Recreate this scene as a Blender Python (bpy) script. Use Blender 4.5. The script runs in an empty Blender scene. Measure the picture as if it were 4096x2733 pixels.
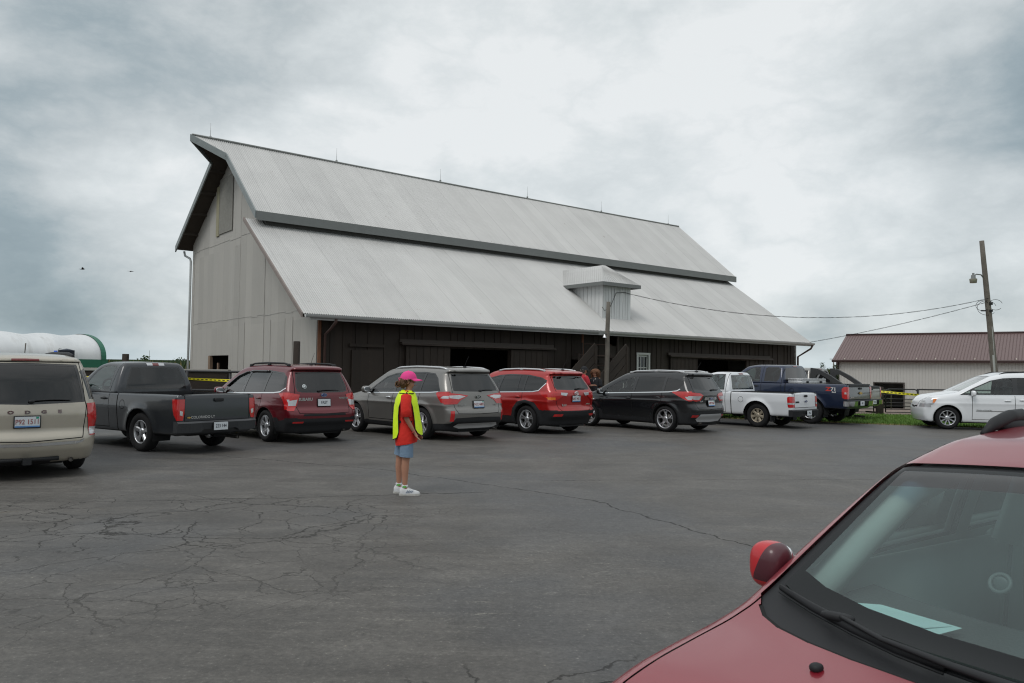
import bpy, bmesh, math, random
import numpy as np
from mathutils import Vector, Matrix
random.seed(7); RNG = np.random.default_rng(11)
S = bpy.context.scene; COL = S.collection
R_ = math.radians

# ---------------------------------------------------------------- camera, sky, sun, exposure
cd = bpy.data.cameras.new("camera"); cam = bpy.data.objects.new("camera", cd); COL.objects.link(cam)
cd.sensor_width = 36; cd.lens = 36 * 3150 / 4096; cd.clip_start = 0.05; cd.clip_end = 4000
cam.matrix_world = Matrix.Translation((0, 0, 1.6)) @ Matrix.Rotation(math.pi / 2 + math.atan(116 / 3150), 4, 'X') @ Matrix.Rotation(0.0135, 4, 'Z')
cd.dof.use_dof = True; cd.dof.focus_distance = 17; cd.dof.aperture_fstop = 13
S.camera = cam
S.cycles.filter_width = 1.15
S.view_settings.view_transform = 'Standard'; S.view_settings.look = 'None'
S.view_settings.exposure = 0.14; S.view_settings.gamma = 1
S.view_settings.use_curve_mapping = False

class NT:
    """tiny node helper"""
    def __init__(s, t): s.t = t; s.n = t.nodes; s.l = t.links
    def N(s, kind, **k):
        n = s.n.new(kind)
        for a, v in k.items(): setattr(n, a, v)
        return n
    def put(s, sock, v):
        if v is None: return
        if isinstance(v, bpy.types.NodeSocket): s.l.new(v, sock)
        elif isinstance(v, (tuple, list)) and len(v) == 3 and sock.type == 'RGBA': sock.default_value = (*v, 1)
        else: sock.default_value = v
    def m(s, op, a, b=None, c=None, clamp=False):
        n = s.N('ShaderNodeMath', operation=op); n.use_clamp = clamp
        for i, v in enumerate((a, b, c)): s.put(n.inputs[i], v)
        return n.outputs[0]
    def vm(s, op, a, b=None, sc=None):
        n = s.N('ShaderNodeVectorMath', operation=op); s.put(n.inputs[0], a); s.put(n.inputs[1], b)
        if sc is not None: s.put(n.inputs['Scale'], sc)
        return n.outputs['Value'] if op in ('DOT_PRODUCT', 'LENGTH', 'DISTANCE') else n.outputs[0]
    def mix(s, f, a, b):
        n = s.N('ShaderNodeMix', data_type='RGBA'); s.put(n.inputs[0], f); s.put(n.inputs[6], a); s.put(n.inputs[7], b)
        return n.outputs[2]
    def noise(s, vec, scale, det=4, rough=.5, dist=0., dim='3D'):
        n = s.N('ShaderNodeTexNoise', noise_dimensions=dim); s.put(n.inputs['Vector'], vec); n.inputs['Scale'].default_value = scale
        n.inputs['Detail'].default_value = det; n.inputs['Roughness'].default_value = rough; n.inputs['Distortion'].default_value = dist
        return n.outputs[0]
    def ramp(s, f, stops, interp='LINEAR'):
        n = s.N('ShaderNodeValToRGB'); s.put(n.inputs[0], f); cr = n.color_ramp; cr.interpolation = interp
        while len(cr.elements) < len(stops): cr.elements.new(.5)
        for e, (p, c) in zip(cr.elements, stops):
            e.position = p; e.color = (c, c, c, 1) if not isinstance(c, (tuple, list)) else (*c, 1)
        return n.outputs[0]
    def sm(s, v, a, b):
        n = s.N('ShaderNodeMapRange', interpolation_type='SMOOTHSTEP'); s.put(n.inputs[0], v)
        n.inputs[1].default_value = a; n.inputs[2].default_value = b; return n.outputs[0]
    def comb(s, x, y, z):
        n = s.N('ShaderNodeCombineXYZ'); s.put(n.inputs[0], x); s.put(n.inputs[1], y); s.put(n.inputs[2], z); return n.outputs[0]
    def sep(s, v):
        n = s.N('ShaderNodeSeparateXYZ'); s.put(n.inputs[0], v); return n.outputs

SUN_EL, SUN_AZ = R_(52), R_(215)      # azimuth clockwise from +Y
W = bpy.data.worlds.new("World"); S.world = W; W.use_nodes = True
t = NT(W.node_tree); t.n.clear()
sky = t.N('ShaderNodeTexSky', sky_type='NISHITA'); sky.sun_disc = False; sky.sun_elevation = SUN_EL; sky.sun_rotation = SUN_AZ
geo = t.N('ShaderNodeTexCoord').outputs['Generated']
d = t.vm('NORMALIZE', geo); sx, sy, sz = t.sep(d)
zz = t.m('ADD', t.m('MAXIMUM', sz, 0.0), 0.13)
flat = t.comb(t.m('DIVIDE', sx, zz), t.m('DIVIDE', sy, zz), 0.0)      # the cloud deck, seen in perspective
n1 = t.noise(t.vm('ADD', flat, (3.1, 1.2, 0)), 0.55, 4, .5, .2)
n2 = t.noise(t.vm('MULTIPLY', d, (2., 2., 4.4)), 1.15, 3, .45, .0)
n3 = t.m('ABSOLUTE', t.m('SUBTRACT', t.noise(t.vm('MULTIPLY', d, (3.0, 3.0, 5.6)), 1.9, 9, .60, .1), .5))
def lobe(dx, dy, dz, sh, gain):       # a thick or thin region of the deck in one direction of the sky
    v = Vector((dx, dy, dz)).normalized(); q = t.vm('DOT_PRODUCT', d, tuple(v))
    return t.m('MULTIPLY', t.m('POWER', t.m('MAXIMUM', q, 0.0), sh), gain)
br = t.m('ADD', t.m('MULTIPLY', t.m('SUBTRACT', n1, .5), .55), t.m('MULTIPLY', t.m('SUBTRACT', n2, .5), 1.5))
br = t.m('ADD', br, t.m('MULTIPLY', t.m('SUBTRACT', n3, .09), 1.15))
br = t.m('ADD', br, .835)
for a in [(-.69, 1, .16, 160, -.32), (-.58, 1, .045, 350, -.62), (-.62, 1, .42, 60, -.16), (.66, 1, .34, 120, -.30), (.58, 1, .13, 420, -.24),
          (.40, 1, .05, 700, -.36), (.36, 1, .20, 130, .16), (-.02, 1, .40, 40, .04), (-.50, 1, .20, 300, .16), (.62, 1, .21, 500, .26), (-.45, 1, .09, 500, -.18)]:
    br = t.m('ADD', br, lobe(*a))
cl = t.ramp(br, [(0.0, (.18, .24, .275)), (.34, (.31, .375, .405)), (.60, (.505, .55, .565)), (.84, (.66, .70, .71)), (1.0, (.77, .795, .80))])
back = t.m('MULTIPLY', t.sm(sy, .15, -.5), t.sm(sz, .50, .05))      # unseen darker bank added low behind the camera to deepen car and glass reflections
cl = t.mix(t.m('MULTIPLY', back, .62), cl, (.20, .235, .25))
zen = t.sm(sz, .45, 1.0)
cl = t.mix(zen, cl, (.84, .87, .88))
hz = t.sm(sz, .055, .0)
cl = t.mix(t.m('MULTIPLY', hz, .55), cl, (.56, .67, .73))
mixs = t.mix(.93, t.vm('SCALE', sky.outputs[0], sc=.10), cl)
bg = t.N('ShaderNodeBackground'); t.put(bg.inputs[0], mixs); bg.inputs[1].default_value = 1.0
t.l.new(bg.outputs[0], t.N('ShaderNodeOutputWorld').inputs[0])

sl = bpy.data.lights.new("sun", 'SUN'); sl.energy = .8; sl.angle = R_(22); sl.color = (1, .97, .93)
so = bpy.data.objects.new("sun", sl); COL.objects.link(so)
sd = Vector((math.sin(SUN_AZ) * math.cos(SUN_EL), math.cos(SUN_AZ) * math.cos(SUN_EL), math.sin(SUN_EL)))
so.rotation_euler = sd.to_track_quat('Z', 'Y').to_euler()

# ---------------------------------------------------------------- materials
MATS = {}
def mat(name, col=(.5, .5, .5), rough=.5, metal=0., coat=0., spec=.5, var=0., vscale=3., bump=0., bscale=40., build=None, trans=0.):
    if name in MATS: return MATS[name]
    m = bpy.data.materials.new(name); m.use_nodes = True; t = NT(m.node_tree)
    p = t.n['Principled BSDF']; p.inputs['Base Color'].default_value = (*col, 1); p.inputs['Roughness'].default_value = rough
    p.inputs['Metallic'].default_value = metal; p.inputs['Coat Weight'].default_value = coat; p.inputs['Coat Roughness'].default_value = .04
    p.inputs['Specular IOR Level'].default_value = spec
    oc = t.N('ShaderNodeTexCoord').outputs['Object']
    if var:
        nz = t.noise(oc, vscale, 5, .6)
        k = t.m('MULTIPLY_ADD', t.m('SUBTRACT', nz, .5), var * 2, 1.0)
        t.put(p.inputs['Base Color'], t.vm('SCALE', tuple(col), sc=k))
        t.put(p.inputs['Roughness'], t.m('MULTIPLY_ADD', t.m('SUBTRACT', nz, .5), var * .6, rough, clamp=True))
    if bump:
        b = t.N('ShaderNodeBump'); b.inputs['Strength'].default_value = bump; b.inputs['Distance'].default_value = .02
        t.put(b.inputs['Height'], t.noise(oc, bscale, 4)); t.l.new(b.outputs[0], p.inputs['Normal'])
    if build: build(t, p, oc)
    MATS[name] = m; return m

def paint(name, col, metal=.0, rough=.32, dirt=.06):
    def b(t, p, oc):
        nz = t.noise(oc, 2.2, 5, .65); z = t.sep(oc)[2]
        k = t.m('MULTIPLY_ADD', t.m('SUBTRACT', nz, .5), dirt * 2, 1.0)
        low = t.m('MULTIPLY', t.sm(t.m('ADD', z, t.m('MULTIPLY', nz, .4)), .80, .35), dirt * 1.5)   # road film along the sills
        t.put(p.inputs['Base Color'], t.mix(low, t.vm('SCALE', tuple(col), sc=k), (.16, .145, .125)))
        t.put(p.inputs['Coat Roughness'], t.m('MULTIPLY_ADD', nz, .08, .02))
    return mat(name, col, rough, metal, .8, .5, build=b)

def glass(name, tint, rough=.0, opac=.0):
    if name in MATS: return MATS[name]
    m = bpy.data.materials.new(name); m.use_nodes = True; t = NT(m.node_tree); t.n.clear()
    tr = t.N('ShaderNodeBsdfTransparent'); t.put(tr.inputs[0], tuple(tint))
    gl = t.N('ShaderNodeBsdfGlossy'); t.put(gl.inputs[0], (1., 1., 1.)); gl.inputs[1].default_value = rough
    lw = t.N('ShaderNodeFresnel'); lw.inputs[0].default_value = 1.52
    mx = t.N('ShaderNodeMixShader'); t.l.new(t.m('MULTIPLY', lw.outputs[0], 1.15 if opac else 1.4, clamp=True), mx.inputs[0]); t.l.new(tr.outputs[0], mx.inputs[1]); t.l.new(gl.outputs[0], mx.inputs[2])
    o = t.N('ShaderNodeOutputMaterial')
    if opac:      # a film of dust, its teal colour painting sky-reflection haze onto the pane
        df = t.N('ShaderNodeBsdfDiffuse'); t.put(df.inputs[0], (.28, .47, .47)); m2 = t.N('ShaderNodeMixShader')
        nz = t.noise(t.N('ShaderNodeTexCoord').outputs['Object'], 3., 4)
        t.put(m2.inputs[0], t.m('MULTIPLY', nz, opac * 2)); t.l.new(mx.outputs[0], m2.inputs[1]); t.l.new(df.outputs[0], m2.inputs[2]); t.l.new(m2.outputs[0], o.inputs[0])
    else: t.l.new(mx.outputs[0], o.inputs[0])
    MATS[name] = m; return m

BLACK = mat("black_plastic", (.016, .017, .019), .6, spec=.35, var=.15)
TRIM = mat("gloss_black_trim", (.008, .008, .009), .15, coat=.6)
SEAM = mat("panel_gap", (.006, .006, .006), .9)
UNDER = mat("underbody", (.012, .012, .013), .85)
RUBBER = mat("tyre_rubber", (.016, .016, .017), .85, spec=.25, var=.25, vscale=9, bump=.3, bscale=60)
CHROME = mat("chrome", (.78, .79, .8), .12, metal=1., var=.05)
ALLOY = mat("alloy", (.56, .57, .59), .3, metal=.85, var=.1)
SATIN = mat("satin_silver", (.62, .63, .64), .35, metal=.6, var=.05)
DGLASS = glass("privacy_glass", (.035, .04, .045))
CGLASS = glass("clear_glass", (.72, .84, .82))
WGLASS = glass("windshield_glass", (.80, .93, .91), opac=.07)
REDL = mat("red_lens", (.50, .012, .012), .18, coat=1., var=.35, vscale=14)
DREDL = mat("dark_red_lens", (.16, .008, .008), .18, coat=1., var=.3, vscale=14)
CLEARL = mat("clear_lens", (.55, .56, .58), .15, metal=.3, coat=1., var=.3, vscale=20)
AMBER = mat("amber_lens", (.75, .2, .02), .2, coat=1., var=.2, vscale=14)
SEATM = mat("seat_fabric", (.035, .036, .037), .9, var=.2)
SEATG = mat("grey_seat_fabric", (.17, .18, .175), .9, var=.15, vscale=6)
DISC = mat("brake_disc", (.11, .105, .1), .5, metal=.7)
PLATEW = mat("plate_white", (.62, .66, .69), .4, var=.06)
PLATET = mat("plate_red_ink", (.28, .05, .04), .5)
PLATEK = mat("plate_dark_ink", (.03, .035, .05), .5)
PLATEB = mat("plate_blue_band", (.10, .24, .50), .5)

# ---------------------------------------------------------------- object helpers
def tag(o, label=None, cat=None, group=None, kind=None):
    for k, v in (('label', label), ('category', cat), ('group', group), ('kind', kind)):
        if v: o[k] = v
    return o
def empty(name, loc=(0, 0, 0), rz=0., label=None, cat=None, group=None):
    o = bpy.data.objects.new(name, None); COL.objects.link(o); o.location = loc; o.rotation_euler = (0, 0, rz); o.empty_display_size = .2
    return tag(o, label, cat, group)
def mesh_obj(name, V, F, m, parent=None, smooth=False, loc=None, rot=None, normals=None, mi=None):
    me = bpy.data.meshes.new(name); me.from_pydata([tuple(map(float, v)) for v in V], [], [tuple(map(int, f)) for f in F])
    for mm in (m if isinstance(m, (list, tuple)) else [m]): me.materials.append(mm)
    if mi is not None: me.polygons.foreach_set('material_index', mi)
    if smooth: me.polygons.foreach_set('use_smooth', [True] * len(me.polygons))
    me.update()
    if normals is not None: me.normals_split_custom_set_from_vertices([tuple(n) for n in normals])
    o = bpy.data.objects.new(name, me); COL.objects.link(o)
    if parent: o.parent = parent
    if loc is not None: o.location = loc
    if rot is not None: o.rotation_euler = rot
    return o

class MB:
    """collects shapes into one mesh"""
    def __init__(s): s.V = []; s.F = []; s.S = []; s.MI = []; s.cur = 0
    def add(s, V, F, smooth=False, M=None):
        k = len(s.V)
        if M is not None: V = [M @ Vector(v) for v in V]
        s.V += [tuple(v) for v in V]; s.F += [tuple(i + k for i in f) for f in F]; s.S += [smooth] * len(F); s.MI += [s.cur] * len(F); return s
    def box(s, c, d, rz=0., bev=0., M=None, rot=None):
        x, y, z = d[0] / 2, d[1] / 2, d[2] / 2
        RM = Matrix.Translation(c) @ (rot if rot is not None else Matrix.Rotation(rz, 4, 'Z'))
        if M is not None: RM = M @ RM
        if bev > 0:
            b = min(bev, x * .95, y * .95, z * .95); V = []; idx = {}
            for sx_ in (-1, 1):
                for sy_ in (-1, 1):
                    for sz_ in (-1, 1):
                        for a in range(3):
                            p = [sx_ * (x - b), sy_ * (y - b), sz_ * (z - b)]; p[a] = (sx_ * x, sy_ * y, sz_ * z)[a]
                            idx[(sx_, sy_, sz_, a)] = len(V); V.append(p)
            F = []
            for a in range(3):
                o1, o2 = (a + 1) % 3, (a + 2) % 3
                for sg in (-1, 1):
                    q = []
                    for (i, j) in ((-1, -1), (1, -1), (1, 1), (-1, 1)):
                        kk = [0, 0, 0]; kk[a] = sg; kk[o1] = i; kk[o2] = j; q.append(idx[(*kk, a)])
                    F.append(q if sg > 0 else q[::-1])
            for a in range(3):
                o1, o2 = (a + 1) % 3, (a + 2) % 3
                for i in (-1, 1):
                    for j in (-1, 1):
                        k0 = [0, 0, 0]; k1 = [0, 0, 0]; k0[a] = -1; k1[a] = 1; k0[o1] = k1[o1] = i; k0[o2] = k1[o2] = j
                        q = [idx[(*k0, o1)], idx[(*k1, o1)], idx[(*k1, o2)], idx[(*k0, o2)]]
                        F.append(q if i * j < 0 else q[::-1])
            for k, _ in list(idx.items()):
                if k[3] == 0:
                    q = [idx[(k[0], k[1], k[2], a)] for a in range(3)]; F.append(q if k[0] * k[1] * k[2] > 0 else q[::-1])
            return s.add(V, F, True, RM)
        V = [(i * x, j * y, k * z) for i in (-1, 1) for j in (-1, 1) for k in (-1, 1)]
        return s.add(V, [(0, 1, 3, 2), (4, 6, 7, 5), (0, 4, 5, 1), (2, 3, 7, 6), (0, 2, 6, 4), (1, 5, 7, 3)], False, RM)
    def tube(s, pts, r, n=8, caps=True, flat=1.):
        pts = [Vector(p) for p in pts]; V = []; F = []; rr = r if isinstance(r, (list, tuple)) else [r] * len(pts); up = None
        for i, p in enumerate(pts):
            tg = (pts[min(i + 1, len(pts) - 1)] - pts[max(i - 1, 0)]).normalized()
            if up is None: up = Vector((0, 0, 1)) if abs(tg.z) < .9 else Vector((0, 1, 0))
            a = tg.cross(up).normalized(); b = a.cross(tg).normalized(); up = b
            for k in range(n):
                an = 2 * math.pi * k / n; V.append(p + a * math.cos(an) * rr[i] + b * math.sin(an) * rr[i] * flat)
        for i in range(len(pts) - 1):
            for k in range(n): F.append((i * n + k, i * n + (k + 1) % n, (i + 1) * n + (k + 1) % n, (i + 1) * n + k))
        if caps: F.append(tuple(range(n))[::-1]); F.append(tuple(range((len(pts) - 1) * n, len(pts) * n)))
        return s.add(V, F, True)
    def lathe(s, prof_, n=32, M=None, axis='Y'):
        V = []; F = []
        for (r, h) in prof_:
            for k in range(n):
                a = 2 * math.pi * k / n
                V.append((r * math.cos(a), h, r * math.sin(a)) if axis == 'Y' else (r * math.cos(a), r * math.sin(a), h))
        for i in range(len(prof_) - 1):
            for k in range(n):
                q = (i * n + k, i * n + (k + 1) % n, (i + 1) * n + (k + 1) % n, (i + 1) * n + k); F.append(q)
        return s.add(V, F, True, M)
    def prism(s, poly, z0, z1, M=None, smooth=False):      # polygon in xy, extruded along z
        n = len(poly); V = [(x, y, z0) for x, y in poly] + [(x, y, z1) for x, y in poly]
        F = [tuple(range(n))[::-1], tuple(range(n, 2 * n))] + [(i, (i + 1) % n, n + (i + 1) % n, n + i) for i in range(n)]
        return s.add(V, F, smooth, M)
    def blob(s, c, d, e=2.6, n=14, m=8, M=None, rz=0.):      # rounded box (superellipsoid)
        V = []; F = []
        def pw(v): return math.copysign(abs(v) ** (2 / e), v)
        for i in range(m + 1):
            ph = -math.pi / 2 + math.pi * i / m
            for k in range(n):
                th = 2 * math.pi * k / n
                V.append((d[0] / 2 * pw(math.cos(ph)) * pw(math.cos(th)), d[1] / 2 * pw(math.cos(ph)) * pw(math.sin(th)), d[2] / 2 * pw(math.sin(ph))))
        for i in range(m):
            for k in range(n): F.append((i * n + k, i * n + (k + 1) % n, (i + 1) * n + (k + 1) % n, (i + 1) * n + k))
        RM = Matrix.Translation(c) @ Matrix.Rotation(rz, 4, 'Z')
        return s.add(V, F, True, (M @ RM) if M is not None else RM)
    def build(s, name, m, parent=None, loc=None, rot=None):
        o = mesh_obj(name, s.V, s.F, m, parent, loc=loc, rot=rot, mi=s.MI)
        o.data.polygons.foreach_set('use_smooth', s.S)
        return o

def text_mesh(name, body, size, m, parent, M, spacing=1., bold=.0, depth=.002, sx_=1.):
    cu = bpy.data.curves.new(name, 'FONT'); cu.body = body; cu.size = size; cu.align_x = 'CENTER'; cu.align_y = 'CENTER'
    cu.space_character = spacing; cu.extrude = depth; cu.offset = bold; cu.resolution_u = 3
    o = bpy.data.objects.new(name, cu); COL.objects.link(o)
    bpy.context.view_layer.update()
    me = bpy.data.meshes.new_from_object(o.evaluated_get(bpy.context.evaluated_depsgraph_get()))
    bpy.data.objects.remove(o); bpy.data.curves.remove(cu)
    me.name = name; me.materials.clear(); me.materials.append(m); me.transform(M @ Matrix.Scale(sx_, 4, (1, 0, 0)))
    r = bpy.data.objects.new(name, me); COL.objects.link(r); r.parent = parent; return r
# ---------------------------------------------------------------- vehicle bodies
def prof(pts, s=.03):
    xs = np.array([p[0] for p in pts], float); ys = np.array([p[1] for p in pts], float)
    g = np.arange(xs[0] - .6, xs[-1] + .6, .008); v = np.interp(g, xs, ys)
    if s > 0:
        k = int(s * 3 / .008) + 1; w = np.exp(-.5 * (np.arange(-k, k + 1) * .008 / s) ** 2); w /= w.sum()
        v = np.convolve(np.pad(v, k, mode='edge'), w, mode='valid')
    return lambda x: np.interp(x, g, v)
def smax(a, b, k):
    h = np.clip(k - np.abs(a - b), 0, None) / k
    return np.maximum(a, b) + h * h * k / 4

def body_f(s):
    """implicit body: sides, tail, nose and top blended with rounded edges"""
    zt, xr, xf, belt = prof(s['top'], s.get('ts', .05)), prof(s['rear'], s.get('rs', .018)), prof(s['front'], .04), prof(s['belt'], .1)
    sec, plan = prof(s['sec'], .03), prof(s['plan'], .12); hw = s['W'] / 2; z0, zl = s.get('z0', .2), s.get('zl', .22)
    tum, tum2 = s.get('tum', .26), s.get('tum2', .18); cr, cf, crown = s.get('cr', .07), s.get('cf', .16), s.get('crown', .05)
    kt, kr, kf = s.get('kt', .09), s.get('kr', .16), s.get('kf', .22); fl, fr_ = s.get('flare', .02), s['tyre_r'] + .07
    arches = [(0., s['tyre_r']), (s['wb'], s['tyre_r'])]; creases = s.get('crease', [])
    def f(P):
        x, y, z = P[:, 0], P[:, 1], P[:, 2]; b = belt(x); tt = np.clip((z - z0) / (b - z0), -.2, 1.)
        Y = hw * plan(x) * sec(tt); o = np.clip(z - b, 0, None); Y = Y - o * tum - o * o * tum2
        for ax, az in arches:
            r = np.hypot(x - ax, z - az); Y = Y + fl * np.exp(-((r - fr_) / .075) ** 2) * (z < b)
        for (cz0, cz1, dep, wd) in creases: Y = Y + dep * np.exp(-((z - (cz0 + (cz1 - cz0) * x / s['wb'])) / wd) ** 2)
        v = smax(y - Y, z - (zt(x) - crown * y * y), kt)
        v = smax(v, xr(z) + cr * y * y - x, kr) if 1 else v
        v = smax(v, x - (xf(z) - cf * y * y), kf)
        return smax(v, zl - z, .06)
    return f

class Shell:
    def __init__(s, f, lo, hi, ilo, ihi, step):
        s.f = f; n = [max(4, int(round((hi[i] - lo[i]) / step))) for i in range(3)]; nx, ny, nz = n
        idx = {}; A = []
        def vid(i, j, k):
            q = (i, j, k)
            if q not in idx: idx[q] = len(A); A.append((i / nx, j / ny, k / nz))
            return idx[q]
        F = []
        for i in range(nx):
            for k in range(nz): F.append((vid(i, ny, k), vid(i, ny, k + 1), vid(i + 1, ny, k + 1), vid(i + 1, ny, k)))
        for j in range(ny):
            for k in range(nz):
                F.append((vid(0, j, k), vid(0, j, k + 1), vid(0, j + 1, k + 1), vid(0, j + 1, k)))
                F.append((vid(nx, j, k), vid(nx, j + 1, k), vid(nx, j + 1, k + 1), vid(nx, j, k + 1)))
        for i in range(nx):
            for j in range(ny):
                F.append((vid(i, j, nz), vid(i + 1, j, nz), vid(i + 1, j + 1, nz), vid(i, j + 1, nz)))
                F.append((vid(i, j, 0), vid(i, j + 1, 0), vid(i + 1, j + 1, 0), vid(i + 1, j, 0)))
        A = np.array(A); lo, hi, ilo, ihi = map(np.array, (lo, hi, ilo, ihi))
        p0 = ilo + A * (ihi - ilo); p1 = lo + A * (hi - lo); a = np.zeros(len(A)); b = np.ones(len(A)) * 1.25
        for _ in range(34):
            m = (a + b) / 2; v = f(p0 + (p1 - p0) * m[:, None]); a = np.where(v < 0, m, a); b = np.where(v < 0, b, m)
        P = p0 + (p1 - p0) * a[:, None]
        s.V = [tuple(p) for p in P]; s.F = [list(q) for q in F]; s.T = ['body'] * len(F); s.mid = {}
    def patch(s, view, poly, tg, only=None, minn=.12, rng=None):
        ax, na, sg = {'side': ((0, 2), 1, 1), 'rear': ((1, 2), 0, -1), 'front': ((1, 2), 0, 1), 'top': ((0, 1), 2, 1)}[view]
        PV = np.array(s.V); poly = [tuple(map(float, p)) for p in poly]; pa = np.array(poly)
        mx = max(len(q) for q in s.F); ids = np.array([q + [q[-1]] * (mx - len(q)) for q in s.F]); Q = PV[ids]
        mn_, mxx = Q.min(1), Q.max(1)
        nrm = np.cross(Q[:, 1] - Q[:, 0], Q[:, 2] - Q[:, 0]); nrm /= (np.linalg.norm(nrm, axis=1)[:, None] + 1e-12)
        ok = (nrm[:, na] * sg > minn)
        for i, a in enumerate(ax): ok &= (mn_[:, a] < pa[:, i].max() + .002) & (mxx[:, a] > pa[:, i].min() - .002)
        if rng: ok &= (mn_[:, rng[0]] < rng[2]) & (mxx[:, rng[0]] > rng[1])
        only = only if only is None or isinstance(only, (list, tuple)) else [only]
        cand = [int(i) for i in np.nonzero(ok)[0] if (only is None or s.T[i] in only) and s.T[i] != 'cut']
        n = len(poly); X, Y = ax
        for e in range(n):
            (ax_, ay_), (bx_, by_) = poly[e], poly[(e + 1) % n]; dx, dy = bx_ - ax_, by_ - ay_; L = math.hypot(dx, dy)
            if L < 1e-6: continue
            dx /= L; dy /= L; lx, hx, ly, hy = min(ax_, bx_) - .004, max(ax_, bx_) + .004, min(ay_, by_) - .004, max(ay_, by_) + .004
            new = []
            for fi in cand:
                q = s.F[fi]; px = [s.V[v][X] for v in q]; py = [s.V[v][Y] for v in q]
                if max(px) < lx or min(px) > hx or max(py) < ly or min(py) > hy: continue
                dd = [(a - ax_) * dy - (b - ay_) * dx for a, b in zip(px, py)]
                if min(dd) > -1e-5 or max(dd) < 1e-5: continue
                A_, B_ = [], []
                for k in range(len(q)):
                    v0, v1, d0, d1 = q[k], q[(k + 1) % len(q)], dd[k], dd[(k + 1) % len(q)]
                    if d0 >= -1e-5: A_.append(v0)
                    if d0 <= 1e-5: B_.append(v0)
                    if (d0 > 1e-5 and d1 < -1e-5) or (d0 < -1e-5 and d1 > 1e-5):
                        t_ = d0 / (d0 - d1); p0, p1 = s.V[v0], s.V[v1]
                        key = (min(v0, v1), max(v0, v1), round(t_ if v0 < v1 else 1 - t_, 4))
                        if key not in s.mid: s.mid[key] = len(s.V); s.V.append(tuple(p0[i] + (p1[i] - p0[i]) * t_ for i in range(3)))
                        A_.append(s.mid[key]); B_.append(s.mid[key])
                if len(A_) > 2 and len(B_) > 2:
                    s.F[fi] = A_; new.append(len(s.F)); s.F.append(B_); s.T.append(s.T[fi])
            cand += new
        for fi in cand:
            q = s.F[fi]; cx = sum(s.V[v][X] for v in q) / len(q); cy = sum(s.V[v][Y] for v in q) / len(q); c = False; j = n - 1
            for i in range(n):
                if (poly[i][1] > cy) != (poly[j][1] > cy) and cx < (poly[j][0] - poly[i][0]) * (cy - poly[i][1]) / (poly[j][1] - poly[i][1]) + poly[i][0]: c = not c
                j = i
            if c: s.T[fi] = tg
    def strip(s, view, pts, w, tg, only=None, **k):
        for (a, b) in zip(pts[:-1], pts[1:]):
            d_ = Vector((b[0] - a[0], b[1] - a[1])).normalized() * (w / 2); nn = (-d_.y, d_.x)
            s.patch(view, [(a[0] + nn[0] - d_.x, a[1] + nn[1] - d_.y), (b[0] + nn[0] + d_.x, b[1] + nn[1] + d_.y), (b[0] - nn[0] + d_.x, b[1] - nn[1] + d_.y), (a[0] - nn[0] - d_.x, a[1] - nn[1] - d_.y)], tg, only, **k)
    def normals(s, P):
        h = .004; G = np.zeros_like(P)
        for i in range(3):
            e = np.zeros(3); e[i] = h; G[:, i] = s.f(P + e) - s.f(P - e)
        G /= (np.linalg.norm(G, axis=1)[:, None] + 1e-12); return G
    def surf(s, x=None, y=None, z=None, side='side'):
        """a point on the skin: side -> y for (x,z), rear -> x for (y,z), top -> z for (x,y)"""
        a, b = {'side': (0., 1.3), 'rear': (1.2, -2.2), 'top': (.5, 2.4), 'front': (2.2, 6.)}[side]
        if 'r0' in s.__dict__ and side == 'rear': a = s.r0
        for _ in range(40):
            m = (a + b) / 2; p = {'side': (x, m, z), 'rear': (m, y, z), 'top': (x, y, m), 'front': (m, y, z)}[side]
            v = s.f(np.array([p], float))[0]; a, b = (m, b) if v < 0 else (a, m)
        return a
    def emit(s, table, root, half=True):
        """table: tag -> (object name, [materials], inset, both sides as one mesh?) ; 'seam' and friends ride on the body mesh"""
        P = np.array(s.V); Nn = s.normals(P); out = {}
        groups = {}
        for fi, tg in enumerate(s.T):
            if tg == 'cut': continue
            groups.setdefault(tg, []).append(fi)
        merged = {}
        for tg, fs in groups.items():
            spec = table.get(tg, (tg, BLACK, 0, True)); key = spec[0] if len(spec) < 5 else spec[4]
            merged.setdefault(key, []).append((tg, fs, spec))
        for key, lst in merged.items():
            spec0 = lst[0][2]; one = spec0[3]
            for side in ((0,) if one else (1, -1)):
                V, F, NN, MI, ms = [], [], [], [], []
                for tg, fs, spec in lst:
                    if spec[1] not in ms: ms.append(spec[1])
                    mi = ms.index(spec[1]); ins = spec[2]
                    for sg in ((1, -1) if one else (side,)):
                        mp = {}
                        for fi in fs:
                            q = []
                            for v in s.F[fi]:
                                if v not in mp:
                                    p = P[v] - Nn[v] * ins; n_ = Nn[v]
                                    if abs(P[v][1]) < 1e-6: p = np.array([p[0], 0., p[2]])
                                    mp[v] = len(V); V.append((p[0], p[1] * sg, p[2])); NN.append((n_[0], n_[1] * sg, n_[2]))
                                q.append(mp[v])
                            F.append(q if sg > 0 else q[::-1]); MI.append(mi)
                name = spec0[0]; par = root
                o = mesh_obj(name, V, F, ms, None, True, normals=NN, mi=MI)
                out[(key, side)] = (o, spec0)
        for (key, side), (o, spec) in out.items():
            pk = spec[5] if len(spec) > 5 else None; par = root
            if pk:
                for cand in ((pk, side), (pk, 0)):
                    if cand in out: par = out[cand][0]; break
            o.parent = par
        return {k: v[0] for k, v in out.items()}

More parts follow.
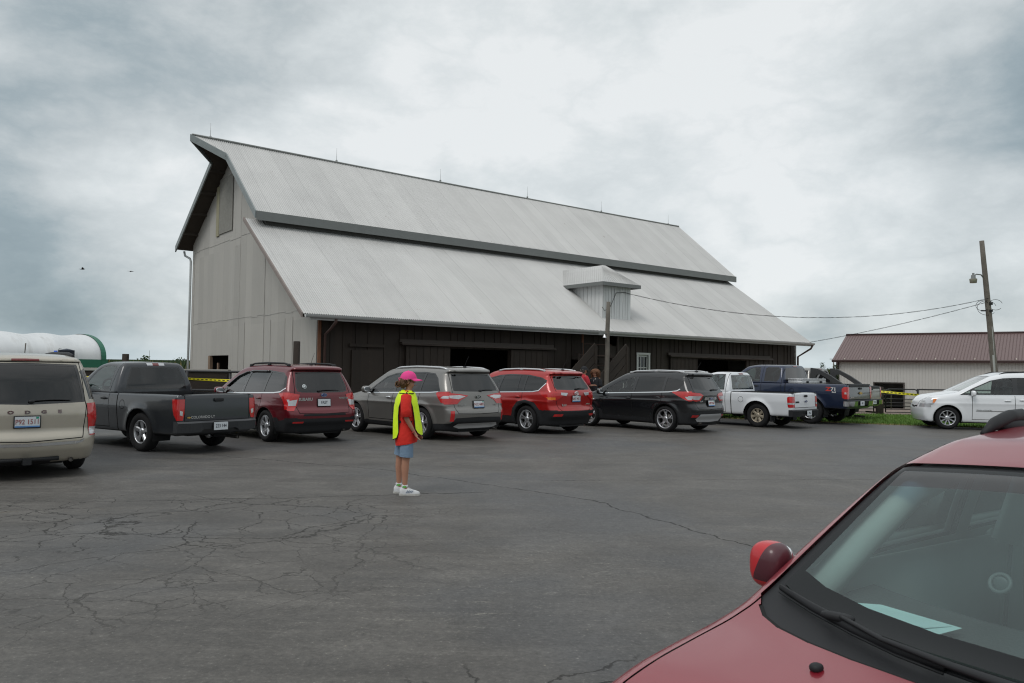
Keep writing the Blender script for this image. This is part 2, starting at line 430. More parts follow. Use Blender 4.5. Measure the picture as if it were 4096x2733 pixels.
# ---------------------------------------------------------------- wheels and fittings
def wheel(root, x, y, r, rim_r, width, side, style='split5', rimm=None, n=5):
    """a wheel standing at (x, y): hub and disc, with the tyre and rim as its pieces"""
    rimm = rimm or ALLOY; hw = width / 2; b = MB(); o_ = side
    b.lathe([(rim_r * .62, -.02 * o_), (rim_r * .62, .0), (.001, .0)][::1], 24); b.lathe([(rim_r * .96, -hw * .8 * o_), (rim_r * .93, 0)], 24)
    w = b.build('wheel', DISC, root, loc=(x, y, r))
    t_ = MB(); sw = r - rim_r
    t_.lathe([(rim_r, -hw * .78), (rim_r + sw * .25, -hw * .98), (rim_r + sw * .6, -hw), (r - .035, -hw * .93), (r - .008, -hw * .72), (r, -hw * .45), (r, hw * .45), (r - .008, hw * .72), (r - .035, hw * .93), (rim_r + sw * .6, hw), (rim_r + sw * .25, hw * .98), (rim_r, hw * .78)], 40)
    t_.build('tyre', RUBBER, w)
    q = MB(); e = hw * .80
    q.lathe([(rim_r * 1.02, e * o_ * 1.0), (rim_r * .985, e * o_ * 1.06), (rim_r * .93, e * o_ * .9), (rim_r * .92, 0.)], 36)
    def spoke(a0, a1, w0, w1, r0=.045, r1=None, y0=None, y1=None, th=.022):
        r1 = r1 or rim_r * .95; y0 = e * .72 if y0 is None else y0; y1 = e * .9 if y1 is None else y1
        A = Vector((math.cos(a0) * r0, 0, math.sin(a0) * r0)); B = Vector((math.cos(a1) * r1, 0, math.sin(a1) * r1))
        T = (B - A).normalized(); Nn = Vector((-T.z, 0, T.x)); V = []
        for P_, ww, yy in ((A, w0, y0), (B, w1, y1)):
            for sg in (-1, 1): V.append(P_ + Nn * ww * sg + Vector((0, (yy - th) * o_, 0)))
            for sg in (1, -1): V.append(P_ + Nn * ww * .55 * sg + Vector((0, yy * o_, 0)))
        q.add(V, [(0, 1, 2, 3), (4, 7, 6, 5), (0, 4, 5, 1), (1, 5, 6, 2), (2, 6, 7, 3), (3, 7, 4, 0)])
    for i in range(n):
        a = 2 * math.pi * i / n + math.pi / 2
        if style == 'split5':
            spoke(a - .12, a - .17, .02, .022); spoke(a + .12, a + .17, .02, .022)
        elif style == 'ten':
            spoke(a, a, .018, .026)
        elif style == 'five':
            spoke(a, a, .034, .048)
        elif style == 'y':
            spoke(a, a, .034, .026, r1=rim_r * .55); spoke(a, a + .22, .022, .022, r0=rim_r * .48); spoke(a, a - .22, .022, .022, r0=rim_r * .48)
        elif style == 'steel':
            spoke(a, a, .055, .065, th=.01)
    q.lathe([(.075, e * .5 * o_), (.072, e * .76 * o_), (.03, e * .82 * o_), (.001, e * .82 * o_)], 16)
    q.build('rim', rimm, w)
    return w

def seats(root, xs, half_w, z=.62, m=None, h=.62):
    for (x, ys, ww) in xs:
        for y in ys:
            b = MB(); b.blob((x + .18, y, z), (.52, ww, .18), 4); b.blob((x - .08, y, z + h * .5), (.16, ww, h), 4)
            if ww < .7: b.blob((x - .12, y, z + h + .10), (.10, ww * .5, .17), 4)
            else:
                for k in (-.38, .38): b.blob((x - .12, y + k, z + h + .06), (.09, .24, .14), 4)
            b.build('seat', m or SEATM, root)

def torus(b, c, R, r, M=None, n=24, m=8):
    V = [((R + r * math.cos(2 * math.pi * j / m)) * math.cos(2 * math.pi * i / n), (R + r * math.cos(2 * math.pi * j / m)) * math.sin(2 * math.pi * i / n), r * math.sin(2 * math.pi * j / m)) for i in range(n) for j in range(m)]
    F = [(i * m + j, ((i + 1) % n) * m + j, ((i + 1) % n) * m + (j + 1) % m, i * m + (j + 1) % m) for i in range(n) for j in range(m)]
    MM = Matrix.Translation(c) @ (M or Matrix()); b.add(V, F, True, MM)

REARM = lambda x, y, z, tilt=0.: Matrix.Translation((x, y, z)) @ Matrix.Rotation(tilt, 4, 'Y') @ Matrix.Rotation(-math.pi / 2, 4, 'Z') @ Matrix.Rotation(math.pi / 2, 4, 'X')
SIDEM = lambda x, y, z: Matrix.Translation((x, y, z)) @ Matrix.Rotation(math.pi, 4, 'Z') @ Matrix.Rotation(math.pi / 2, 4, 'X')

def plate(root, x, y, z, text, ink=None, tilt=0., frame=None, size=.088, tag_=True, name='license_plate', band=True):
    M = REARM(x, y, z, tilt); b = MB(); b.box((0, 0, -.003), (.33, .175, .008), bev=.004, M=M)
    p = b.build('license_plate', frame or BLACK, root)
    c = MB(); c.box((0, 0, .003), (.300, .145, .006), M=M); c.build('plate_face', PLATEW, p)
    if band:
        c = MB(); c.box((0, -.062, .0065), (.298, .02, .002), M=M); c.build('plate_band', PLATEB, p)
        c = MB(); c.box((.12, .057, .0065), (.035, .026, .002), M=M); c.build('sticker', mat('green_sticker', (.02, .30, .20), .5), p)
    text_mesh('plate_number', text, size, ink or PLATET, p, M @ Matrix.Translation((0, 0, .008)), sx_=.82)
    return p

def emblem(root, kind, x, y, z, tilt=0., s_=1.):
    M = REARM(x, y, z, tilt) @ Matrix.Scale(s_, 4); b = MB()
    blue = mat('emblem_blue', (.01, .03, .16), .2, coat=1.)
    def ell(a, c, h0, h1, n=24): b.prism([(a * math.cos(6.2832 * i / n), c * math.sin(6.2832 * i / n)) for i in range(n)], h0, h1, M=M)
    if kind == 'oval_blue':
        ell(.075, .03, 0, .006); b.cur = 1; ell(.07, .026, .006, .009); b.cur = 0; b.box((0, 0, .0105), (.08, .008, .003), M=M); return b.build('emblem', [CHROME, blue], root)
    if kind == 'stars':
        ell(.078, .042, 0, .006); b.cur = 1; ell(.071, .036, .006, .009); b.cur = 0
        for (u, v, w) in ((-.04, .008, .012), (.005, .014, .006), (.03, .012, .006), (.01, -.01, .006), (.035, -.008, .006), (-.01, 0, .005)): b.box((u, v, .0105), (w * 2, w, .003), M=M)
        return b.build('emblem', [CHROME, blue], root)
    if kind == 'rings':
        for (a, c) in ((.075, .05), (.028, .047), (.055, .018)):
            pts = [M @ Vector((a * math.cos(6.2832 * i / 20), c * math.sin(6.2832 * i / 20) + (.014 if a == .055 else 0), .006)) for i in range(21)]; b.tube(pts, .0065, 6, False)
        return b.build('emblem', CHROME, root)
    if kind == 'bowtie':
        b.prism([(-.11, -.03), (-.04, -.03), (-.03, -.045), (.05, -.045), (.055, -.02), (.12, -.02), (.10, .02), (.04, .02), (.035, .045), (-.045, .045), (-.05, .02), (-.12, .02)], 0, .008, M=M)
        return b.build('emblem', mat('emblem_gold', (.55, .36, .10), .3, metal=.7), root)

def mirror_(root, x, y, z, side, bm, s_=1.):
    b = MB(); b.blob((x, side * (y + .13 * s_), z), (.11 * s_, .24 * s_, .17 * s_), 3.2, 16, 10); b.tube([(x + .02, side * (y - .03), z - .06 * s_), (x, side * (y + .08), z - .05 * s_)], .022 * s_, 6)
    o = b.build('side_mirror', bm, root)
    g = MB(); g.blob((x - .05 * s_, side * (y + .13 * s_), z), (.014, .19 * s_, .13 * s_), 3.2, 16, 8); g.build('mirror_glass', CHROME, o)
    return o

def handle(root, sh, x, z, m, w=.19):
    y = sh.surf(x=x, z=z, side='side')
    for sg in (1, -1):
        b = MB(); b.blob((x, sg * (y + .022), z), (w, .026, .034), 3, 12, 8); b.blob((x, sg * (y - .004), z), (w * .55, .02, .06), 3, 12, 6); b.build('door_handle', m, root)

def lower_arches(sh, s, tg='cut', r=None):
    for ax in (0., s['wb']):
        r_ = (r or s['tyre_r'] + .045); zc = s['tyre_r'] + .01
        pl = [(ax + r_ * math.cos(a), zc + r_ * math.sin(a)) for a in np.linspace(-.35, math.pi + .35, 22)]
        pl = [(pl[0][0] - .0, .05)] + pl + [(pl[-1][0], .05)]; sh.patch('side', pl, tg, minn=-.3, rng=(1, s['W'] / 2 - .38, 2.))

def underpinnings(root, s, exhaust=True):
    b = MB(); hw = s['W'] / 2
    for ax in (0., s['wb']):
        r_ = s['tyre_r'] + .06
        for sg in (1, -1):
            n = 14; V = []; F = []
            for i in range(n + 1):
                a = math.pi * (-.12 + 1.24 * i / n)
                for yy in (hw - .035, hw - .40): V.append((ax + r_ * math.cos(a), sg * yy, s['tyre_r'] + r_ * math.sin(a)))
            for i in range(n): F.append((2 * i, 2 * i + 1, 2 * i + 3, 2 * i + 2))
            V += [(ax, sg * (hw - .40), s['tyre_r'])]; c = len(V) - 1
            for i in range(n): F.append((2 * i + 1, 2 * i + 3, c))
            b.add(V, F)
        b.tube([(ax, -hw + .25, s['tyre_r'] - .02), (ax, hw - .25, s['tyre_r'] - .02)], .045, 8)
    b.blob((0, .05, s['tyre_r'] - .03), (.22, .26, .2), 2.5)
    b.box((s['wb'] / 2, 0, s.get('zl', .22) + .02), (s['wb'] - .5, s['W'] * .6, .10)); b.box((-s['ro'] * .55, 0, s.get('zl', .22) + .03), (.5, s['W'] * .5, .12))
    b.build('chassis', UNDER, root)
    if exhaust:
        e = MB(); x = -s['ro'] + .06; yy = s.get('exy', -.5)
        e.tube([(x + .35, yy, .26), (x, yy, .25)], .032, 10, False); e.lathe([(.03, 0), (.001, .0)], 10, M=Matrix.Translation((x + .03, yy, .25)) @ Matrix.Rotation(math.pi / 2, 4, 'Z'))
        e.build('exhaust_pipe', mat('exhaust_steel', (.16, .15, .14), .4, metal=.8), root)
def area2(p): return sum(p[i][0] * p[(i + 1) % len(p)][1] - p[(i + 1) % len(p)][0] * p[i][1] for i in range(len(p)))
def inset(p, d_):
    sg = 1 if area2(p) > 0 else -1; n = len(p); out = []
    for i in range(n):
        a, b, c = Vector(p[i - 1]), Vector(p[i]), Vector(p[(i + 1) % n]); e1 = (b - a).normalized(); e2 = (c - b).normalized()
        n1 = Vector((-e1.y, e1.x)) * sg; n2 = Vector((-e2.y, e2.x)) * sg; k = 1 + n1.dot(n2); m_ = (n1 + n2) / max(k, .35); out.append(tuple(b + m_ * d_))
    return out
def clip(p, x0, sl, keep):      # keep the side of the line x = x0 + sl * (z - 1) given by keep (+1: greater x)
    out = []; n = len(p); D = [(q[0] - x0 - sl * (q[1] - 1)) * keep for q in p]
    for i in range(n):
        a, b, da, db = p[i], p[(i + 1) % n], D[i], D[(i + 1) % n]
        if da >= 0: out.append(a)
        if da * db < 0: t_ = da / (da - db); out.append((a[0] + (b[0] - a[0]) * t_, a[1] + (b[1] - a[1]) * t_))
    return out
def sym(p): return p

def vehicle(name, label, group, s, pos, heading, cat='car'):
    """a closed-bodied car. pos: where the rear left tyre stands"""
    th = R_(heading); F_ = Vector((math.cos(th), math.sin(th))); Lf = Vector((-F_.y, F_.x))
    if s.get('pos_at') == 'RR': c = Vector(pos) + Lf * (s['track'] / 2)
    elif s.get('pos_at') == 'FL': c = Vector(pos) - Lf * (s['track'] / 2) - F_ * s['wb']
    else: c = Vector(pos) - Lf * (s['track'] / 2)
    root = empty(name, (c.x, c.y, 0), th, label, cat, group)
    s.setdefault('fo', s['L'] - s['wb'] - s['ro']); x0, x1 = -s['ro'], s['wb'] + s['fo']; hw = s['W'] / 2; H = max(p[1] for p in s['top'])
    f = body_f(s); st = s.get('step', .05)
    sh = Shell(f, (x0 - .12, 0, .1), (x1 + .12, hw + .12, H + .12), (x0 + .75, 0, .56), (x1 - .75, .12, .66), st)
    P = s['paint']; clad = s.get('clad')
    if clad: 
        for c_ in clad: sh.patch(c_[0], c_[1], 'clad', minn=-.05 if c_[0] == 'side' else .1)
    for v_, pl in s.get('bumper', []): sh.patch(v_, pl, 'bumper', 'body')
    # doors and windows
    dlo = s['dlo']; belt = s['belt_line']; (xa, xb, xc) = s['doors']; sill = s.get('sill', .36); ang = s.get('door_rake', .0)
    zb = lambda x: np.interp(x, [p[0] for p in belt], [p[1] for p in belt])
    arcr = s['tyre_r'] + .07
    def door(xr_, xf_, tg):
        pl = [(xf_, sill), (xf_ + .0, zb(xf_) + .01), (xr_, zb(xr_) + .01)]
        if xr_ < arcr + .05:      # the rear door is cut round the wheel arch
            pl += [(xr_, .80)] + [(arcr * 1.06 * math.cos(a), s['tyre_r'] + arcr * 1.06 * math.sin(a)) for a in np.linspace(math.acos(max(min(xr_ / arcr, .9), -.9)) if xr_ > 0 else 1.45, .35, 7)] + [(arcr * 1.0 + .02, sill)]
        else: pl += [(xr_, sill)]
        sh.patch('side', pl, tg, 'body', minn=-.1); return pl
    lines = []
    if xa: lines.append(door(xb, xa, 'door_f'))
    if xc is not None: lines.append(door(xc, xb, 'door_r'))
    for pl in lines: sh.strip('side', pl + [pl[0]], .014, 'seam', ['body', 'door_f', 'door_r'])
    sh.patch('side', dlo, 'dlo', None, minn=.0)
    win = inset(dlo, s.get('dloin', .03))
    cuts = s['pillars']      # list of (x, slope, width), front to back
    edges = [(9, 0)] + [q for (x, sl_, w) in cuts for q in ((x + w / 2, sl_), (x - w / 2, sl_))] + [(-9, 0)]
    k = 0
    for i in range(0, len(edges), 2):
        pl = clip(clip(win, edges[i][0], edges[i][1], -1), edges[i + 1][0], edges[i + 1][1], 1)
        if len(pl) > 2: sh.patch('side', pl, 'win%d' % k, 'dlo', minn=.0); k += 1
    if s.get('chrome_belt'):
        bl = s['chrome_belt'] if isinstance(s['chrome_belt'], list) else [(x, z - .005) for x, z in belt]
        sh.strip('side', bl, .022, 'chrome', minn=.5)
    # windshield, hood
    wx0, wx1, wy0, wy1 = s['ws']
    sh.patch('top', [(wx0, -.1), (wx0 - .04, wy0), (wx1 - .10, wy1), (wx1, -.1)], 'wsf', None, rng=(2, .8, 3))
    sh.patch('top', [(wx0 + .03, -.1), (wx0 - .01, wy0 - .03), (wx1 - .13, wy1 - .04), (wx1 - .03, -.1)], 'ws', None, rng=(2, .8, 3))
    if s.get('hood'): sh.strip('top', s['hood'], .012, 'seam', 'body')
    # rear
    if s.get('hatch'): sh.patch('rear', s['hatch'], 'hatch', 'body'); sh.strip('rear', s['hatch'], .013, 'seam', ['body', 'hatch', 'bumper'])
    if s.get('rwf'): sh.patch('rear', s['rwf'], 'rwf', None)
    sh.patch('rear', s['rw'], 'rw', None)
    for (v_, pl, tg) in s.get('extra', []): sh.patch(v_, pl, tg, None, minn=.5 if v_ == 'side' else .45, rng=(0, -9, x0 + .75) if v_ == 'rear' or tg[:4] == 'tail' else None)
    sh.patch('front', s.get('head_f', [(.5, .66), (.86, .66), (.86, .82), (.5, .78)]), 'head', 'body', rng=(0, x1 - .5, 9))
    sh.patch('side', s.get('head_s', [(x1 - .42, .72), (x1 - .1, .66), (x1, .66), (x1, .80), (x1 - .42, .84)]), 'head', 'body', rng=(0, x1 - .6, 9))
    lower_arches(sh, s)
    for i, t_ in enumerate(sh.T):
        if t_ in ('body', 'bumper', 'clad'):
            q = sh.F[i]; z = max(sh.V[v][2] for v in q)
            if z < s.get('zl', .22) + .03: sh.T[i] = 'under'
    cm = s.get('cladm', BLACK); dg = s.get('fglass', CGLASS)
    tb = {'body': ('body', P, 0, True), 'seam': ('body', SEAM, .006, True, 'body'), 'clad': ('body_cladding', cm, -.004, True), 'under': ('underbody', UNDER, 0, True),
          'door_f': ('front_door', P, 0, False), 'door_r': ('rear_door', P, 0, False), 'hatch': ('tailgate', P, 0, True), 'bumper': ('rear_bumper', s.get('bumper_m', P), -.006, True),
          'dlo': ('window_frame', TRIM, .002, False), 'chrome': ('window_trim', CHROME, -.004, False), 'ws': ('windshield', CGLASS, .004, True), 'wsf': ('body', TRIM, .001, True, 'body'),
          'rwf': ('body', TRIM, .002, True, 'body'), 'rw': ('rear_window', s.get('rglass', DGLASS), .004, True), 'tail': ('taillight', REDL, -.008, False), 'tail_w': ('reversing_lamp', CLEARL, -.010, False, 'tail_w', 'tail'),
          'tail_a': ('turn_signal', AMBER, -.010, False, 'tail_a', 'tail'), 'refl': ('rear_reflector', REDL, -.006, False), 'head': ('headlight', CLEARL, -.004, False), 'head_a': ('turn_signal', AMBER, -.008, False, 'head_a', 'head'), 'skid': ('skid_plate', SATIN, -.008, True),
          'brake': ('brake_light', DREDL, -.006, True), 'chromeb': ('tailgate_trim', CHROME, -.010, True), 'lblack': ('tailgate_trim', BLACK, -.005, True), 'mould': ('side_moulding', CHROME, -.008, False), 'grille': ('grille', BLACK, .01, True)}
    for i in range(6): tb['win%d' % i] = ('side_window', dg if i < s.get('nclear', 2) else DGLASS, .007, False, 'win%d' % i)
    tb.update(s.get('tb', {}))
    parts = sh.emit(tb, root)
    underpinnings(root, s, s.get('exhaust', True))
    for ax in (0, s['wb']):
        for sg in (1, -1): wheel(root, ax, sg * (s['track'] / 2 - .0), s['tyre_r'], s['rim_r'], s.get('tw', .225), sg, s.get('style', 'split5'), s.get('rimm'), s.get('nsp', 5))
    # cabin
    dash = MB(); dz = s.get('dashz', .93); dash.blob((s['ws'][1] - .38, 0, dz - .13), (.62, s['W'] - .34, .30), 5, 16, 8); dash.build('dashboard', s.get('seatm', SEATM), root)
    w_ = MB(); torus(w_, (0, 0, 0), .185, .017); w_.box((0, 0, 0), (.05, .34, .02)); w_.box((.09, 0, 0), (.18, .05, .02))
    w_.build('steering_wheel', BLACK, root, loc=(s['ws'][1] - .72, .37, dz + .02), rot=(0, R_(-62), 0))
    seats(root, s.get('seats', [(s['doors'][1] + .12, (.37, -.37), .5), (s['doors'][1] - .78, (0,), 1.25)]), 0, z=s.get('seatz', .60), m=s.get('seatm', SEATM))
    lin = MB(); lin.box((s['doors'][1], 0, .40), (2.6, s['W'] - .3, .05)); lin.build('cabin_floor', SEATM, root)
    mx, mz = s.get('mirror', (s['ws'][1] - .28, .98)); my = sh.surf(x=mx, z=mz - .03)
    for sg in (1, -1): mirror_(root, mx, my, mz + .03, sg, s.get('mirm', P))
    for (hx, hz_) in s.get('handles', []): handle(root, sh, hx, hz_, s.get('handm', P))
    if s.get('rails'):
        rx0, rx1, ry, rm, lift = s['rails']
        for sg in (1, -1):
            b = MB(); pts = []; n = 16
            for i in range(n + 1):
                x = rx0 + (rx1 - rx0) * i / n; z = sh.surf(x=x, y=ry, side='top'); e = min(i, n - i) / n; pts.append((x, sg * ry, z - .01 + lift * min(1, e / .10) ** .6))
            b.tube(pts, s.get('railr', .021), 8)
            if lift > .03:
                for x in (rx0 + .06, rx0 + (rx1 - rx0) * .5, rx1 - .06): b.blob((x, sg * ry, sh.surf(x=x, y=ry, side='top') + lift * .35), (.14, .045, lift * 1.1), 3)
            b.build('roof_rail', rm, root)
    if s.get('antenna'):
        ax_, az_ = s['antenna'], sh.surf(x=s['antenna'], y=0, side='top'); b = MB(); b.blob((ax_, 0, az_ + .01), (.12, .05, .04), 2.5); b.tube([(ax_ + .02, 0, az_ + .01), (ax_ - .14, 0, az_ + .26)], [.005, .003], 5); b.build('antenna', BLACK, root)
    if s.get('wiper'):
        y0, y1, wz = s['wiper']; b = MB(); pts = []
        for i in range(8):
            y = y0 + (y1 - y0) * i / 7; z = wz + .012 * math.sin(i / 7 * 3); pts.append((sh.surf(y=abs(y), z=z, side='rear') - .022, y, z))
        b.tube(pts, [.018, .016, .014, .012, .011, .01, .009, .008], 6, flat=.7); b.blob((pts[0][0] + .005, y0, wz - .01), (.05, .08, .05), 2.5); b.build('wiper', BLACK, root)
    s['sh'] = sh; return root, sh, parts

def rear_text(root, sh, body, y, z, size, m=CHROME, bold=0.001, sp=1., name='lettering', sxx=1., tilt=0., out=.006):
    x = sh.surf(y=abs(y), z=z, side='rear') - out
    return text_mesh(name, body, size, m, root, REARM(x, y, z, tilt), sp, bold, .003, sxx)
def rear_plate(root, sh, y, z, txt, **k):
    x = sh.surf(y=abs(y), z=z + .07, side='rear'); x2 = sh.surf(y=abs(y), z=z - .07, side='rear'); tl = math.atan2(x - x2, .14)
    return plate(root, min(x, x2) - .014, y, z, txt, tilt=tl, **k)

# ---------------------------------------------------------------- the parked cars
PC = 'cars and trucks parked in a row before the barn'
def forester():
    P = paint('maroon_metallic', (.13, .005, .012), .3, .35)
    s = dict(L=4.6, W=1.80, wb=2.64, ro=1.0, track=1.56, tyre_r=.345, rim_r=.225, paint=P, tum=.27, tum2=.30,
        top=[(-1.2, 1.60), (-.80, 1.635), (-.3, 1.665), (.6, 1.685), (1.3, 1.66), (1.62, 1.60), (2.42, 1.08), (2.6, 1.03), (3.2, .95), (3.5, .84), (3.6, .70)],
        rear=[(.2, -.86), (.38, -.93), (.45, -.985), (.62, -1.0), (.70, -.97), (.76, -.915), (1.0, -.90), (1.10, -.87), (1.50, -.665), (1.535, -.66), (1.56, -.80), (1.70, -.76)],
        front=[(.2, 3.45), (.4, 3.58), (.7, 3.60), (.9, 3.5), (1.1, 3.3)], belt=[(-1, 1.08), (2.6, .97)], sec=[(0, .90), (.15, .945), (.3, .965), (.55, .99), (.72, 1.0), (.9, .985), (1, .955)],
        plan=[(-1.0, .93), (-.6, .975), (.3, 1), (2.3, 1), (3.1, .965), (3.6, .86)], flare=.025, crease=[(.78, .80, .012, .035)],
        belt_line=[(-.95, 1.085), (-.3, 1.06), (2.2, .985)], doors=(2.06, 1.12, .18), sill=.37, chrome_belt=[(-.70, 1.16), (-.55, 1.085), (-.3, 1.06), (2.16, .985)],
        dlo=[(2.20, .99), (1.98, 1.14), (1.55, 1.41), (1.25, 1.50), (.9, 1.535), (.2, 1.535), (-.42, 1.49), (-.60, 1.40), (-.70, 1.20), (-.55, 1.09), (-.3, 1.065)],
        pillars=[(1.95, -.0, .05), (1.10, -.08, .09), (.16, -.04, .07)], ws=(1.62, 2.44, .56, .74), hood=[(2.35, .72), (2.9, .70), (3.35, .62), (3.52, .3), (3.54, -.05)],
        hatch=[(-.1, 1.53), (.60, 1.53), (.66, 1.10), (.69, 1.0), (.645, .78), (.60, .64), (-.1, .62)], rwf=[(-.1, 1.52), (.55, 1.50), (.62, 1.20), (.60, 1.10), (.50, 1.075), (-.1, 1.065)],
        rw=[(-.1, 1.50), (.52, 1.48), (.585, 1.20), (.56, 1.115), (.48, 1.095), (-.1, 1.085)],
        clad=[('side', [(-1.3, .1), (4, .1), (4, .33), (3.2, .33), (3.0, .38), (.5, .38), (.4, .34), (-.42, .46), (-.9, .53), (-1.3, .53)]), ('rear', [(-.1, .1), (1.2, .1), (1.2, .53), (.68, .55), (.52, .50), (-.1, .50)])],
        extra=[('rear', [(.56, 1.03), (.72, 1.06), (1.0, 1.06), (1.0, .70), (.72, .69), (.635, .80)], 'tail'), ('side', [(-1.1, .70), (-.86, .70), (-.78, .80), (-.70, .93), (-.52, 1.05), (-.70, 1.075), (-1.1, 1.07)], 'tail'),
               ('rear', [(.62, .93), (.80, .90), (.80, .80), (.66, .80)], 'tail_w'), ('side', [(-1.1, .93), (-.80, .93), (-.86, .81), (-1.1, .80)], 'tail_w'),
               ('rear', [(.50, .47), (.74, .47), (.74, .435), (.52, .435)], 'refl'), ('rear', [(-.1, .625), (.50, .625), (.52, .585), (-.1, .58)], 'lblack')],
        handles=[(1.25, .90), (.30, .93)], rails=(-.45, 1.35, .56, BLACK, .06), antenna=-.35, wiper=(.10, -.40, 1.115), mirror=(2.0, 1.02), exy=-.52)
    r, sh, p = vehicle('parked_car', 'maroon SUV with black roof rails and black lower bumper, beside the grey pickup', PC, s, (-5.22, 17.05), 135)
    rear_plate(r, sh, 0, .86, 'FAST', ink=PLATEK, band=False)
    rear_text(r, sh, 'SUBARU', .43, .93, .085, bold=.003, sxx=1.05); rear_text(r, sh, 'FORESTER', -.50, .95, .05)
    emblem(r, 'stars', sh.surf(y=0, z=1.02, side='rear') - .012, 0, 1.02)
    b = MB(); M = REARM(sh.surf(y=.42, z=1.20, side='rear') - .006, .42, 1.20, .45); b.lathe([(.05, 0), (.05, .004), (.036, .004)], 20, M=M, axis='Z'); b.lathe([(.026, .002), (.026, .005), (.001, .005)], 16, M=M, axis='Z'); b.build('window_sticker', mat('sticker_white', (.6, .65, .66), .6), r)
    for sg in (1, -1):      # smoked rain visors over the side windows
        for (xa, xb_) in ((1.92, 1.17), (1.03, .22)):
            b = MB(); pts = []
            for i in range(9):
                x = xa + (xb_ - xa) * i / 8; z = np.interp(x, [.2, .9, 1.25, 1.55, 1.98], [1.515, 1.515, 1.48, 1.39, 1.12]); pts.append((x, sg * (sh.surf(x=x, z=z) + .016), z))
            b.tube(pts, .022, 6); b.build('window_visor', TRIM, r)

def sorento():
    P = paint('warm_grey_metallic', (.205, .197, .185), .5, .33)
    s = dict(L=4.69, W=1.885, wb=2.70, ro=1.02, track=1.64, tyre_r=.365, rim_r=.245, paint=P, tum=.27, tum2=.34, cr=.10,
        top=[(-1.2, 1.58), (-.82, 1.63), (-.3, 1.665), (.6, 1.69), (1.3, 1.665), (1.65, 1.60), (2.50, 1.10), (2.7, 1.05), (3.3, .95), (3.55, .84), (3.67, .70)],
        rear=[(.2, -.84), (.35, -.90), (.42, -.99), (.62, -1.02), (.70, -1.0), (.75, -.955), (1.0, -.93), (1.12, -.90), (1.50, -.67), (1.53, -.66), (1.555, -.80), (1.70, -.75)],
        front=[(.2, 3.5), (.4, 3.62), (.7, 3.67), (.9, 3.55), (1.1, 3.3)], belt=[(-1, 1.09), (2.6, .99)], sec=[(0, .90), (.15, .94), (.3, .96), (.55, .985), (.74, 1.0), (.9, .985), (1, .95)],
        plan=[(-1.02, .90), (-.6, .965), (.3, 1), (2.3, 1), (3.1, .965), (3.7, .84)], flare=.028, crease=[(.80, .82, .012, .035)],
        belt_line=[(-.95, 1.10), (-.3, 1.075), (2.3, 1.005)], doors=(2.12, 1.10, .08), sill=.39, chrome_belt=[(-.55, 1.10), (-.3, 1.08), (2.2, 1.005)],
        dlo=[(2.25, 1.01), (2.0, 1.16), (1.58, 1.42), (1.25, 1.505), (.8, 1.54), (.1, 1.54), (-.25, 1.51), (-.42, 1.40), (-.62, 1.115), (-.3, 1.085)],
        pillars=[(2.02, 0, .04), (1.08, -.10, .09), (.10, -.06, .06)], ws=(1.66, 2.52, .56, .76), hood=[(2.45, .76), (3.0, .72), (3.45, .62), (3.58, .3), (3.6, -.05)],
        hatch=[(-.1, 1.53), (.62, 1.53), (.70, 1.10), (.72, .98), (.66, .72), (.60, .62), (-.1, .60)], rwf=[(-.1, 1.52), (.57, 1.50), (.66, 1.20), (.66, 1.12), (-.1, 1.10)],
        rw=[(-.1, 1.50), (.54, 1.48), (.625, 1.20), (.62, 1.14), (-.1, 1.12)],
        clad=[('side', [(-1.3, .1), (4, .1), (4, .30), (3.0, .34), (.5, .34), (-.42, .38), (-1.3, .42)]), ('rear', [(-.1, .1), (1.2, .1), (1.2, .34), (.80, .36), (.66, .52), (-.1, .54)])],
        extra=[('rear', [(.28, 1.02), (.52, 1.055), (1.0, 1.10), (1.0, .82), (.60, .83), (.50, .92)], 'tail'), ('side', [(-1.1, .83), (-.84, .83), (-.70, .86), (-.50, 1.06), (-.54, 1.095), (-1.1, 1.12)], 'tail'),
               ('rear', [(.36, 1.0), (.52, 1.03), (.78, 1.02), (.78, .965), (.56, .94)], 'tail_w'), ('side', [(-1.1, 1.02), (-.75, 1.01), (-.66, .955), (-1.1, .95)], 'tail_w'),
               ('rear', [(.70, .68), (.79, .68), (.79, .45), (.71, .45)], 'refl'), ('rear', [(-.1, .40), (.58, .40), (.66, .33), (.5, .28), (-.1, .28)], 'skid')],
        handles=[(1.24, .92), (.24, .94)], handm=CHROME, mirror=(2.08, 1.06), rails=(-.55, 1.40, .60, SATIN, .03), railr=.024, antenna=-.45, wiper=(-.10, -.52, 1.135), style='split5', nsp=5, exy=-.55)
    r, sh, p = vehicle('parked_car', 'warm grey SUV with silver roof rails, behind the girl in the vest', PC, s, (-2.0, 18.15), 134)
    rear_plate(r, sh, 0, .82, 'N32 6885'); rear_text(r, sh, 'SORENTO', .46, .80, .05); rear_text(r, sh, 'SX V6', -.52, .80, .05)
    b = MB(); M = REARM(sh.surf(y=0, z=.985, side='rear') - .012, 0, .985)
    b.prism([(.085 * math.cos(6.2832 * i / 24), .043 * math.sin(6.2832 * i / 24)) for i in range(24)], 0, .006, M=M); b.cur = 1; b.prism([(.076 * math.cos(6.2832 * i / 24), .035 * math.sin(6.2832 * i / 24)) for i in range(24)], .006, .009, M=M)
    e = b.build('emblem', [CHROME, TRIM], r); text_mesh('lettering', 'KIA', .06, CHROME, e, M @ Matrix.Translation((0, 0, .010)), 1., .002, .002)

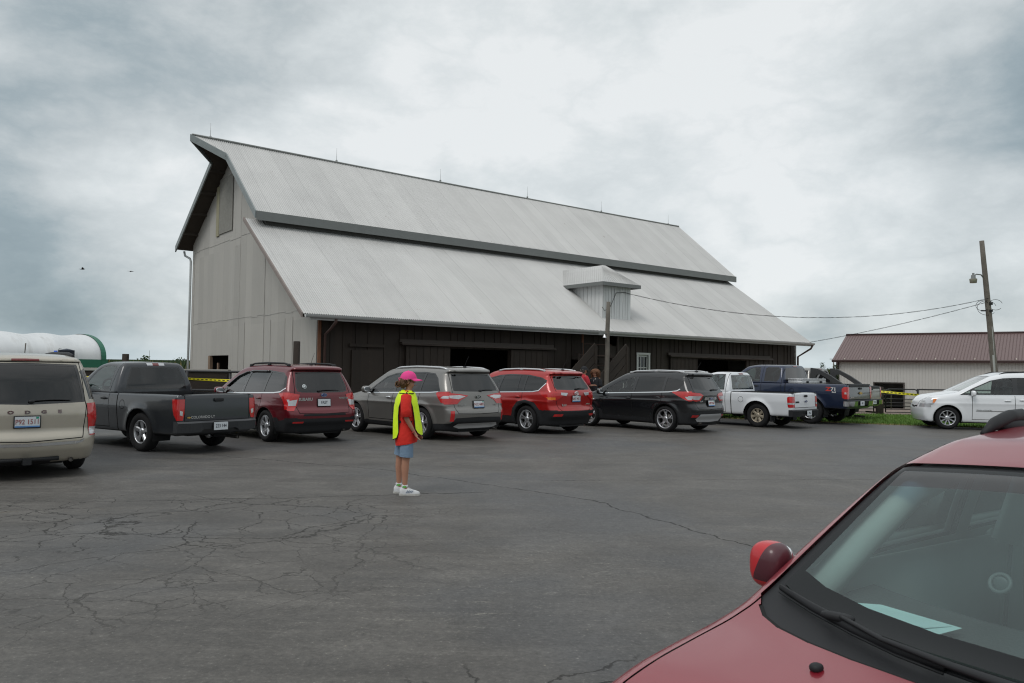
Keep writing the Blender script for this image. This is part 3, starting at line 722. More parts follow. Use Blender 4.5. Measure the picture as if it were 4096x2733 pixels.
def rav4():
    P = paint('bright_red_metallic', (.38, .010, .008), .25, .3)
    s = dict(L=4.57, W=1.845, wb=2.66, ro=.98, track=1.57, tyre_r=.36, rim_r=.235, paint=P, tum=.30, tum2=.36, cr=.14,
        top=[(-1.2, 1.53), (-.82, 1.585), (-.3, 1.64), (.6, 1.67), (1.25, 1.65), (1.6, 1.58), (2.5, 1.05), (2.7, 1.0), (3.2, .93), (3.5, .82), (3.6, .68)],
        rear=[(.2, -.80), (.36, -.86), (.46, -.955), (.60, -.98), (.66, -.94), (.72, -.91), (.98, -.93), (1.07, -.92), (1.14, -.86), (1.48, -.63), (1.50, -.62), (1.53, -.80), (1.66, -.74)],
        front=[(.2, 3.42), (.4, 3.56), (.7, 3.58), (.9, 3.45), (1.1, 3.2)], belt=[(-1, 1.11), (2.6, .97)], sec=[(0, .90), (.15, .93), (.3, .95), (.5, .98), (.74, 1.0), (.9, .985), (1, .95)],
        plan=[(-1.0, .88), (-.6, .955), (.3, 1), (2.3, 1), (3.1, .965), (3.6, .84)], flare=.03, crease=[(.82, .80, .012, .035)],
        belt_line=[(-.95, 1.13), (-.3, 1.075), (2.3, .985)], doors=(2.12, 1.12, .14), sill=.42, chrome_belt=[(-.58, 1.28), (-.40, 1.10), (-.2, 1.068), (2.2, .985)],
        dlo=[(2.25, .99), (2.0, 1.13), (1.55, 1.40), (1.2, 1.48), (.8, 1.51), (.1, 1.50), (-.40, 1.43), (-.58, 1.36), (-.58, 1.29), (-.40, 1.11), (-.2, 1.075)],
        pillars=[(2.0, 0, .04), (1.10, -.12, .10), (.34, .10, .03), (.13, -.0, .05)], ws=(1.62, 2.5, .55, .75), hood=[(2.45, .74), (3.0, .70), (3.4, .60), (3.5, .3), (3.52, -.05)],
        hatch=[(-.1, 1.50), (.60, 1.50), (.66, 1.12), (.66, .80), (.60, .66), (.52, .60), (-.1, .58)], rwf=[(-.1, 1.49), (.55, 1.47), (.64, 1.20), (.62, 1.13), (-.1, 1.11)],
        rw=[(-.1, 1.47), (.52, 1.45), (.605, 1.20), (.58, 1.15), (-.1, 1.13)],
        clad=[('side', [(-1.3, .1), (4, .1), (4, .36), (3.3, .42), (3.25, .5), (2.1, .42), (.55, .42), (.48, .62), (.30, .80), (0, .86), (-.30, .80), (-.46, .62), (-.6, .60), (-1.3, .60)]), ('rear', [(-.1, .1), (1.2, .1), (1.2, .61), (.68, .62), (.54, .55), (-.1, .55)])],
        extra=[('rear', [(.42, 1.02), (.50, 1.075), (1.0, 1.09), (1.0, .86), (.68, .86), (.50, .95)], 'tail'), ('side', [(-1.1, .86), (-.80, .87), (-.64, .93), (-.42, 1.05), (-.46, 1.085), (-1.1, 1.10)], 'tail'),
               ('rear', [(.30, 1.05), (.53, 1.06), (.53, 1.00), (.36, .975)], 'tail_w'), ('side', [(-1.1, .92), (-.68, .94), (-.78, .875), (-1.1, .87)], 'tail_a'), ('rear', [(.70, .94), (.86, .94), (.86, .88), (.70, .88)], 'tail_a'),
               ('rear', [(.48, .52), (.74, .52), (.76, .46), (.52, .46)], 'refl')],
        handles=[(1.22, .90), (.28, .93)], mirror=(2.06, 1.03), rails=(-.38, 1.32, .58, SATIN, .04), railr=.024, antenna=-.45, wiper=(-.06, -.44, 1.155), style='split5', exhaust=False)
    r, sh, p = vehicle('parked_car', 'bright red SUV with silver roof rails and black bumper, right of the grey SUV', PC, s, (.45, 20.3), 134)
    rear_plate(r, sh, 0, .90, 'NAT MX 5'); rear_text(r, sh, 'RAV4', .40, .74, .085, bold=.002); rear_text(r, sh, 'LIMITED', -.50, .76, .045)
    emblem(r, 'rings', sh.surf(y=0, z=1.02, side='rear') - .015, 0, 1.035)

def escape_():
    P = paint('black_paint', (.010, .011, .013), .2, .25, .03)
    s = dict(L=4.52, W=1.84, wb=2.69, ro=.92, track=1.57, tyre_r=.35, rim_r=.255, paint=P, tum=.30, tum2=.36, cr=.12,
        top=[(-1.2, 1.54), (-.75, 1.60), (-.3, 1.64), (.5, 1.66), (1.2, 1.64), (1.55, 1.58), (2.5, 1.08), (2.7, 1.03), (3.2, .94), (3.5, .80), (3.6, .66)],
        rear=[(.2, -.78), (.36, -.82), (.46, -.90), (.62, -.92), (.70, -.90), (.76, -.86), (1.0, -.87), (1.09, -.85), (1.14, -.80), (1.50, -.58), (1.515, -.57), (1.54, -.72), (1.66, -.68)],
        front=[(.2, 3.42), (.4, 3.56), (.7, 3.60), (.9, 3.45), (1.1, 3.2)], belt=[(-1, 1.15), (2.6, .96)], sec=[(0, .90), (.15, .93), (.3, .95), (.5, .98), (.74, 1.0), (.9, .985), (1, .95)],
        plan=[(-.95, .87), (-.6, .945), (.3, 1), (2.3, 1), (3.1, .965), (3.6, .84)], flare=.03, crease=[(.84, .80, .014, .035)],
        belt_line=[(-.95, 1.16), (-.3, 1.10), (2.3, .98)], doors=(2.12, 1.10, .10), sill=.36, chrome_belt=[(-.44, 1.16), (-.36, 1.115), (-.1, 1.08), (2.3, .98)],
        dlo=[(2.42, .97), (2.1, 1.12), (1.6, 1.38), (1.2, 1.48), (.8, 1.51), (.1, 1.50), (-.40, 1.43), (-.60, 1.37), (-.48, 1.21), (-.36, 1.125), (-.1, 1.09)],
        pillars=[(2.06, 0, .05), (1.08, -.08, .10), (.08, -.05, .08)], ws=(1.56, 2.5, .55, .75), hood=[(2.45, .74), (3.0, .70), (3.4, .60), (3.5, .3), (3.52, -.05)],
        hatch=[(-.1, 1.51), (.60, 1.51), (.66, 1.20), (.68, 1.0), (.64, .74), (.58, .64), (-.1, .63)], rwf=[(-.1, 1.50), (.55, 1.48), (.64, 1.24), (.58, 1.17), (.3, 1.11), (-.1, 1.10)],
        rw=[(-.1, 1.48), (.52, 1.46), (.60, 1.24), (.55, 1.185), (.3, 1.13), (-.1, 1.12)],
        clad=[('side', [(-1.3, .1), (4, .1), (4, .36), (3.3, .40), (.5, .36), (-.45, .50), (-.7, .52), (-1.3, .53)]), ('rear', [(-.1, .1), (1.2, .1), (1.2, .54), (.68, .54), (.56, .58), (-.1, .58)])],
        extra=[('rear', [(.34, 1.00), (.44, 1.055), (1.0, 1.10), (1.0, .92), (.64, .84), (.46, .86)], 'tail'), ('side', [(-1.1, .86), (-.72, .85), (-.55, .92), (-.22, 1.07), (-.24, 1.095), (-1.1, 1.11)], 'tail'),
               ('rear', [(.40, .98), (.86, .985), (.72, .89), (.52, .88)], 'tail_w'), ('side', [(-1.1, .965), (-.62, .965), (-.70, .885), (-1.1, .885)], 'tail_w'),
               ('rear', [(.56, .48), (.76, .48), (.76, .42), (.58, .42)], 'refl'), ('rear', [(-.1, .50), (.50, .50), (.62, .38), (.52, .30), (-.1, .28)], 'skid'),
               ('rear', [(-.1, .955), (.27, .95), (.30, .90), (.27, .875), (-.1, .875)], 'chromeb'), ('side', [(2.36, .80), (2.60, .83), (2.60, .78), (2.42, .765)], 'mould')],
        handles=[(1.22, .88), (.22, .92)], mirror=(2.16, 1.01), rails=(-.42, 1.40, .58, SATIN, .045), railr=.022, antenna=-.42, wiper=(-.12, -.50, 1.15), style='y', exy=.42)
    r, sh, p = vehicle('parked_car', 'black SUV with silver roof rails, right of the bright red SUV', PC, s, (4.22, 21.4), 134)
    rear_plate(r, sh, 0, .79, 'HPY 867'); rear_text(r, sh, 'ESCAPE', .42, .84, .045); emblem(r, 'oval_blue', sh.surf(y=0, z=.915, side='rear') - .025, 0, .915)
    t_ = r['label']

def minivan(label, col, pos, heading, **kw):
    P = col; s = dict(L=5.15, W=1.97, wb=3.08, ro=1.10, track=1.66, tyre_r=.345, rim_r=.222, paint=P, tum=.17, tum2=.24, cr=.12, kt=.12, kr=.34,
        top=[(-1.3, 1.66), (-.9, 1.70), (-.3, 1.76), (.8, 1.775), (1.45, 1.745), (1.85, 1.64), (2.80, 1.15), (3.1, 1.10), (3.45, 1.04), (3.66, .98), (3.78, .90), (3.82, .78)],
        rear=[(.2, -1.0), (.34, -1.08), (.42, -1.12), (.56, -1.12), (.60, -1.10), (.66, -1.04), (.9, -1.05), (1.0, -1.03), (1.1, -1.0), (1.60, -.86), (1.63, -.85), (1.655, -.95), (1.8, -.9)],
        front=[(.2, 3.72), (.4, 3.80), (.6, 3.81), (.8, 3.76), (.95, 3.66), (1.1, 3.5)], kf=.10, cf=.13, belt=[(-1.1, 1.09), (2.6, 1.03), (3.3, .96)], sec=[(0, .92), (.15, .95), (.3, .965), (.55, .985), (.75, 1.0), (.92, .99), (1, .965)],
        plan=[(-1.1, .95), (-.7, .985), (.3, 1), (2.6, 1), (3.3, .98), (3.80, .88)], flare=.016, crease=[(.80, .78, .008, .04)],
        belt_line=[(-1.05, 1.10), (-.3, 1.08), (2.6, 1.03)], doors=(2.42, 1.28, .36), sill=.32, chrome_belt=[(-.85, 1.10), (-.3, 1.085), (2.52, 1.04)],
        dlo=[(2.76, 1.045), (2.40, 1.25), (1.90, 1.49), (1.55, 1.565), (1.2, 1.585), (.2, 1.59), (-.6, 1.57), (-.78, 1.50), (-.86, 1.10), (-.3, 1.07)],
        pillars=[(2.42, 0, .09), (1.27, -.04, .14), (.32, -.03, .10)], ws=(1.87, 2.84, .60, .80), hood=[(2.75, .80), (3.2, .76), (3.6, .64), (3.78, .3), (3.80, -.05)],
        hatch=[(-.1, 1.63), (.70, 1.63), (.74, 1.12), (.76, 1.0), (.72, .64), (.70, .56), (-.1, .52)], rwf=[(-.1, 1.62), (.66, 1.60), (.74, 1.15), (.74, 1.06), (-.1, 1.03)],
        rw=[(-.1, 1.59), (.62, 1.575), (.705, 1.15), (.705, 1.08), (-.1, 1.05)],
        extra=[('rear', [(.765, 1.04), (1.1, 1.05), (1.1, .58), (.80, .58), (.78, .8)], 'tail'), ('side', [(-1.2, .58), (-1.0, .58), (-.95, .8), (-.93, 1.05), (-1.2, 1.05)], 'tail'), ('rear', [(.80, .70), (.92, .70), (.92, .595), (.80, .595)], 'tail_w'),
               ('rear', [(-.1, .50), (.66, .515), (.72, .54), (.70, .50), (.62, .475), (-.1, .46)], 'chromeb'), ('rear', [(-.1, 1.675), (.17, 1.67), (.17, 1.645), (-.1, 1.648)], 'brake'),
               ('side', [(2.32, .585), (2.32, .565), (1.34, .57), (1.34, .59)], 'mould'), ('side', [(1.20, .585), (1.20, .565), (.52, .575), (.52, .595)], 'mould'), ('side', [(3.38, .91), (3.47, .92), (3.50, .79), (3.44, .80)], 'head_a')],
        head_s=[(3.36, .92), (3.55, .96), (4.1, .88), (4.1, .72), (3.65, .70), (3.46, .76)], head_f=[(.48, .66), (.95, .66), (.95, .88), (.5, .82)],
        handles=[(1.48, .90), (1.08, .92)], mirror=(2.42, 1.07), dashz=1.02, seatz=.66, style='ten', nsp=9, exy=-.56,
        seats=[(1.35, (.42, -.42), .5), (.55, (.42, -.42), .5), (-.35, (0,), 1.3)], wiper=(-.05, -.55, 1.09))
    s.update(kw); return vehicle('minivan', label, PC, s, pos, heading, cat='minivan')

def tan_van():
    r, sh, p = minivan('beige minivan cut off by the left edge of the photo', paint('beige_metallic', (.42, .385, .32), .35, .36), (-6.76, 12.24), 132, pos_at='RR', rails=(-.5, 1.5, .66, BLACK, .035), railr=.03, tb={'chrome': ('window_trim', TRIM, 0, False)}, chrome_belt=None)
    rear_plate(r, sh, 0, .80, 'P92 1511', size=.095)
    for i, c in enumerate('DODGE'): rear_text(r, sh, c, .40 - i * .20, .93 + .002 * abs(i - 2), .06, bold=.004, sxx=1.5)
    rear_text(r, sh, 'GRAND CARAVAN', .52, .66, .05, bold=.002); b = MB(); b.box((-1.08, 0, .26), (.14, .10, .09)); b.tube([(-1.05, -.4, .28), (-1.05, .4, .28)], .03, 8); b.build('tow_hitch', BLACK, r)
    b = MB()
    M = REARM(sh.surf(y=0, z=.93, side='rear') - .004, 0, .93); 
def white_van():
    r, sh, p = minivan('white minivan seen from its driver side, at the right edge before the shed', paint('white_paint', (.78, .80, .82), 0, .3, .02), (13.22, 23.95), 166, pos_at='FL', rails=(-.3, 1.6, .66, BLACK, .03), railr=.02)
    text_mesh('lettering', 'TOWN & COUNTRY', .045, CHROME, r, SIDEM(2.1, sh.surf(x=2.1, z=.60) + .01, .605), 1., .001, .002)
def pickup(label, s, pos, heading):
    th = R_(heading); F_ = Vector((math.cos(th), math.sin(th))); Lf = Vector((-F_.y, F_.x)); c = Vector(pos) - Lf * (s['track'] / 2)
    root = empty('pickup_truck', (c.x, c.y, 0), th, label, 'pickup truck', PC)
    x0, x1 = -s['ro'], s['wb'] + s['fo']; hw = s['W'] / 2; P = s['paint']; zr, xc = s['rail_z'], s['xc']; zl = s['zl']; cow = s['cowl']; rh = s['roof']; bz = s['belt_z']
    s['top'] = [(x0 - .3, zr), (xc - .02, zr), (xc + .02, bz), (cow - .05, bz), (cow + .1, s['hood_z']), (x1 - .35, s['hood_z'] - .07), (x1 - .05, s['hood_z'] - .14), (x1, s['hood_z'] - .3)]
    s['rear'] = [(.2, x0 + .10), (zl + .05, x0 + .04), (zr - .5, x0), (zr, x0 + .015), (zr + .3, x0 + .03)]; s['front'] = [(.2, x1 - .15), (.45, x1), (.8, x1), (1., x1 - .1)]
    s.setdefault('belt', [(x0, zr), (x1, zr)]); s['sec'] = [(0, .93), (.12, .955), (.45, .985), (.62, 1.), (.85, .985), (1, .965)]
    s['plan'] = [(x0, .985), (0, 1), (s['wb'], 1), (x1 - .3, .95), (x1, .88)]
    s.update(kt=.045, kr=.05, kf=.2, cr=.02, cf=.1, crown=.02, ts=.02, z0=zl, tum=.3)
    f = body_f(s); st = .06
    sh = Shell(f, (x0 - .12, 0, .12), (x1 + .12, hw + .12, zr + .12), (x0 + .5, 0, .60), (x1 - .6, .12, .68), st)
    sh.patch('side', s.get('trunkline', [(x0 - .2, zr - .28), (x0 - .2, zr - .27), (x0 - .19, zr - .27)]), 'body')
    bx0, bx1 = x0 + .07, xc - .07
    sh.patch('top', [(bx0, -.1), (bx0, hw - .13), (bx1, hw - .13), (bx1, -.1)], 'cut')
    if s.get('capm'): sh.patch('top', [(x0 + .03, hw - .17), (x0 + .03, hw + .1), (xc - .02, hw + .1), (xc - .02, hw - .17)], 'cap', 'body', minn=.5)
    tg_ = [(-.1, s['gate_z0']), (-.1, zr + .1), (s['gate_y'], zr + .1), (s['gate_y'], s['gate_z0'])]
    sh.patch('rear', tg_, 'gate', 'body'); sh.strip('rear', [(-.1, s['gate_z0']), (s['gate_y'], s['gate_z0']), (s['gate_y'], zr)], .016, 'seam', ['body', 'gate'])
    if s.get('gate_cap'): sh.patch('rear', [(-.1, zr - .11), (-.1, zr + .1), (s['gate_y'], zr + .1), (s['gate_y'], zr - .11)], 'gatecap', 'gate'); sh.patch('top', [(x0 - .1, -.1), (x0 - .1, s['gate_y']), (x0 + .09, s['gate_y']), (x0 + .09, -.1)], 'gatecap', 'body')
    (xa, xb, xd) = s['doors']; sill = s['sill']
    pl = [(xa, sill), (xa, bz + .1), (xb, bz + .1), (xb, sill)]; sh.patch('side', pl, 'door_f', 'body', minn=-.1); sh.strip('side', [(xa, bz), (xa, sill), (xb, sill), (xb, bz)], .014, 'seam', ['body', 'door_f'])
    if xd is not None:
        pl = [(xb, sill), (xb, bz + .1), (xd, bz + .1), (xd, sill)]; sh.patch('side', pl, 'door_r', 'body', minn=-.1); sh.strip('side', [(xd, bz), (xd, sill), (xb, sill)], .014, 'seam', ['body', 'door_r'])
    sh.strip('side', [(xc - .01, zr + .02), (xc - .01, zl + .03)], .03, 'seam')
    fx, fz = s['filler']; sh.strip('side', [(fx + .085 * math.cos(a) ** (1), fz + .085 * math.sin(a)) for a in np.linspace(0, 6.2832, 13)], .010, 'seam', 'body')
    for (v_, pl, t_) in s['lamps']: sh.patch(v_, pl, t_, None, minn=.5 if v_ == 'side' else .45, rng=(0, -9, x0 + .4))
    for (v_, pl, t_) in s.get('extra', []): sh.patch(v_, pl, t_, None, minn=.02)
    lower_arches(sh, s, r=s['tyre_r'] + s.get('gap', .07))
    for i, t_ in enumerate(sh.T):
        if t_ == 'body' and max(sh.V[v][2] for v in sh.F[i]) < zl + .03: sh.T[i] = 'under'
    tb = {'body': ('body', P, 0, True), 'seam': ('body', SEAM, .006, True, 'body'), 'under': ('underbody', UNDER, 0, True), 'gate': ('tailgate', s.get('gate_m', P), -.002, True), 'gatecap': ('tailgate', BLACK, -.006, True, 'gate'),
          'door_f': ('front_door', P, 0, False), 'door_r': ('rear_door', P, 0, False), 'tail': ('taillight', s.get('lens', REDL), -.008, False), 'tail_w': ('reversing_lamp', CLEARL, -.010, False, 'tail_w', 'tail'), 'cap': ('bed_rail', s.get('capm', BLACK), -.010, False)}
    sh.emit(tb, root)
    # bed
    b = MB(); fl = zr - .46; a, e, w_ = bx0, bx1, hw - .13
    V = [(a, -w_, zr - .02), (e, -w_, zr - .02), (e, w_, zr - .02), (a, w_, zr - .02), (a, -w_, fl), (e, -w_, fl), (e, w_, fl), (a, w_, fl)]
    b.add(V, [(4, 5, 6, 7), (0, 1, 5, 4), (2, 3, 7, 6), (1, 2, 6, 5), (3, 0, 4, 7)])
    for sg in (1, -1): b.box(((a + e) / 2, sg * (w_ + .01), zr - .04), (e - a, .05, .05)); b.blob((0, sg * (w_ - .10), fl + .12), (.8, .22, .26), 4)
    b.box((a - .015, 0, zr - .04), (.04, 2 * w_, .05)); b.box((e + .02, 0, zr - .03), (.05, 2 * w_, .05)); b.build('truck_bed', s.get('bed_m', BLACK), root)
    # cab
    chw = hw - s.get('cabin', .03)
    roofp = prof(s['roofline'], .04); xrr = prof([(bz - .2, xc + .02), (bz + .1, xc + .03), (rh, xc + s.get('cabrake', .14)), (rh + .3, xc + .2)], .03); ct = s.get('ctum', .26)
    def cf_(Pt):
        x, y, z = Pt[:, 0], Pt[:, 1], Pt[:, 2]; o = np.clip(z - bz, -.1, None); Y = chw - o * ct - o * o * .22
        v = smax(y - Y, z - (roofp(x) - .05 * y * y), .10); v = smax(v, xrr(z) + .06 * y * y - x, .10); v = smax(v, x - 5., .1); return smax(v, bz - .03 - z, .01)
    cx1 = cow + .12
    cs = Shell(cf_, (xc - .15, 0, bz - .12), (cx1 + .15, hw + .1, rh + .14), (xc + .5, 0, bz + .15), (xc + .9, .12, bz + .30), .05)
    for t_, pl in s['cab_win']: cs.patch('side', inset(pl, -.025), 'dlo', None, minn=.0); cs.patch('side', pl, t_, 'dlo', minn=.0)
    for x_ in s.get('cab_seams', []): cs.strip('side', [(x_[0], bz), (x_[1], rh - .02)], .013, 'seam', 'body')
    cs.patch('rear', inset(s['cab_rw'], -.025), 'rwf', 'body'); cs.patch('rear', s['cab_rw'], 'rw', 'rwf')
    wx0, wx1, wy0, wy1 = s['ws']; cs.patch('top', [(wx0, -.1), (wx0 - .04, wy0), (wx1 - .10, wy1), (wx1, -.1)], 'ws', None, rng=(2, bz - .1, 3))
    if s.get('third'): 
        (hy, z0, z1, wy) = s['third']
        if wy: cs.patch('rear', [(-.1, z0), (-.1, z1), (wy, z1), (wy, z0)], 'third_w', None)
        cs.patch('rear', [(-.1, z0), (-.1, z1), (hy, z1), (hy, z0)], 'third', None)
    cs.emit({'body': ('cab', P, 0, True), 'seam': ('cab', SEAM, .006, True, 'body'), 'dlo': ('window_frame', TRIM, .002, False), 'win0': ('side_window', CGLASS, .006, False, 'win0'), 'win1': ('side_window', DGLASS, .006, False, 'win1'),
             'rwf': ('cab', TRIM, .002, True, 'body'), 'rw': ('rear_window', s.get('rglass', DGLASS), .004, True), 'ws': ('windshield', CGLASS, .003, True), 'third': ('brake_light', DREDL, -.008, True), 'third_w': ('cargo_lamp', CLEARL, -.006, True)}, root)
    underpinnings(root, dict(s, W=s['W'], ro=s['ro']), True)
    lf = MB()
    for sg in (1, -1): lf.tube([(.6, sg * .45, s['tyre_r'] + .1), (0, sg * .45, s['tyre_r'] - .12), (-.6, sg * .45, s['tyre_r'] + .08)], .03, 6, flat=.6); lf.box((s['wb'] / 2, sg * .42, zl + .05), (s['wb'] + 1, .08, .14))
    lf.build('chassis', UNDER, root)
    for ax in (0, s['wb']):
        for sg in (1, -1): wheel(root, ax, sg * s['track'] / 2, s['tyre_r'], s['rim_r'], s['tw'], sg, s['style'], s.get('rimm'), s.get('nsp', 5))
    # bumper
    b = MB(); bt = s['bump_z']; bw = hw * .97; bx = x0 - .10; n = 12
    for i in range(-n, n):
        y0, y1 = bw * i / n, bw * (i + 1) / n
        def bxx(y): return bx + .16 * max(0, abs(y) / bw - .70) ** 1.5 * 3.
        lowc = lambda y: bt - (.20 if abs(y) > .40 else .15)
        V = [(bxx(y0) + .03, y0, lowc(y0)), (bxx(y1) + .03, y1, lowc(y1)), (bxx(y1), y1, bt - .03), (bxx(y0), y0, bt - .03), (bxx(y0) + .04, y0, bt), (bxx(y1) + .04, y1, bt), (x0 + .12, y1, bt), (x0 + .12, y0, bt), (x0 + .12, y0, lowc(y0)), (x0 + .12, y1, lowc(y1))]
        b.add(V, [(0, 3, 2, 1), (3, 4, 5, 2), (4, 7, 6, 5), (0, 1, 9, 8)] + ([(0, 8, 7, 4, 3)] if i == -n else []) + ([(1, 2, 5, 6, 9)] if i == n - 1 else []))
    bo = b.build('rear_bumper', s.get('bump_m', BLACK), root)
    if s.get('bump_ends'):
        for sg in (1, -1):
            c_ = MB(); V = []; nn = 8
            for i in range(nn + 1):
                y = .42 + (bw - .42 + .004) * i / nn; xx = bx + .16 * max(0, abs(y) / bw - .70) ** 1.5 * 3. - .012
                V += [(xx + .02, sg * y, bt - .19), (xx, sg * y, bt - .035)]
            V += [(x0 + .12, sg * (bw + .008), bt - .19), (x0 + .12, sg * (bw + .008), bt - .035)]
            c_.add(V, [((2 * i, 2 * i + 1, 2 * i + 3, 2 * i + 2)[::sg]) for i in range(nn + 1)], True); c_.build('bumper_corner', CHROME, bo)
    plate(root, bx - .012, s.get('plate_y', 0), bt - .10, s['plate'], ink=PLATEK, band=False)
    hb = MB(); hb.blob((x0 - .012, 0, s.get('gh_z', zr - .12)), (.03, .20, .07), 4); hb.build('tailgate_handle', BLACK, root)
    mx = s['mirror'][0]
    for sg in (1, -1): mirror_(root, mx, cs.surf(x=mx, z=bz + .04) - .0, bz + .10, sg, s.get('mirm', BLACK), 1.15)
    for hx in s['handles']: handle(root, sh, hx, bz - .13, s.get('handm', BLACK))
    dash = MB(); dash.blob((s['ws'][1] - .34, 0, bz - .06), (.55, s['W'] - .34, .30), 5, 16, 8); dash.build('dashboard', s.get('seatm', SEATG), root)
    w2 = MB(); torus(w2, (0, 0, 0), .19, .018); w2.box((0, 0, 0), (.05, .34, .02)); w2.build('steering_wheel', BLACK, root, loc=(s['ws'][1] - .62, .38, bz + .06), rot=(0, R_(-62), 0))
    seats(root, [(xc + .35, (.4, -.4), .52)] if xd is None else [(xb + .12, (.42, -.42), .54), (xc + .30, (0,), 1.3)], 0, z=bz - .32, m=s.get('seatm', SEATG), h=.58)
    if s.get('flaps'):
        for sg in (1, -1): b = MB(); b.box((-s['tyre_r'] - .09, sg * (hw - .16), .40), (.02, .26, .42)); b.build('mud_flap', BLACK, root)
    return root, sh, cs

def colorado():
    P = paint('dark_grey_paint', (.026, .030, .036), .3, .35, .03); x0 = -1.16
    s = dict(W=1.75, wb=2.83, ro=1.16, fo=.9, track=1.47, tyre_r=.365, rim_r=.215, tw=.235, style='five', paint=P, rail_z=1.09, xc=.74, zl=.34, cowl=2.25, roof=1.68, belt_z=1.09, hood_z=1.08,
        roofline=[(0, 1.63), (.85, 1.67), (1.5, 1.68), (1.75, 1.63), (2.35, 1.12), (2.8, 1.0)], gate_y=.70, gate_z0=.60, doors=(2.05, 1.02, None), sill=.42, filler=(.56, .86), flare=.028,
        lamps=[('rear', [(.70, 1.0), (1., 1.0), (1., .62), (.74, .62), (.71, .74)], 'tail'), ('side', [(-1.3, .62), (-1.13, .62), (-1.06, .72), (-1.0, 1.0), (-1.3, 1.0)], 'tail'), ('rear', [(.74, .78), (.80, .80), (.80, .72), (.75, .70)], 'tail_w')],
        cab_win=[('win0', [(2.02, 1.12), (1.72, 1.46), (1.58, 1.56), (1.42, 1.585), (1.12, 1.585), (1.08, 1.12)])], cab_seams=[(1.02, .99)], cab_rw=[(-.1, 1.15), (-.1, 1.555), (.50, 1.545), (.60, 1.30), (.63, 1.16)], ws=(1.68, 2.36, .58, .72),
        third=(.065, 1.60, 1.645, .19), bump_z=.60, bump_m=mat('painted_bumper', (.035, .038, .042), .5, coat=.3, var=.2), plate='223 144', plate_y=.02, mirror=(1.92,), handles=(1.18,), gap=.06, gh_z=.98)
    r, sh, cs = pickup('dark grey single-cab pickup between the beige minivan and the maroon SUV', s, (-6.85, 14.80), 147)
    rear_text(r, sh, 'COLORADO LT', .33, .67, .065, bold=.002, sxx=1.1); emblem(r, 'bowtie', x0 - .008, .62, .67, s_=.35)

def ranger():
    P = paint('white_pickup_paint', (.70, .72, .745), 0, .35, .05)
    s = dict(W=1.76, wb=2.85, ro=1.12, fo=.85, track=1.45, tyre_r=.355, rim_r=.205, tw=.235, style='five', nsp=7, rimm=mat('worn_rim', (.42, .37, .29), .45, metal=.5, var=.3), paint=P, rail_z=1.06, xc=.86, zl=.36, cowl=2.3, roof=1.66, belt_z=1.06, hood_z=1.04,
        roofline=[(0, 1.60), (.95, 1.64), (1.5, 1.66), (1.75, 1.61), (2.4, 1.08), (2.8, 1.0)], gate_y=.68, gate_z0=.62, doors=(2.1, 1.05, None), sill=.42, filler=(.52, .82), flare=.04, capm=BLACK,
        lamps=[('rear', [(.68, .95), (1., .95), (1., .63), (.70, .63)], 'tail'), ('side', [(-1.3, .63), (-1.0, .63), (-.98, .66), (-.96, .92), (-1.02, .95), (-1.3, .95)], 'tail'), ('rear', [(.70, .77), (1., .77), (1., .715), (.70, .715)], 'tail_w'), ('side', [(-1.3, .77), (-.97, .77), (-.97, .715), (-1.3, .715)], 'tail_w')],
        cab_win=[('win0', [(2.05, 1.12), (1.75, 1.44), (1.60, 1.53), (1.42, 1.555), (1.16, 1.555), (1.12, 1.12)])], cab_seams=[(1.05, 1.03)], cab_rw=[(-.1, 1.13), (-.1, 1.53), (.58, 1.52), (.64, 1.16), (.63, 1.13)], rglass=CGLASS, ws=(1.68, 2.38, .58, .72),
        third=(.13, 1.57, 1.61, 0), bump_z=.56, plate='746', plate_y=-.02, mirror=(1.95,), handles=(1.2,), flaps=True, gap=.08, gh_z=.96, seatm=SEATG)
    r, sh, cs = pickup('white single-cab pickup with black rear bumper, between the black SUV and navy pickup', s, (7.45, 23.75), 135)
    emblem(r, 'oval_blue', -1.135, 0, .80, s_=1.15); rear_text(r, sh, 'RANGER', .52, .78, .06, m=BLACK, bold=.004)

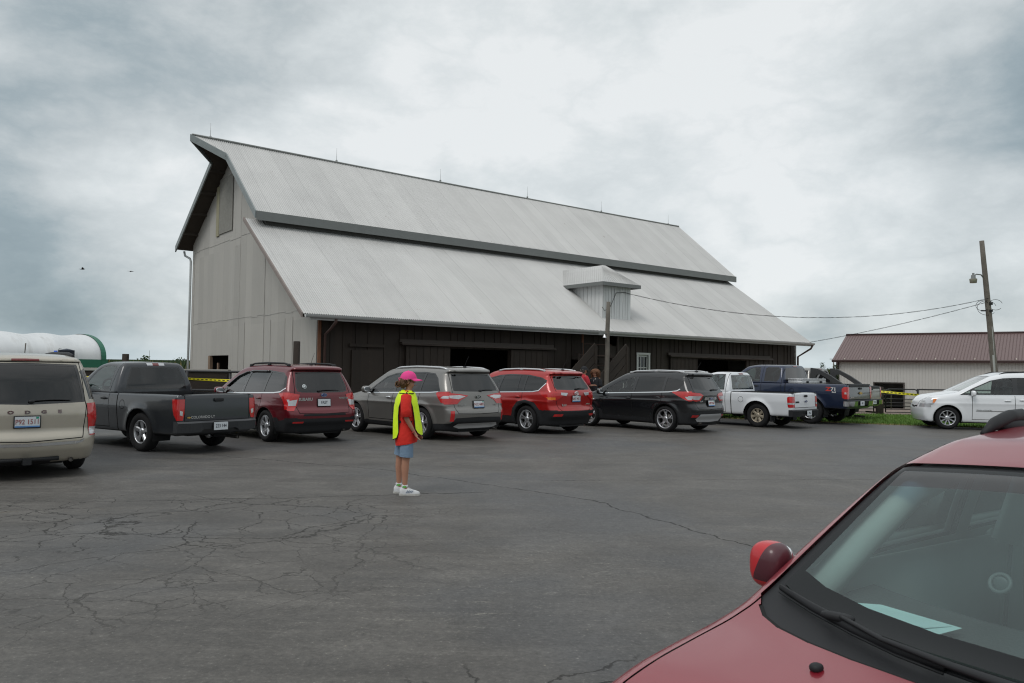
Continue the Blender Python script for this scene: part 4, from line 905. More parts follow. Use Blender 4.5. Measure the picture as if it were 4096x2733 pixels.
def silverado():
    P = paint('navy_metallic', (.016, .026, .060), .35, .35, .04); GP = mat('grey_tailgate_paint', (.045, .047, .050), .35, coat=1., var=.1)
    s = dict(W=2.03, wb=3.64, ro=1.22, fo=.98, track=1.72, tyre_r=.405, rim_r=.235, tw=.275, style='steel', nsp=6, rimm=ALLOY, paint=P, rail_z=1.32, xc=.86, zl=.52, cowl=2.95, roof=1.93, belt_z=1.32, hood_z=1.25, gate_m=GP, gate_cap=True,
        roofline=[(0, 1.87), (1.0, 1.92), (2.0, 1.93), (2.35, 1.88), (3.0, 1.36), (3.4, 1.2)], gate_y=.80, gate_z0=.82, doors=(2.72, 1.72, 1.0), sill=.60, filler=(.62, 1.05), flare=.035,
        lamps=[('rear', [(.80, 1.22), (1.2, 1.22), (1.2, .84), (.82, .84)], 'tail'), ('side', [(-1.4, .84), (-1.12, .84), (-1.06, .88), (-1.05, 1.16), (-1.12, 1.22), (-1.4, 1.22)], 'tail'), ('side', [(-1.4, 1.05), (-1.14, 1.05), (-1.14, .99), (-1.4, .99)], 'tail_w')],
        cab_win=[('win0', [(2.68, 1.36), (2.36, 1.66), (2.15, 1.78), (1.98, 1.81), (1.84, 1.81), (1.80, 1.36)]), ('win1', [(1.60, 1.38), (1.60, 1.78), (1.55, 1.81), (1.18, 1.81), (1.10, 1.75), (1.10, 1.46), (1.18, 1.37)])], cab_seams=[(1.72, 1.70), (1.0, .99)],
        cab_rw=[(-.1, 1.40), (-.1, 1.80), (.64, 1.79), (.74, 1.50), (.76, 1.40)], ws=(2.28, 3.05, .66, .84), third=(.14, 1.845, 1.885, 0), bump_z=.80, bump_ends=True, plate='B12', plate_y=.1, mirror=(2.56,), handles=(1.90,), gap=.10, gh_z=1.17, cabin=.04)
    r, sh, cs = pickup('navy blue pickup with dark grey tailgate and chrome bumper corners', s, (9.8, 25.75), 134)
    emblem(r, 'bowtie', -1.24, 0, 1.02, s_=1.0); rear_text(r, sh, 'SILVERADO', .58, .88, .05)
    y = sh.surf(x=-.72, z=1.13) + .012
    a = text_mesh('decal', 'Z', .17, mat('decal_red', (.55, .04, .03), .5), r, SIDEM(-.62, y, 1.14), 1., .006, .001, 1.5); text_mesh('decal', '71', .15, mat('decal_white', (.6, .6, .6), .5), r, SIDEM(-.79, y, 1.14), 1., .005, .001, 1.2)
    text_mesh('decal', '4x4', .06, MATS['decal_white'], r, SIDEM(-.80, y, 1.05), 1., .003, .001, 1.5)
    # the aluminium toolbox lies across the bed
    t_ = empty('toolbox', r.matrix_basis @ Vector((.56, 0, 1.32)), r.rotation_euler[2], 'silver diamond-plate toolbox lying across the navy pickup bed', 'toolbox')
    tm = mat('diamond_plate', (.55, .56, .57), .35, metal=.7, var=.2, vscale=30, bump=.8, bscale=60)
    b = MB(); b.box((0, 0, .01), (.5, 1.72, .16), bev=.01); b.build('box_body', tm, t_); b = MB(); b.box((0, 0, .115), (.52, 1.76, .05), bev=.012); b.build('lid', tm, t_)
    for y_ in (.5, -.5): b = MB(); b.box((-.26, y_, .03), (.02, .16, .07), bev=.008); b.build('latch', BLACK, t_)

def avalanche():
    P = paint('gold_grey_metallic', (.26, .255, .24), .5, .35, .04); CP = mat('grey_cladding', (.045, .046, .048), .6, var=.15)
    s = dict(W=2.01, wb=3.30, ro=1.28, fo=1.0, track=1.68, tyre_r=.39, rim_r=.225, tw=.265, style='five', paint=P, rail_z=1.22, xc=.50, zl=.48, cowl=2.6, roof=1.87, belt_z=1.22, hood_z=1.18, gate_cap=True,
        roofline=[(0, 1.83), (.8, 1.86), (1.7, 1.87), (2.0, 1.82), (2.7, 1.26), (3.1, 1.15)], gate_y=.80, gate_z0=.70, doors=(2.4, 1.45, .55), sill=.56, filler=(.5, .95), flare=.03,
        lamps=[('rear', [(.82, 1.16), (1.2, 1.16), (1.2, .80), (.84, .80)], 'tail'), ('side', [(-1.5, .80), (-1.22, .80), (-1.16, .9), (-1.14, 1.16), (-1.5, 1.16)], 'tail')],
        cab_win=[('win0', [(2.36, 1.27), (2.02, 1.6), (1.85, 1.72), (1.58, 1.74), (1.54, 1.27)]), ('win1', [(1.38, 1.28), (1.38, 1.74), (.75, 1.73), (.72, 1.28)])], cab_seams=[(1.45, 1.43)],
        cab_rw=[(-.1, 1.32), (-.1, 1.70), (.62, 1.69), (.72, 1.32)], ws=(1.92, 2.75, .66, .84), third=(.16, 1.79, 1.82, 0), bump_z=.74, bump_ends=True, plate='T40', mirror=(2.24,), handles=(1.6, .72), gap=.09, gh_z=1.1, cabin=.03)
    r, sh, cs = pickup('gold-grey pickup with dark sail panels, mostly hidden behind the navy pickup', s, (11.55, 28.9), 134)
    rear_text(r, sh, 'LS LT', .42, .98, .09, bold=.003)
    for sg in (1, -1):      # sail panels sloping from the cab roof to the bed rails
        b = MB(); poly = [(.58, 1.84), (.3, 1.80), (-.15, 1.56), (-.55, 1.30), (-.62, 1.23), (.2, 1.23), (.36, 1.33), (.42, 1.52), (.30, 1.60), (.24, 1.60), (.02, 1.40), (-.22, 1.30), (-.28, 1.235), (.52, 1.235)]
        outer = [(.58, 1.85), (.3, 1.81), (-.15, 1.58), (-.55, 1.32), (-.64, 1.215), (-.42, 1.215), (-.30, 1.30), (-.04, 1.47), (.22, 1.62), (.34, 1.60), (.40, 1.50), (.36, 1.215), (.60, 1.215)]
        M = Matrix.Translation((0, sg * .84, 0)) @ Matrix.Rotation(math.pi / 2, 4, 'X'); b.prism(outer, -.06, .06, M=M); o = b.build('sail_panel', CP, r)
# ---------------------------------------------------------------- ground
def hgt(x, y):
    t_ = min(max((y - 36) / 34, 0), 1); d_ = -1.5 * t_ * t_ * (3 - 2 * t_)
    return d_
def asphalt_b(t, p, oc):
    x, y, z = t.sep(oc)
    n_f = t.noise(oc, 34, 4, .75); n_m = t.noise(oc, 1.1, 6, .6, .6); n_l = t.noise(oc, .16, 4, .6)
    streak = t.noise(t.vm('MULTIPLY', oc, (.35, 2.6, 1)), 1.3, 6, .62, 1.2)
    w = t.vm('ADD', oc, t.vm('SCALE', t.vm('SUBTRACT', t.N('ShaderNodeTexNoise').outputs[1], (.5, .5, .5)), sc=0.))
    wn = t.N('ShaderNodeTexNoise'); t.put(wn.inputs['Vector'], oc); wn.inputs['Scale'].default_value = 2.2; wn.inputs['Detail'].default_value = 7; wn.inputs['Roughness'].default_value = .62
    wv = t.vm('ADD', oc, t.vm('SCALE', t.vm('SUBTRACT', wn.outputs[1], (.5, .5, .5)), sc=.34))
    wx, wy, _ = t.sep(wv)
    def vor(sc, th0, th1):
        v = t.N('ShaderNodeTexVoronoi', feature='DISTANCE_TO_EDGE'); t.put(v.inputs['Vector'], wv); v.inputs['Scale'].default_value = sc
        return t.m('SUBTRACT', 1.0, t.sm(v.outputs[0], th0, th1))
    def region(cx, cy, rx, ry, rot):      # an oval patch of worn paving
        c, s_ = math.cos(rot), math.sin(rot); dx, dy = t.m('SUBTRACT', wx, cx), t.m('SUBTRACT', wy, cy)
        u = t.m('DIVIDE', t.m('ADD', t.m('MULTIPLY', dx, c), t.m('MULTIPLY', dy, s_)), rx); v = t.m('DIVIDE', t.m('SUBTRACT', t.m('MULTIPLY', dy, c), t.m('MULTIPLY', dx, s_)), ry)
        return t.m('SUBTRACT', 1.0, t.sm(t.m('ADD', t.m('MULTIPLY', u, u), t.m('MULTIPLY', v, v)), .35, 1.5))
    def line(x0, y0, x1, y1, w0, w1):
        L = math.hypot(x1 - x0, y1 - y0); nx, ny = -(y1 - y0) / L, (x1 - x0) / L
        dd = t.m('ABSOLUTE', t.m('SUBTRACT', t.m('ADD', t.m('MULTIPLY', wx, nx), t.m('MULTIPLY', wy, ny)), x0 * nx + y0 * ny))
        tt = t.m('DIVIDE', t.m('ADD', t.m('MULTIPLY', t.m('SUBTRACT', x, x0), ny), t.m('MULTIPLY', t.m('SUBTRACT', y, y0), -nx)), L)
        rng = t.m('MULTIPLY', t.m('GREATER_THAN', tt, 0), t.m('LESS_THAN', tt, 1))
        return t.m('MULTIPLY', t.m('SUBTRACT', 1.0, t.sm(dd, w0, w1)), rng)
    reg = t.m('ADD', region(-4.4, 8.3, 3.6, 1.5, .15), t.m('MULTIPLY', region(-3.6, 6.0, 3.2, 1.6, .3), .6), clamp=True)
    reg2 = t.m('ADD', reg, t.m('MULTIPLY', region(.4, 4.0, 1.0, .5, .1), .8), clamp=True)
    brk = t.sm(n_m, .36, .52)
    cr = t.m('MULTIPLY', vor(2.3, .004, .016), t.m('MULTIPLY', reg, brk))
    cr = t.m('MAXIMUM', cr, t.m('MULTIPLY', vor(.8, .002, .009), t.m('MULTIPLY', reg2, t.sm(n_m, .30, .42))))
    for q in [(-5.6, 14.4, -2.1, 12.6, .005, .018), (-2.1, 12.6, 1.0, 9.9, .004, .016), (1.0, 9.9, 2.4, 7.0, .004, .016), (.6, 11.6, 5.6, 12.2, .002, .010), (-5., 9.2, -.3, 10.4, .006, .02), (.45, 4.05, 1.6, 4.6, .006, .02)]: cr = t.m('MAXIMUM', cr, line(*q))
    base = t.ramp(t.m('ADD', t.m('MULTIPLY', n_m, .5), t.m('MULTIPLY', streak, .5)), [(.32, (.052, .048, .043)), (.5, (.087, .081, .073)), (.68, (.135, .127, .115))])
    base = t.mix(t.m('MULTIPLY', t.sm(n_l, .45, .60), .45), base, (.070, .077, .086))
    grit = t.sm(n_f, .60, .72); base = t.mix(t.m('MULTIPLY', grit, .55), base, (.26, .25, .225))
    pebb = t.N('ShaderNodeTexVoronoi', feature='F1'); t.put(pebb.inputs['Vector'], oc); pebb.inputs['Scale'].default_value = 14
    pb = t.m('MULTIPLY', t.m('SUBTRACT', 1., t.sm(pebb.outputs[0], .05, .12)), t.m('MULTIPLY', t.sm(t.sep(pebb.outputs['Color'])[0], .80, .86), t.sm(n_m, .42, .56)))
    base = t.mix(t.m('MULTIPLY', pb, .8), base, (.30, .27, .21))
    scr = t.noise(t.vm('MULTIPLY', oc, (1.3, 9, 1)), 1.6, 5, .7)
    sreg = t.m('ADD', region(1.4, 14.7, 2.6, 1.3, .35), t.m('MULTIPLY', region(-.3, 6.0, 2.0, 1.0, .5), .7), clamp=True)
    sc_ = t.m('MULTIPLY', t.sm(scr, .56, .68), t.m('MULTIPLY', sreg, t.sm(n_f, .42, .6))); base = t.mix(t.m('MULTIPLY', sc_, .75), base, (.25, .235, .20))
    tan = t.m('MULTIPLY', t.sm(t.noise(oc, 2.3, 3, .5), .70, .76), .35); base = t.mix(tan, base, (.13, .105, .07))
    base = t.vm('SCALE', base, sc=t.m('ADD', t.m('MULTIPLY', t.m('SUBTRACT', n_f, .5), 1.5), t.m('MULTIPLY_ADD', t.m('SUBTRACT', t.noise(oc, 11, 4, .7), .5), 1.0, 1.)))
    col = t.mix(t.m('MULTIPLY', cr, .80), base, (.016, .015, .014)); t.put(p.inputs['Base Color'], col)
    t.put(p.inputs['Roughness'], t.m('ADD', t.m('MULTIPLY_ADD', streak, .35, .42), t.m('MULTIPLY', cr, .3), clamp=True)); p.inputs['Specular IOR Level'].default_value = .45
    b = t.N('ShaderNodeBump'); b.inputs['Strength'].default_value = .55; b.inputs['Distance'].default_value = .012
    t.put(b.inputs['Height'], t.m('SUBTRACT', t.m('ADD', t.m('MULTIPLY', n_f, .5), t.m('MULTIPLY', streak, .6)), t.m('MULTIPLY', cr, 1.2))); t.l.new(b.outputs[0], p.inputs['Normal'])
ASPH = mat('asphalt', build=asphalt_b)
def ground_b(t, p, oc):
    x, y, z = t.sep(oc); n = t.noise(oc, .8, 6, .65); nf = t.noise(oc, 9, 4, .7)
    g = t.ramp(t.m('ADD', t.m('MULTIPLY', n, .5), t.m('MULTIPLY', nf, .5)), [(.32, (.040, .080, .013)), (.5, (.070, .140, .020)), (.68, (.12, .19, .04))])
    mud = t.ramp(nf, [(.3, (.035, .026, .018)), (.6, (.075, .055, .038)), (.75, (.12, .10, .075))]); conc = t.ramp(nf, [(.3, (.16, .12, .10)), (.7, (.30, .25, .22))])
    far = t.ramp(t.noise(t.vm('MULTIPLY', oc, (.2, 1, 1)), .05, 4), [(.3, (.06, .085, .025)), (.7, (.17, .16, .06))])
    c = t.mix(t.sm(x, -1., 3.), mud, g); c = t.mix(t.m('MULTIPLY', t.sm(y, 32.9, 33.2), t.sm(x, 8, 10)), c, conc); c = t.mix(t.sm(y, 90, 96), c, far)
    t.put(p.inputs['Base Color'], c)
    b = t.N('ShaderNodeBump'); b.inputs['Strength'].default_value = .6; b.inputs['Distance'].default_value = .05; t.put(b.inputs['Height'], nf); t.l.new(b.outputs[0], p.inputs['Normal'])
GRD = mat('earth_and_grass', rough=.95, spec=.1, build=ground_b)
xs = [-1500, -600, -250, -120, -80] + list(range(-60, 61, 6)) + [80, 120, 250, 600, 1500]; ys = [-80, -40, 0, 20] + list(range(26, 82, 3)) + [95, 120, 180, 300, 600, 1200, 3000]
V = [(x, y, hgt(x, y) - .02) for y in ys for x in xs]; n = len(xs)
tag(mesh_obj('ground', V, [(j * n + i, j * n + i + 1, (j + 1) * n + i + 1, (j + 1) * n + i) for j in range(len(ys) - 1) for i in range(n - 1)], GRD, smooth=True), kind='structure')
edge = [(-60, 24.6), (-8, 24.6), (-6.6, 24.9), (-5.9, 25.3), (4.9, 33.7), (6.2, 31.0), (7.75, 28.05), (11.9, 25.85), (13.3, 25.3), (17, 24.1), (26, 22.0), (60, 17)]
pe = []
for (a, b) in zip(edge[:-1], edge[1:]):
    L = math.hypot(b[0] - a[0], b[1] - a[1]); k = max(1, int(L / .25)) if a[0] > 4 and a[0] < 26 else 1
    for i in range(k): pe.append((a[0] + (b[0] - a[0]) * i / k, a[1] + (b[1] - a[1]) * i / k + (random.uniform(-.06, .06) if k > 1 else 0), 0))
pe += [(60, 17, 0), (60, -30, 0), (-60, -30, 0)]
tag(mesh_obj('pavement', pe, [tuple(range(len(pe)))[::-1]], ASPH), kind='structure')
# grass verge
GM = mat('grass_blade', (.10, .19, .028), .7, var=.5, vscale=3); GM2 = mat('dry_grass', (.26, .20, .09), .8, var=.4)
V, F, MI = [], [], []
for i in range(26000):
    x = random.uniform(5.2, 24); yb = np.interp(x, [e[0] for e in edge[4:]], [e[1] for e in edge[4:]]); dry = random.random() < .14
    y = yb + (random.random() ** 2 * .45 - .03 if dry else random.random() ** 1.2 * 8.0)
    if not dry and y < yb + .12: continue
    if y > 33: continue
    if x < 15 and (x + 6.18) * .618 + 25 < y + .3 and x < 14.5: continue
    a = random.uniform(0, 6.28); h_ = random.uniform(.03, .09) * (.6 if dry else 1); w_ = random.uniform(.008, .02); k = len(V); lx, ly = random.uniform(-.05, .05), random.uniform(-.05, .05)
    V += [(x - w_ * math.cos(a), y - w_ * math.sin(a), -.02), (x + w_ * math.cos(a), y + w_ * math.sin(a), -.02), (x + lx, y + ly, h_)]; F.append((k, k + 1, k + 2)); MI.append(1 if dry else 0)
tag(mesh_obj('grass', V, F, [GM, GM2], mi=MI), 'green mown grass with a dry straw edge along the pavement', 'grass', kind='stuff')

# ---------------------------------------------------------------- the barn
def sheet_b(base, stain, cw, rh_, amt=.10, streak=.24, axis='x'):
    def b(t, p, oc):
        x, y, z = t.sep(oc); u = x if axis == 'x' else y
        cell = t.comb(t.m('FLOOR', t.m('DIVIDE', u, cw)), t.m('FLOOR', t.m('DIVIDE', z, rh_)), 0.)
        wn = t.N('ShaderNodeTexWhiteNoise', noise_dimensions='3D'); t.put(wn.inputs['Vector'], cell)
        st = t.noise(t.comb(t.m('MULTIPLY', u, 10.), t.m('MULTIPLY', z, .35), 0.), 1., 5, .65); bl = t.noise(oc, .7, 5, .6)
        k = t.m('ADD', t.m('MULTIPLY', t.m('SUBTRACT', wn.outputs[0], .5), amt), t.m('ADD', t.m('MULTIPLY', t.m('SUBTRACT', st, .5), streak), t.m('MULTIPLY_ADD', t.m('SUBTRACT', bl, .5), .25, 1.)))
        c = t.vm('SCALE', tuple(base), sc=k); c = t.mix(t.m('MULTIPLY', t.sm(st, .60, .78), .45), c, stain); c = t.mix(t.m('MULTIPLY', t.sm(t.noise(oc, 1.6, 6, .7), .66, .74), .5), c, (.16, .09, .055))
        seam = t.m('LESS_THAN', t.m('FRACT', t.m('DIVIDE', u, cw)), .018); c = t.mix(t.m('MULTIPLY', seam, .22), c, (.08, .08, .08))
        t.put(p.inputs['Base Color'], c); t.put(p.inputs['Roughness'], t.m('MULTIPLY_ADD', bl, .3, .35))
    return b
ROOFM = mat('painted_roof_metal', rough=.5, metal=.25, build=sheet_b((.545, .543, .53), (.33, .32, .30), .66, 50.))
GABM = mat('gable_sheet_metal', rough=.6, build=sheet_b((.42, .405, .372), (.25, .235, .21), .66, 3.2, .16, .14, 'y'))
DORM = mat('dormer_sheet_metal', rough=.5, build=sheet_b((.66, .67, .665), (.52, .52, .52), .8, 50.))
FASC = mat('grey_fascia', (.165, .175, .17), .5, var=.12); RUST = mat('rusty_metal', (.20, .085, .045), .8, var=.4, vscale=6); GUT = mat('gutter_white', (.46, .47, .46), .45, var=.15)
def brown_b(t, p, oc):
    x, y, z = t.sep(oc); cell = t.N('ShaderNodeTexWhiteNoise', noise_dimensions='1D'); t.put(cell.inputs['W'], t.m('FLOOR', t.m('DIVIDE', x, .30)))
    st = t.noise(t.comb(t.m('MULTIPLY', x, 12.), y, t.m('MULTIPLY', z, .6)), 1., 5, .6); k = t.m('ADD', t.m('MULTIPLY', t.m('SUBTRACT', cell.outputs[0], .5), .3), t.m('MULTIPLY_ADD', t.m('SUBTRACT', st, .5), .5, 1.))
    c = t.vm('SCALE', (.029, .0205, .0145), sc=k); c = t.mix(t.m('MULTIPLY', t.sm(t.noise(oc, 3, 6, .75), .66, .72), .35), c, (.12, .11, .095)); t.put(p.inputs['Base Color'], c)
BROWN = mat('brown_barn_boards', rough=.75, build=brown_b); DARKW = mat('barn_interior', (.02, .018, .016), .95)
OLDW = mat('weathered_wood', (.15, .135, .115), .9, var=.4, vscale=5, bump=.5); PLANK = mat('dark_old_plank', (.036, .028, .022), .9, var=.5, vscale=4, bump=.5)
B0 = (-6.18, 25.0); BA = math.atan2(math.cos(R_(51.78)), math.sin(R_(51.78))); BL, BW = 27.0, 13.5
def bw_(a, s_, z=0): return Vector((B0[0] + a * math.cos(BA) - s_ * math.sin(BA), B0[1] + a * math.sin(BA) + s_ * math.cos(BA), z))
barn = empty('barn', (*B0, 0), BA, 'large old barn with a grey corrugated metal roof, brown board front and grey sheet-metal gable', 'barn')
EZ, ES = 3.25, -.84; UZ, US = 7.12, 3.97; RZ, RS = 10.6, 8.18; LS, LZ = 4.45, 6.92; NZ, NS = 7.0, 13.95
zl_ = lambda s_: EZ + (s_ - ES) * (LZ - EZ) / (LS - ES)
zu_ = lambda s_: UZ + (s_ - US) * (RZ - UZ) / (RS - US)
zn_ = lambda s_: RZ + (s_ - RS) * (NZ - RZ) / (NS - RS)
def corr(name, a0, a1, p0, p1, m, pitch=.0762, amp=.018, parent=barn, lift=.0, cut0=None, segs=1, sag=0.):
    """a corrugated sheet from a0 to a1 between the edge lines p0 and p1 (each (s, z)); cut0(s) trims the left end"""
    n = int((a1 - a0) / pitch * 4); d_ = Vector((0, p1[0] - p0[0], p1[1] - p0[1])); nv = Vector((0, -d_.z, d_.y)).normalized()
    if nv.z < 0: nv = -nv
    V = []; F = []
    for j in range(segs + 1):
        for i in range(n + 1):
            a = a0 + (a1 - a0) * i / n; o_ = amp * (1, 0, -1, 0)[i % 4] + lift; q = j / segs; s_ = p0[0] + (p1[0] - p0[0]) * q; z = p0[1] + (p1[1] - p0[1]) * q
            aa = max(a, cut0(s_)) if cut0 else a; sg_ = sag * math.sin(math.pi * i / n) * (1 + .3 * math.sin(i * .011))
            V.append((aa, s_ + nv.y * o_, z + nv.z * o_ - sg_))
    for j in range(segs):
        for i in range(n): k = j * (n + 1) + i; F.append((k, k + 1, k + n + 2, k + n + 1))
    return mesh_obj(name, V, F, m, parent, True)
oL, oR, oT = -.62, BL + .25, -1.72
hood = lambda s_: oL + (oT - oL) * max(0, 1 - abs(s_ - RS) / .9)
corr('upper_roof', oT, oR, (US, UZ), (RS, RZ), ROOFM, cut0=hood, segs=14, sag=.03)
corr('lower_roof', oL - .25, oR - .1, (ES, EZ), (LS, LZ), ROOFM, segs=2)
corr('rear_roof', oT, oR, (RS, RZ), (NS, NZ), ROOFM, cut0=hood, segs=14)
b = MB()      # timber decking under the sheets, seen in the gable overhang
def slab(p0, p1, a0, a1, th_, cut=None, segs=12):
    d_ = Vector((p1[0] - p0[0], p1[1] - p0[1])).normalized(); nv = Vector((d_.y, -d_.x)); 
    if nv.y > 0: nv = -nv
    V = []; F = []
    for j in range(segs + 1):
        q = j / segs; s_ = p0[0] + (p1[0] - p0[0]) * q; z = p0[1] + (p1[1] - p0[1]) * q; aa = cut(s_) + .02 if cut else a0
        for (k, h_) in ((aa, .06), (a1, .06), (a1, .06 + th_), (aa, .06 + th_)): V.append((k, s_ + nv.x * h_, z + nv.y * h_))
    for j in range(segs):
        for i in range(4): F.append((j * 4 + i, j * 4 + (i + 1) % 4, j * 4 + 4 + (i + 1) % 4, j * 4 + 4 + i))
    F += [(0, 1, 2, 3), tuple(segs * 4 + i for i in (3, 2, 1, 0))]; b.add(V, F)
slab((US, UZ), (RS - .01, RZ - .01), 0, oR - .03, .10, hood); slab((RS + .01, RZ - .01), (NS, NZ), 0, oR - .03, .10, hood); slab((ES + .02, EZ), (LS, LZ), oL - .2, oR - .15, .07)
for s_ in np.arange(RS + 1.2, NS, 1.15): b.box((oL / 2, s_, zn_(s_) - .22), (abs(oL), .06, .14))
b.build('roof_deck', mat('roof_deck_wood', (.055, .045, .036), .9, var=.3), barn)
f_ = MB()      # edge trims
f_.box(((oL + oR) / 2, US - .03, UZ - .14), (oR - oL, .05, .32)); f_.build('upper_fascia', FASC, barn)
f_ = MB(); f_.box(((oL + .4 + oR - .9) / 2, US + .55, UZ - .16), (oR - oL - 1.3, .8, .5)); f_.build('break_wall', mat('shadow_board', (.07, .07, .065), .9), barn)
f_ = MB()
def rake(p0, p1, a0, a1, w_=.05, h_=.24, mm=None):
    A = Vector((a0, *p0)); Bv = Vector((a1, *p1)); f_.add([A + Vector((0, 0, .03)), A + Vector((0, 0, -h_)), Bv + Vector((0, 0, -h_)), Bv + Vector((0, 0, .03)), A + Vector((w_, 0, .03)), A + Vector((w_, 0, -h_)), Bv + Vector((w_, 0, -h_)), Bv + Vector((w_, 0, .03))],
        [(0, 1, 2, 3), (4, 7, 6, 5), (0, 3, 7, 4), (1, 5, 6, 2), (0, 4, 5, 1), (3, 2, 6, 7)])
rake((US, UZ), (RS - .9, zu_(RS - .9)), oL - .05, oL - .05); rake((RS - .9, zu_(RS - .9)), (RS, RZ), oL - .05, oT - .05); rake((RS, RZ), (RS + .9, zn_(RS + .9)), oT - .05, oL - .05); rake((RS + .9, zn_(RS + .9)), (NS, NZ), oL - .05, oL - .05)
f_.build('rake_board', mat('rake_board_metal', (.22, .25, .25), .5, var=.25, vscale=5), barn)
f_ = MB(); rake((ES, EZ), (LS, LZ), oL - .30, oL - .30, .05, .12); f_.build('rake_board', mat('worn_rake_board', (.24, .20, .18), .6, var=.45, vscale=7), barn)
f_ = MB(); f_.tube([(oT + .02, RS, RZ + .03), (-.62, RS, RZ + .03)] + [(a, RS, RZ + .03 - .05 * math.sin(math.pi * (a + .6) / 28)) for a in range(2, 27, 3)] + [(oR, RS, RZ + .03)], .075, 8, flat=.5); f_.build('ridge_cap', mat('ridge_metal', (.33, .34, .33), .5, var=.2), barn)
for i, a in enumerate([-1.0, 4.4, 9.8, 15.2, 20.6, 26.3]):
    f_ = MB(); f_.tube([(a, RS, RZ), (a, RS, RZ + .62)], [.009, .004], 5); f_.blob((a, RS, RZ + .06), (.10, .10, .10), 2); f_.build('lightning_rod', mat('rod_metal', (.30, .31, .30), .5, metal=.5), barn)
f_ = MB(); n = 8      # gutter along the eave, its ends closed
V = []; F = []
for a in (oL - .2, oR):
    for k in range(n + 1): an = math.pi * k / n; V.append((a, ES - .07 - .07 * math.cos(an), EZ - .02 - .10 * math.sin(an)))
for k in range(n): F.append((k, k + 1, n + 2 + k, n + 1 + k))
F += [tuple(range(n + 1)), tuple(range(n + 1, 2 * n + 2))]; f_.add(V, F, True); f_.box(((oL + oR) / 2, ES + .03, EZ - .10), (oR - oL, .03, .16)); f_.build('gutter', GUT, barn)
def down(a, s0, s1, z0, z1, m_, name='downspout'):
    g = MB(); g.tube([(a, s0, z0), (a, s0, z0 - .12), (a, (s0 + s1) / 2, z0 - .34), (a, s1, z0 - .50), (a, s1, z1)], .045, 8); g.build(name, m_, barn)
down(.22, ES - .02, -.08, EZ - .08, 0.02, mat('brown_downspout', (.11, .065, .055), .5)); 
g = MB(); g.tube([(oR - .05, ES - .04, EZ - .10), (oR - .1, ES + .05, EZ - .30), (BL + .05, -.10, EZ - .72), (BL + .05, -.10, 0)], .05, 8); g.build('downspout', MATS['brown_downspout'], barn)
g = MB(); g.tube([(-.30, NS - .1, NZ - .18), (-.26, NS - .12, NZ - .38), (-.10, NS - .34, NZ - .52), (-.08, BW + .05, NZ - .66), (-.08, BW + .05, -1.5)], .05, 8); g.build('downspout', mat('white_downspout', (.55, .58, .58), .5), barn)
def holes(x0, x1, z0, ztop, hs):
    """rectangles filling a wall around its openings; ztop(x) is the wall head"""
    X = sorted({x0, x1} | {h[0] for h in hs} | {h[1] for h in hs}); out = []
    for a, c in zip(X[:-1], X[1:]):
        m_ = (a + c) / 2; zz_ = [z0]
        for h in sorted([h for h in hs if h[0] <= m_ <= h[1]], key=lambda h: h[2]): out.append((a, c, zz_[-1], h[2])); zz_.append(h[3])
        out.append((a, c, zz_[-1], None))
    return out
FH = [(4.98, 7.74, 0, 2.36), (18.72, 22.68, 0, 2.24), (10.9, 11.5, 1.1, 2.08), (12.95, 13.6, 2.70, 3.20), (14.80, 15.46, 1.25, 2.36)]
wz = zl_(0) - .10; b = MB(); hl = []
for (a, c, z0, z1) in holes(0, BL, -1.5, None, FH):
    z1 = wz if z1 is None else z1
    if z1 - z0 > .01: b.box(((a + c) / 2, .05, (z0 + z1) / 2), (c - a, .10, z1 - z0))
a = .15
while a < BL:      # battens over the board joints
    z = 0.0
    for h in sorted([h for h in FH if h[0] - .03 < a < h[1] + .03], key=lambda h: h[2]):
        if h[2] - z > .05: b.box((a, -.012, (z + h[2]) / 2), (.05, .026, h[2] - z))
        z = h[3]
    b.box((a, -.012, (z + wz) / 2), (.05, .026, wz - z)); a += random.choice([.30, .30, .45, .60])
b.build('front_wall', BROWN, barn)
b = MB(); b.box((0.045, -.035, 1.6), (.10, .05, 3.3)); b.build('corner_board', RUST, barn)
GH = [(8.35, 10.84, .75, 2.06)]      # gable wall
b = MB(); X = sorted({0, BW, US, LS, RS, 8.35, 10.84, 2, 6, 12})
def gz(s_): return min(zl_(s_) if s_ < US + .3 else 99, 99) if s_ < US + .3 else min(zu_(s_), zn_(s_)) - .10
for p, q in zip(X[:-1], X[1:]):
    ranges = [(-1.6, .75), (2.06, None)] if 8.34 < (p + q) / 2 < 10.85 else [(-1.6, None)]
    for (z0, z1) in ranges:
        t0 = (gz(p + .001) - .06) if z1 is None else z1; t1 = (gz(q - .001) - .06) if z1 is None else z1
        nn = max(1, int((q - p) / .1)); 
        for i in range(nn * 2):
            s0, s1 = p + (q - p) * i / (nn * 2), p + (q - p) * (i + 1) / (nn * 2); o0, o1 = (.006 if i % 2 else -.006), (-.006 if i % 2 else .006)
            u0, u1 = t0 + (t1 - t0) * i / (nn * 2), t0 + (t1 - t0) * (i + 1) / (nn * 2)
            b.add([(o0, s0, z0), (o1, s1, z0), (o1, s1, u1), (o0, s0, u0)], [(3, 2, 1, 0)], True)
for z0, s0, s1 in ((3.5, 0, BW), (6.72, 4.6, BW)): 
    for s_ in np.arange(s0, s1 - .4, .66): b.box((-.010, s_ + .33, z0 + random.uniform(-.03, .03)), (.006, .65, .03))
for s_ in np.arange(.66, BW, .66):
    z1 = gz(s_) - .4
    if random.random() < .5 and not 8.2 < s_ < 10.9: b.box((-.012, s_, (z1 + 0) / 2 if random.random() < .3 else 1.7), (.008, random.choice([.008, .014]), z1 if random.random() < .2 else 3.2))
b.build('gable_wall', GABM, barn)
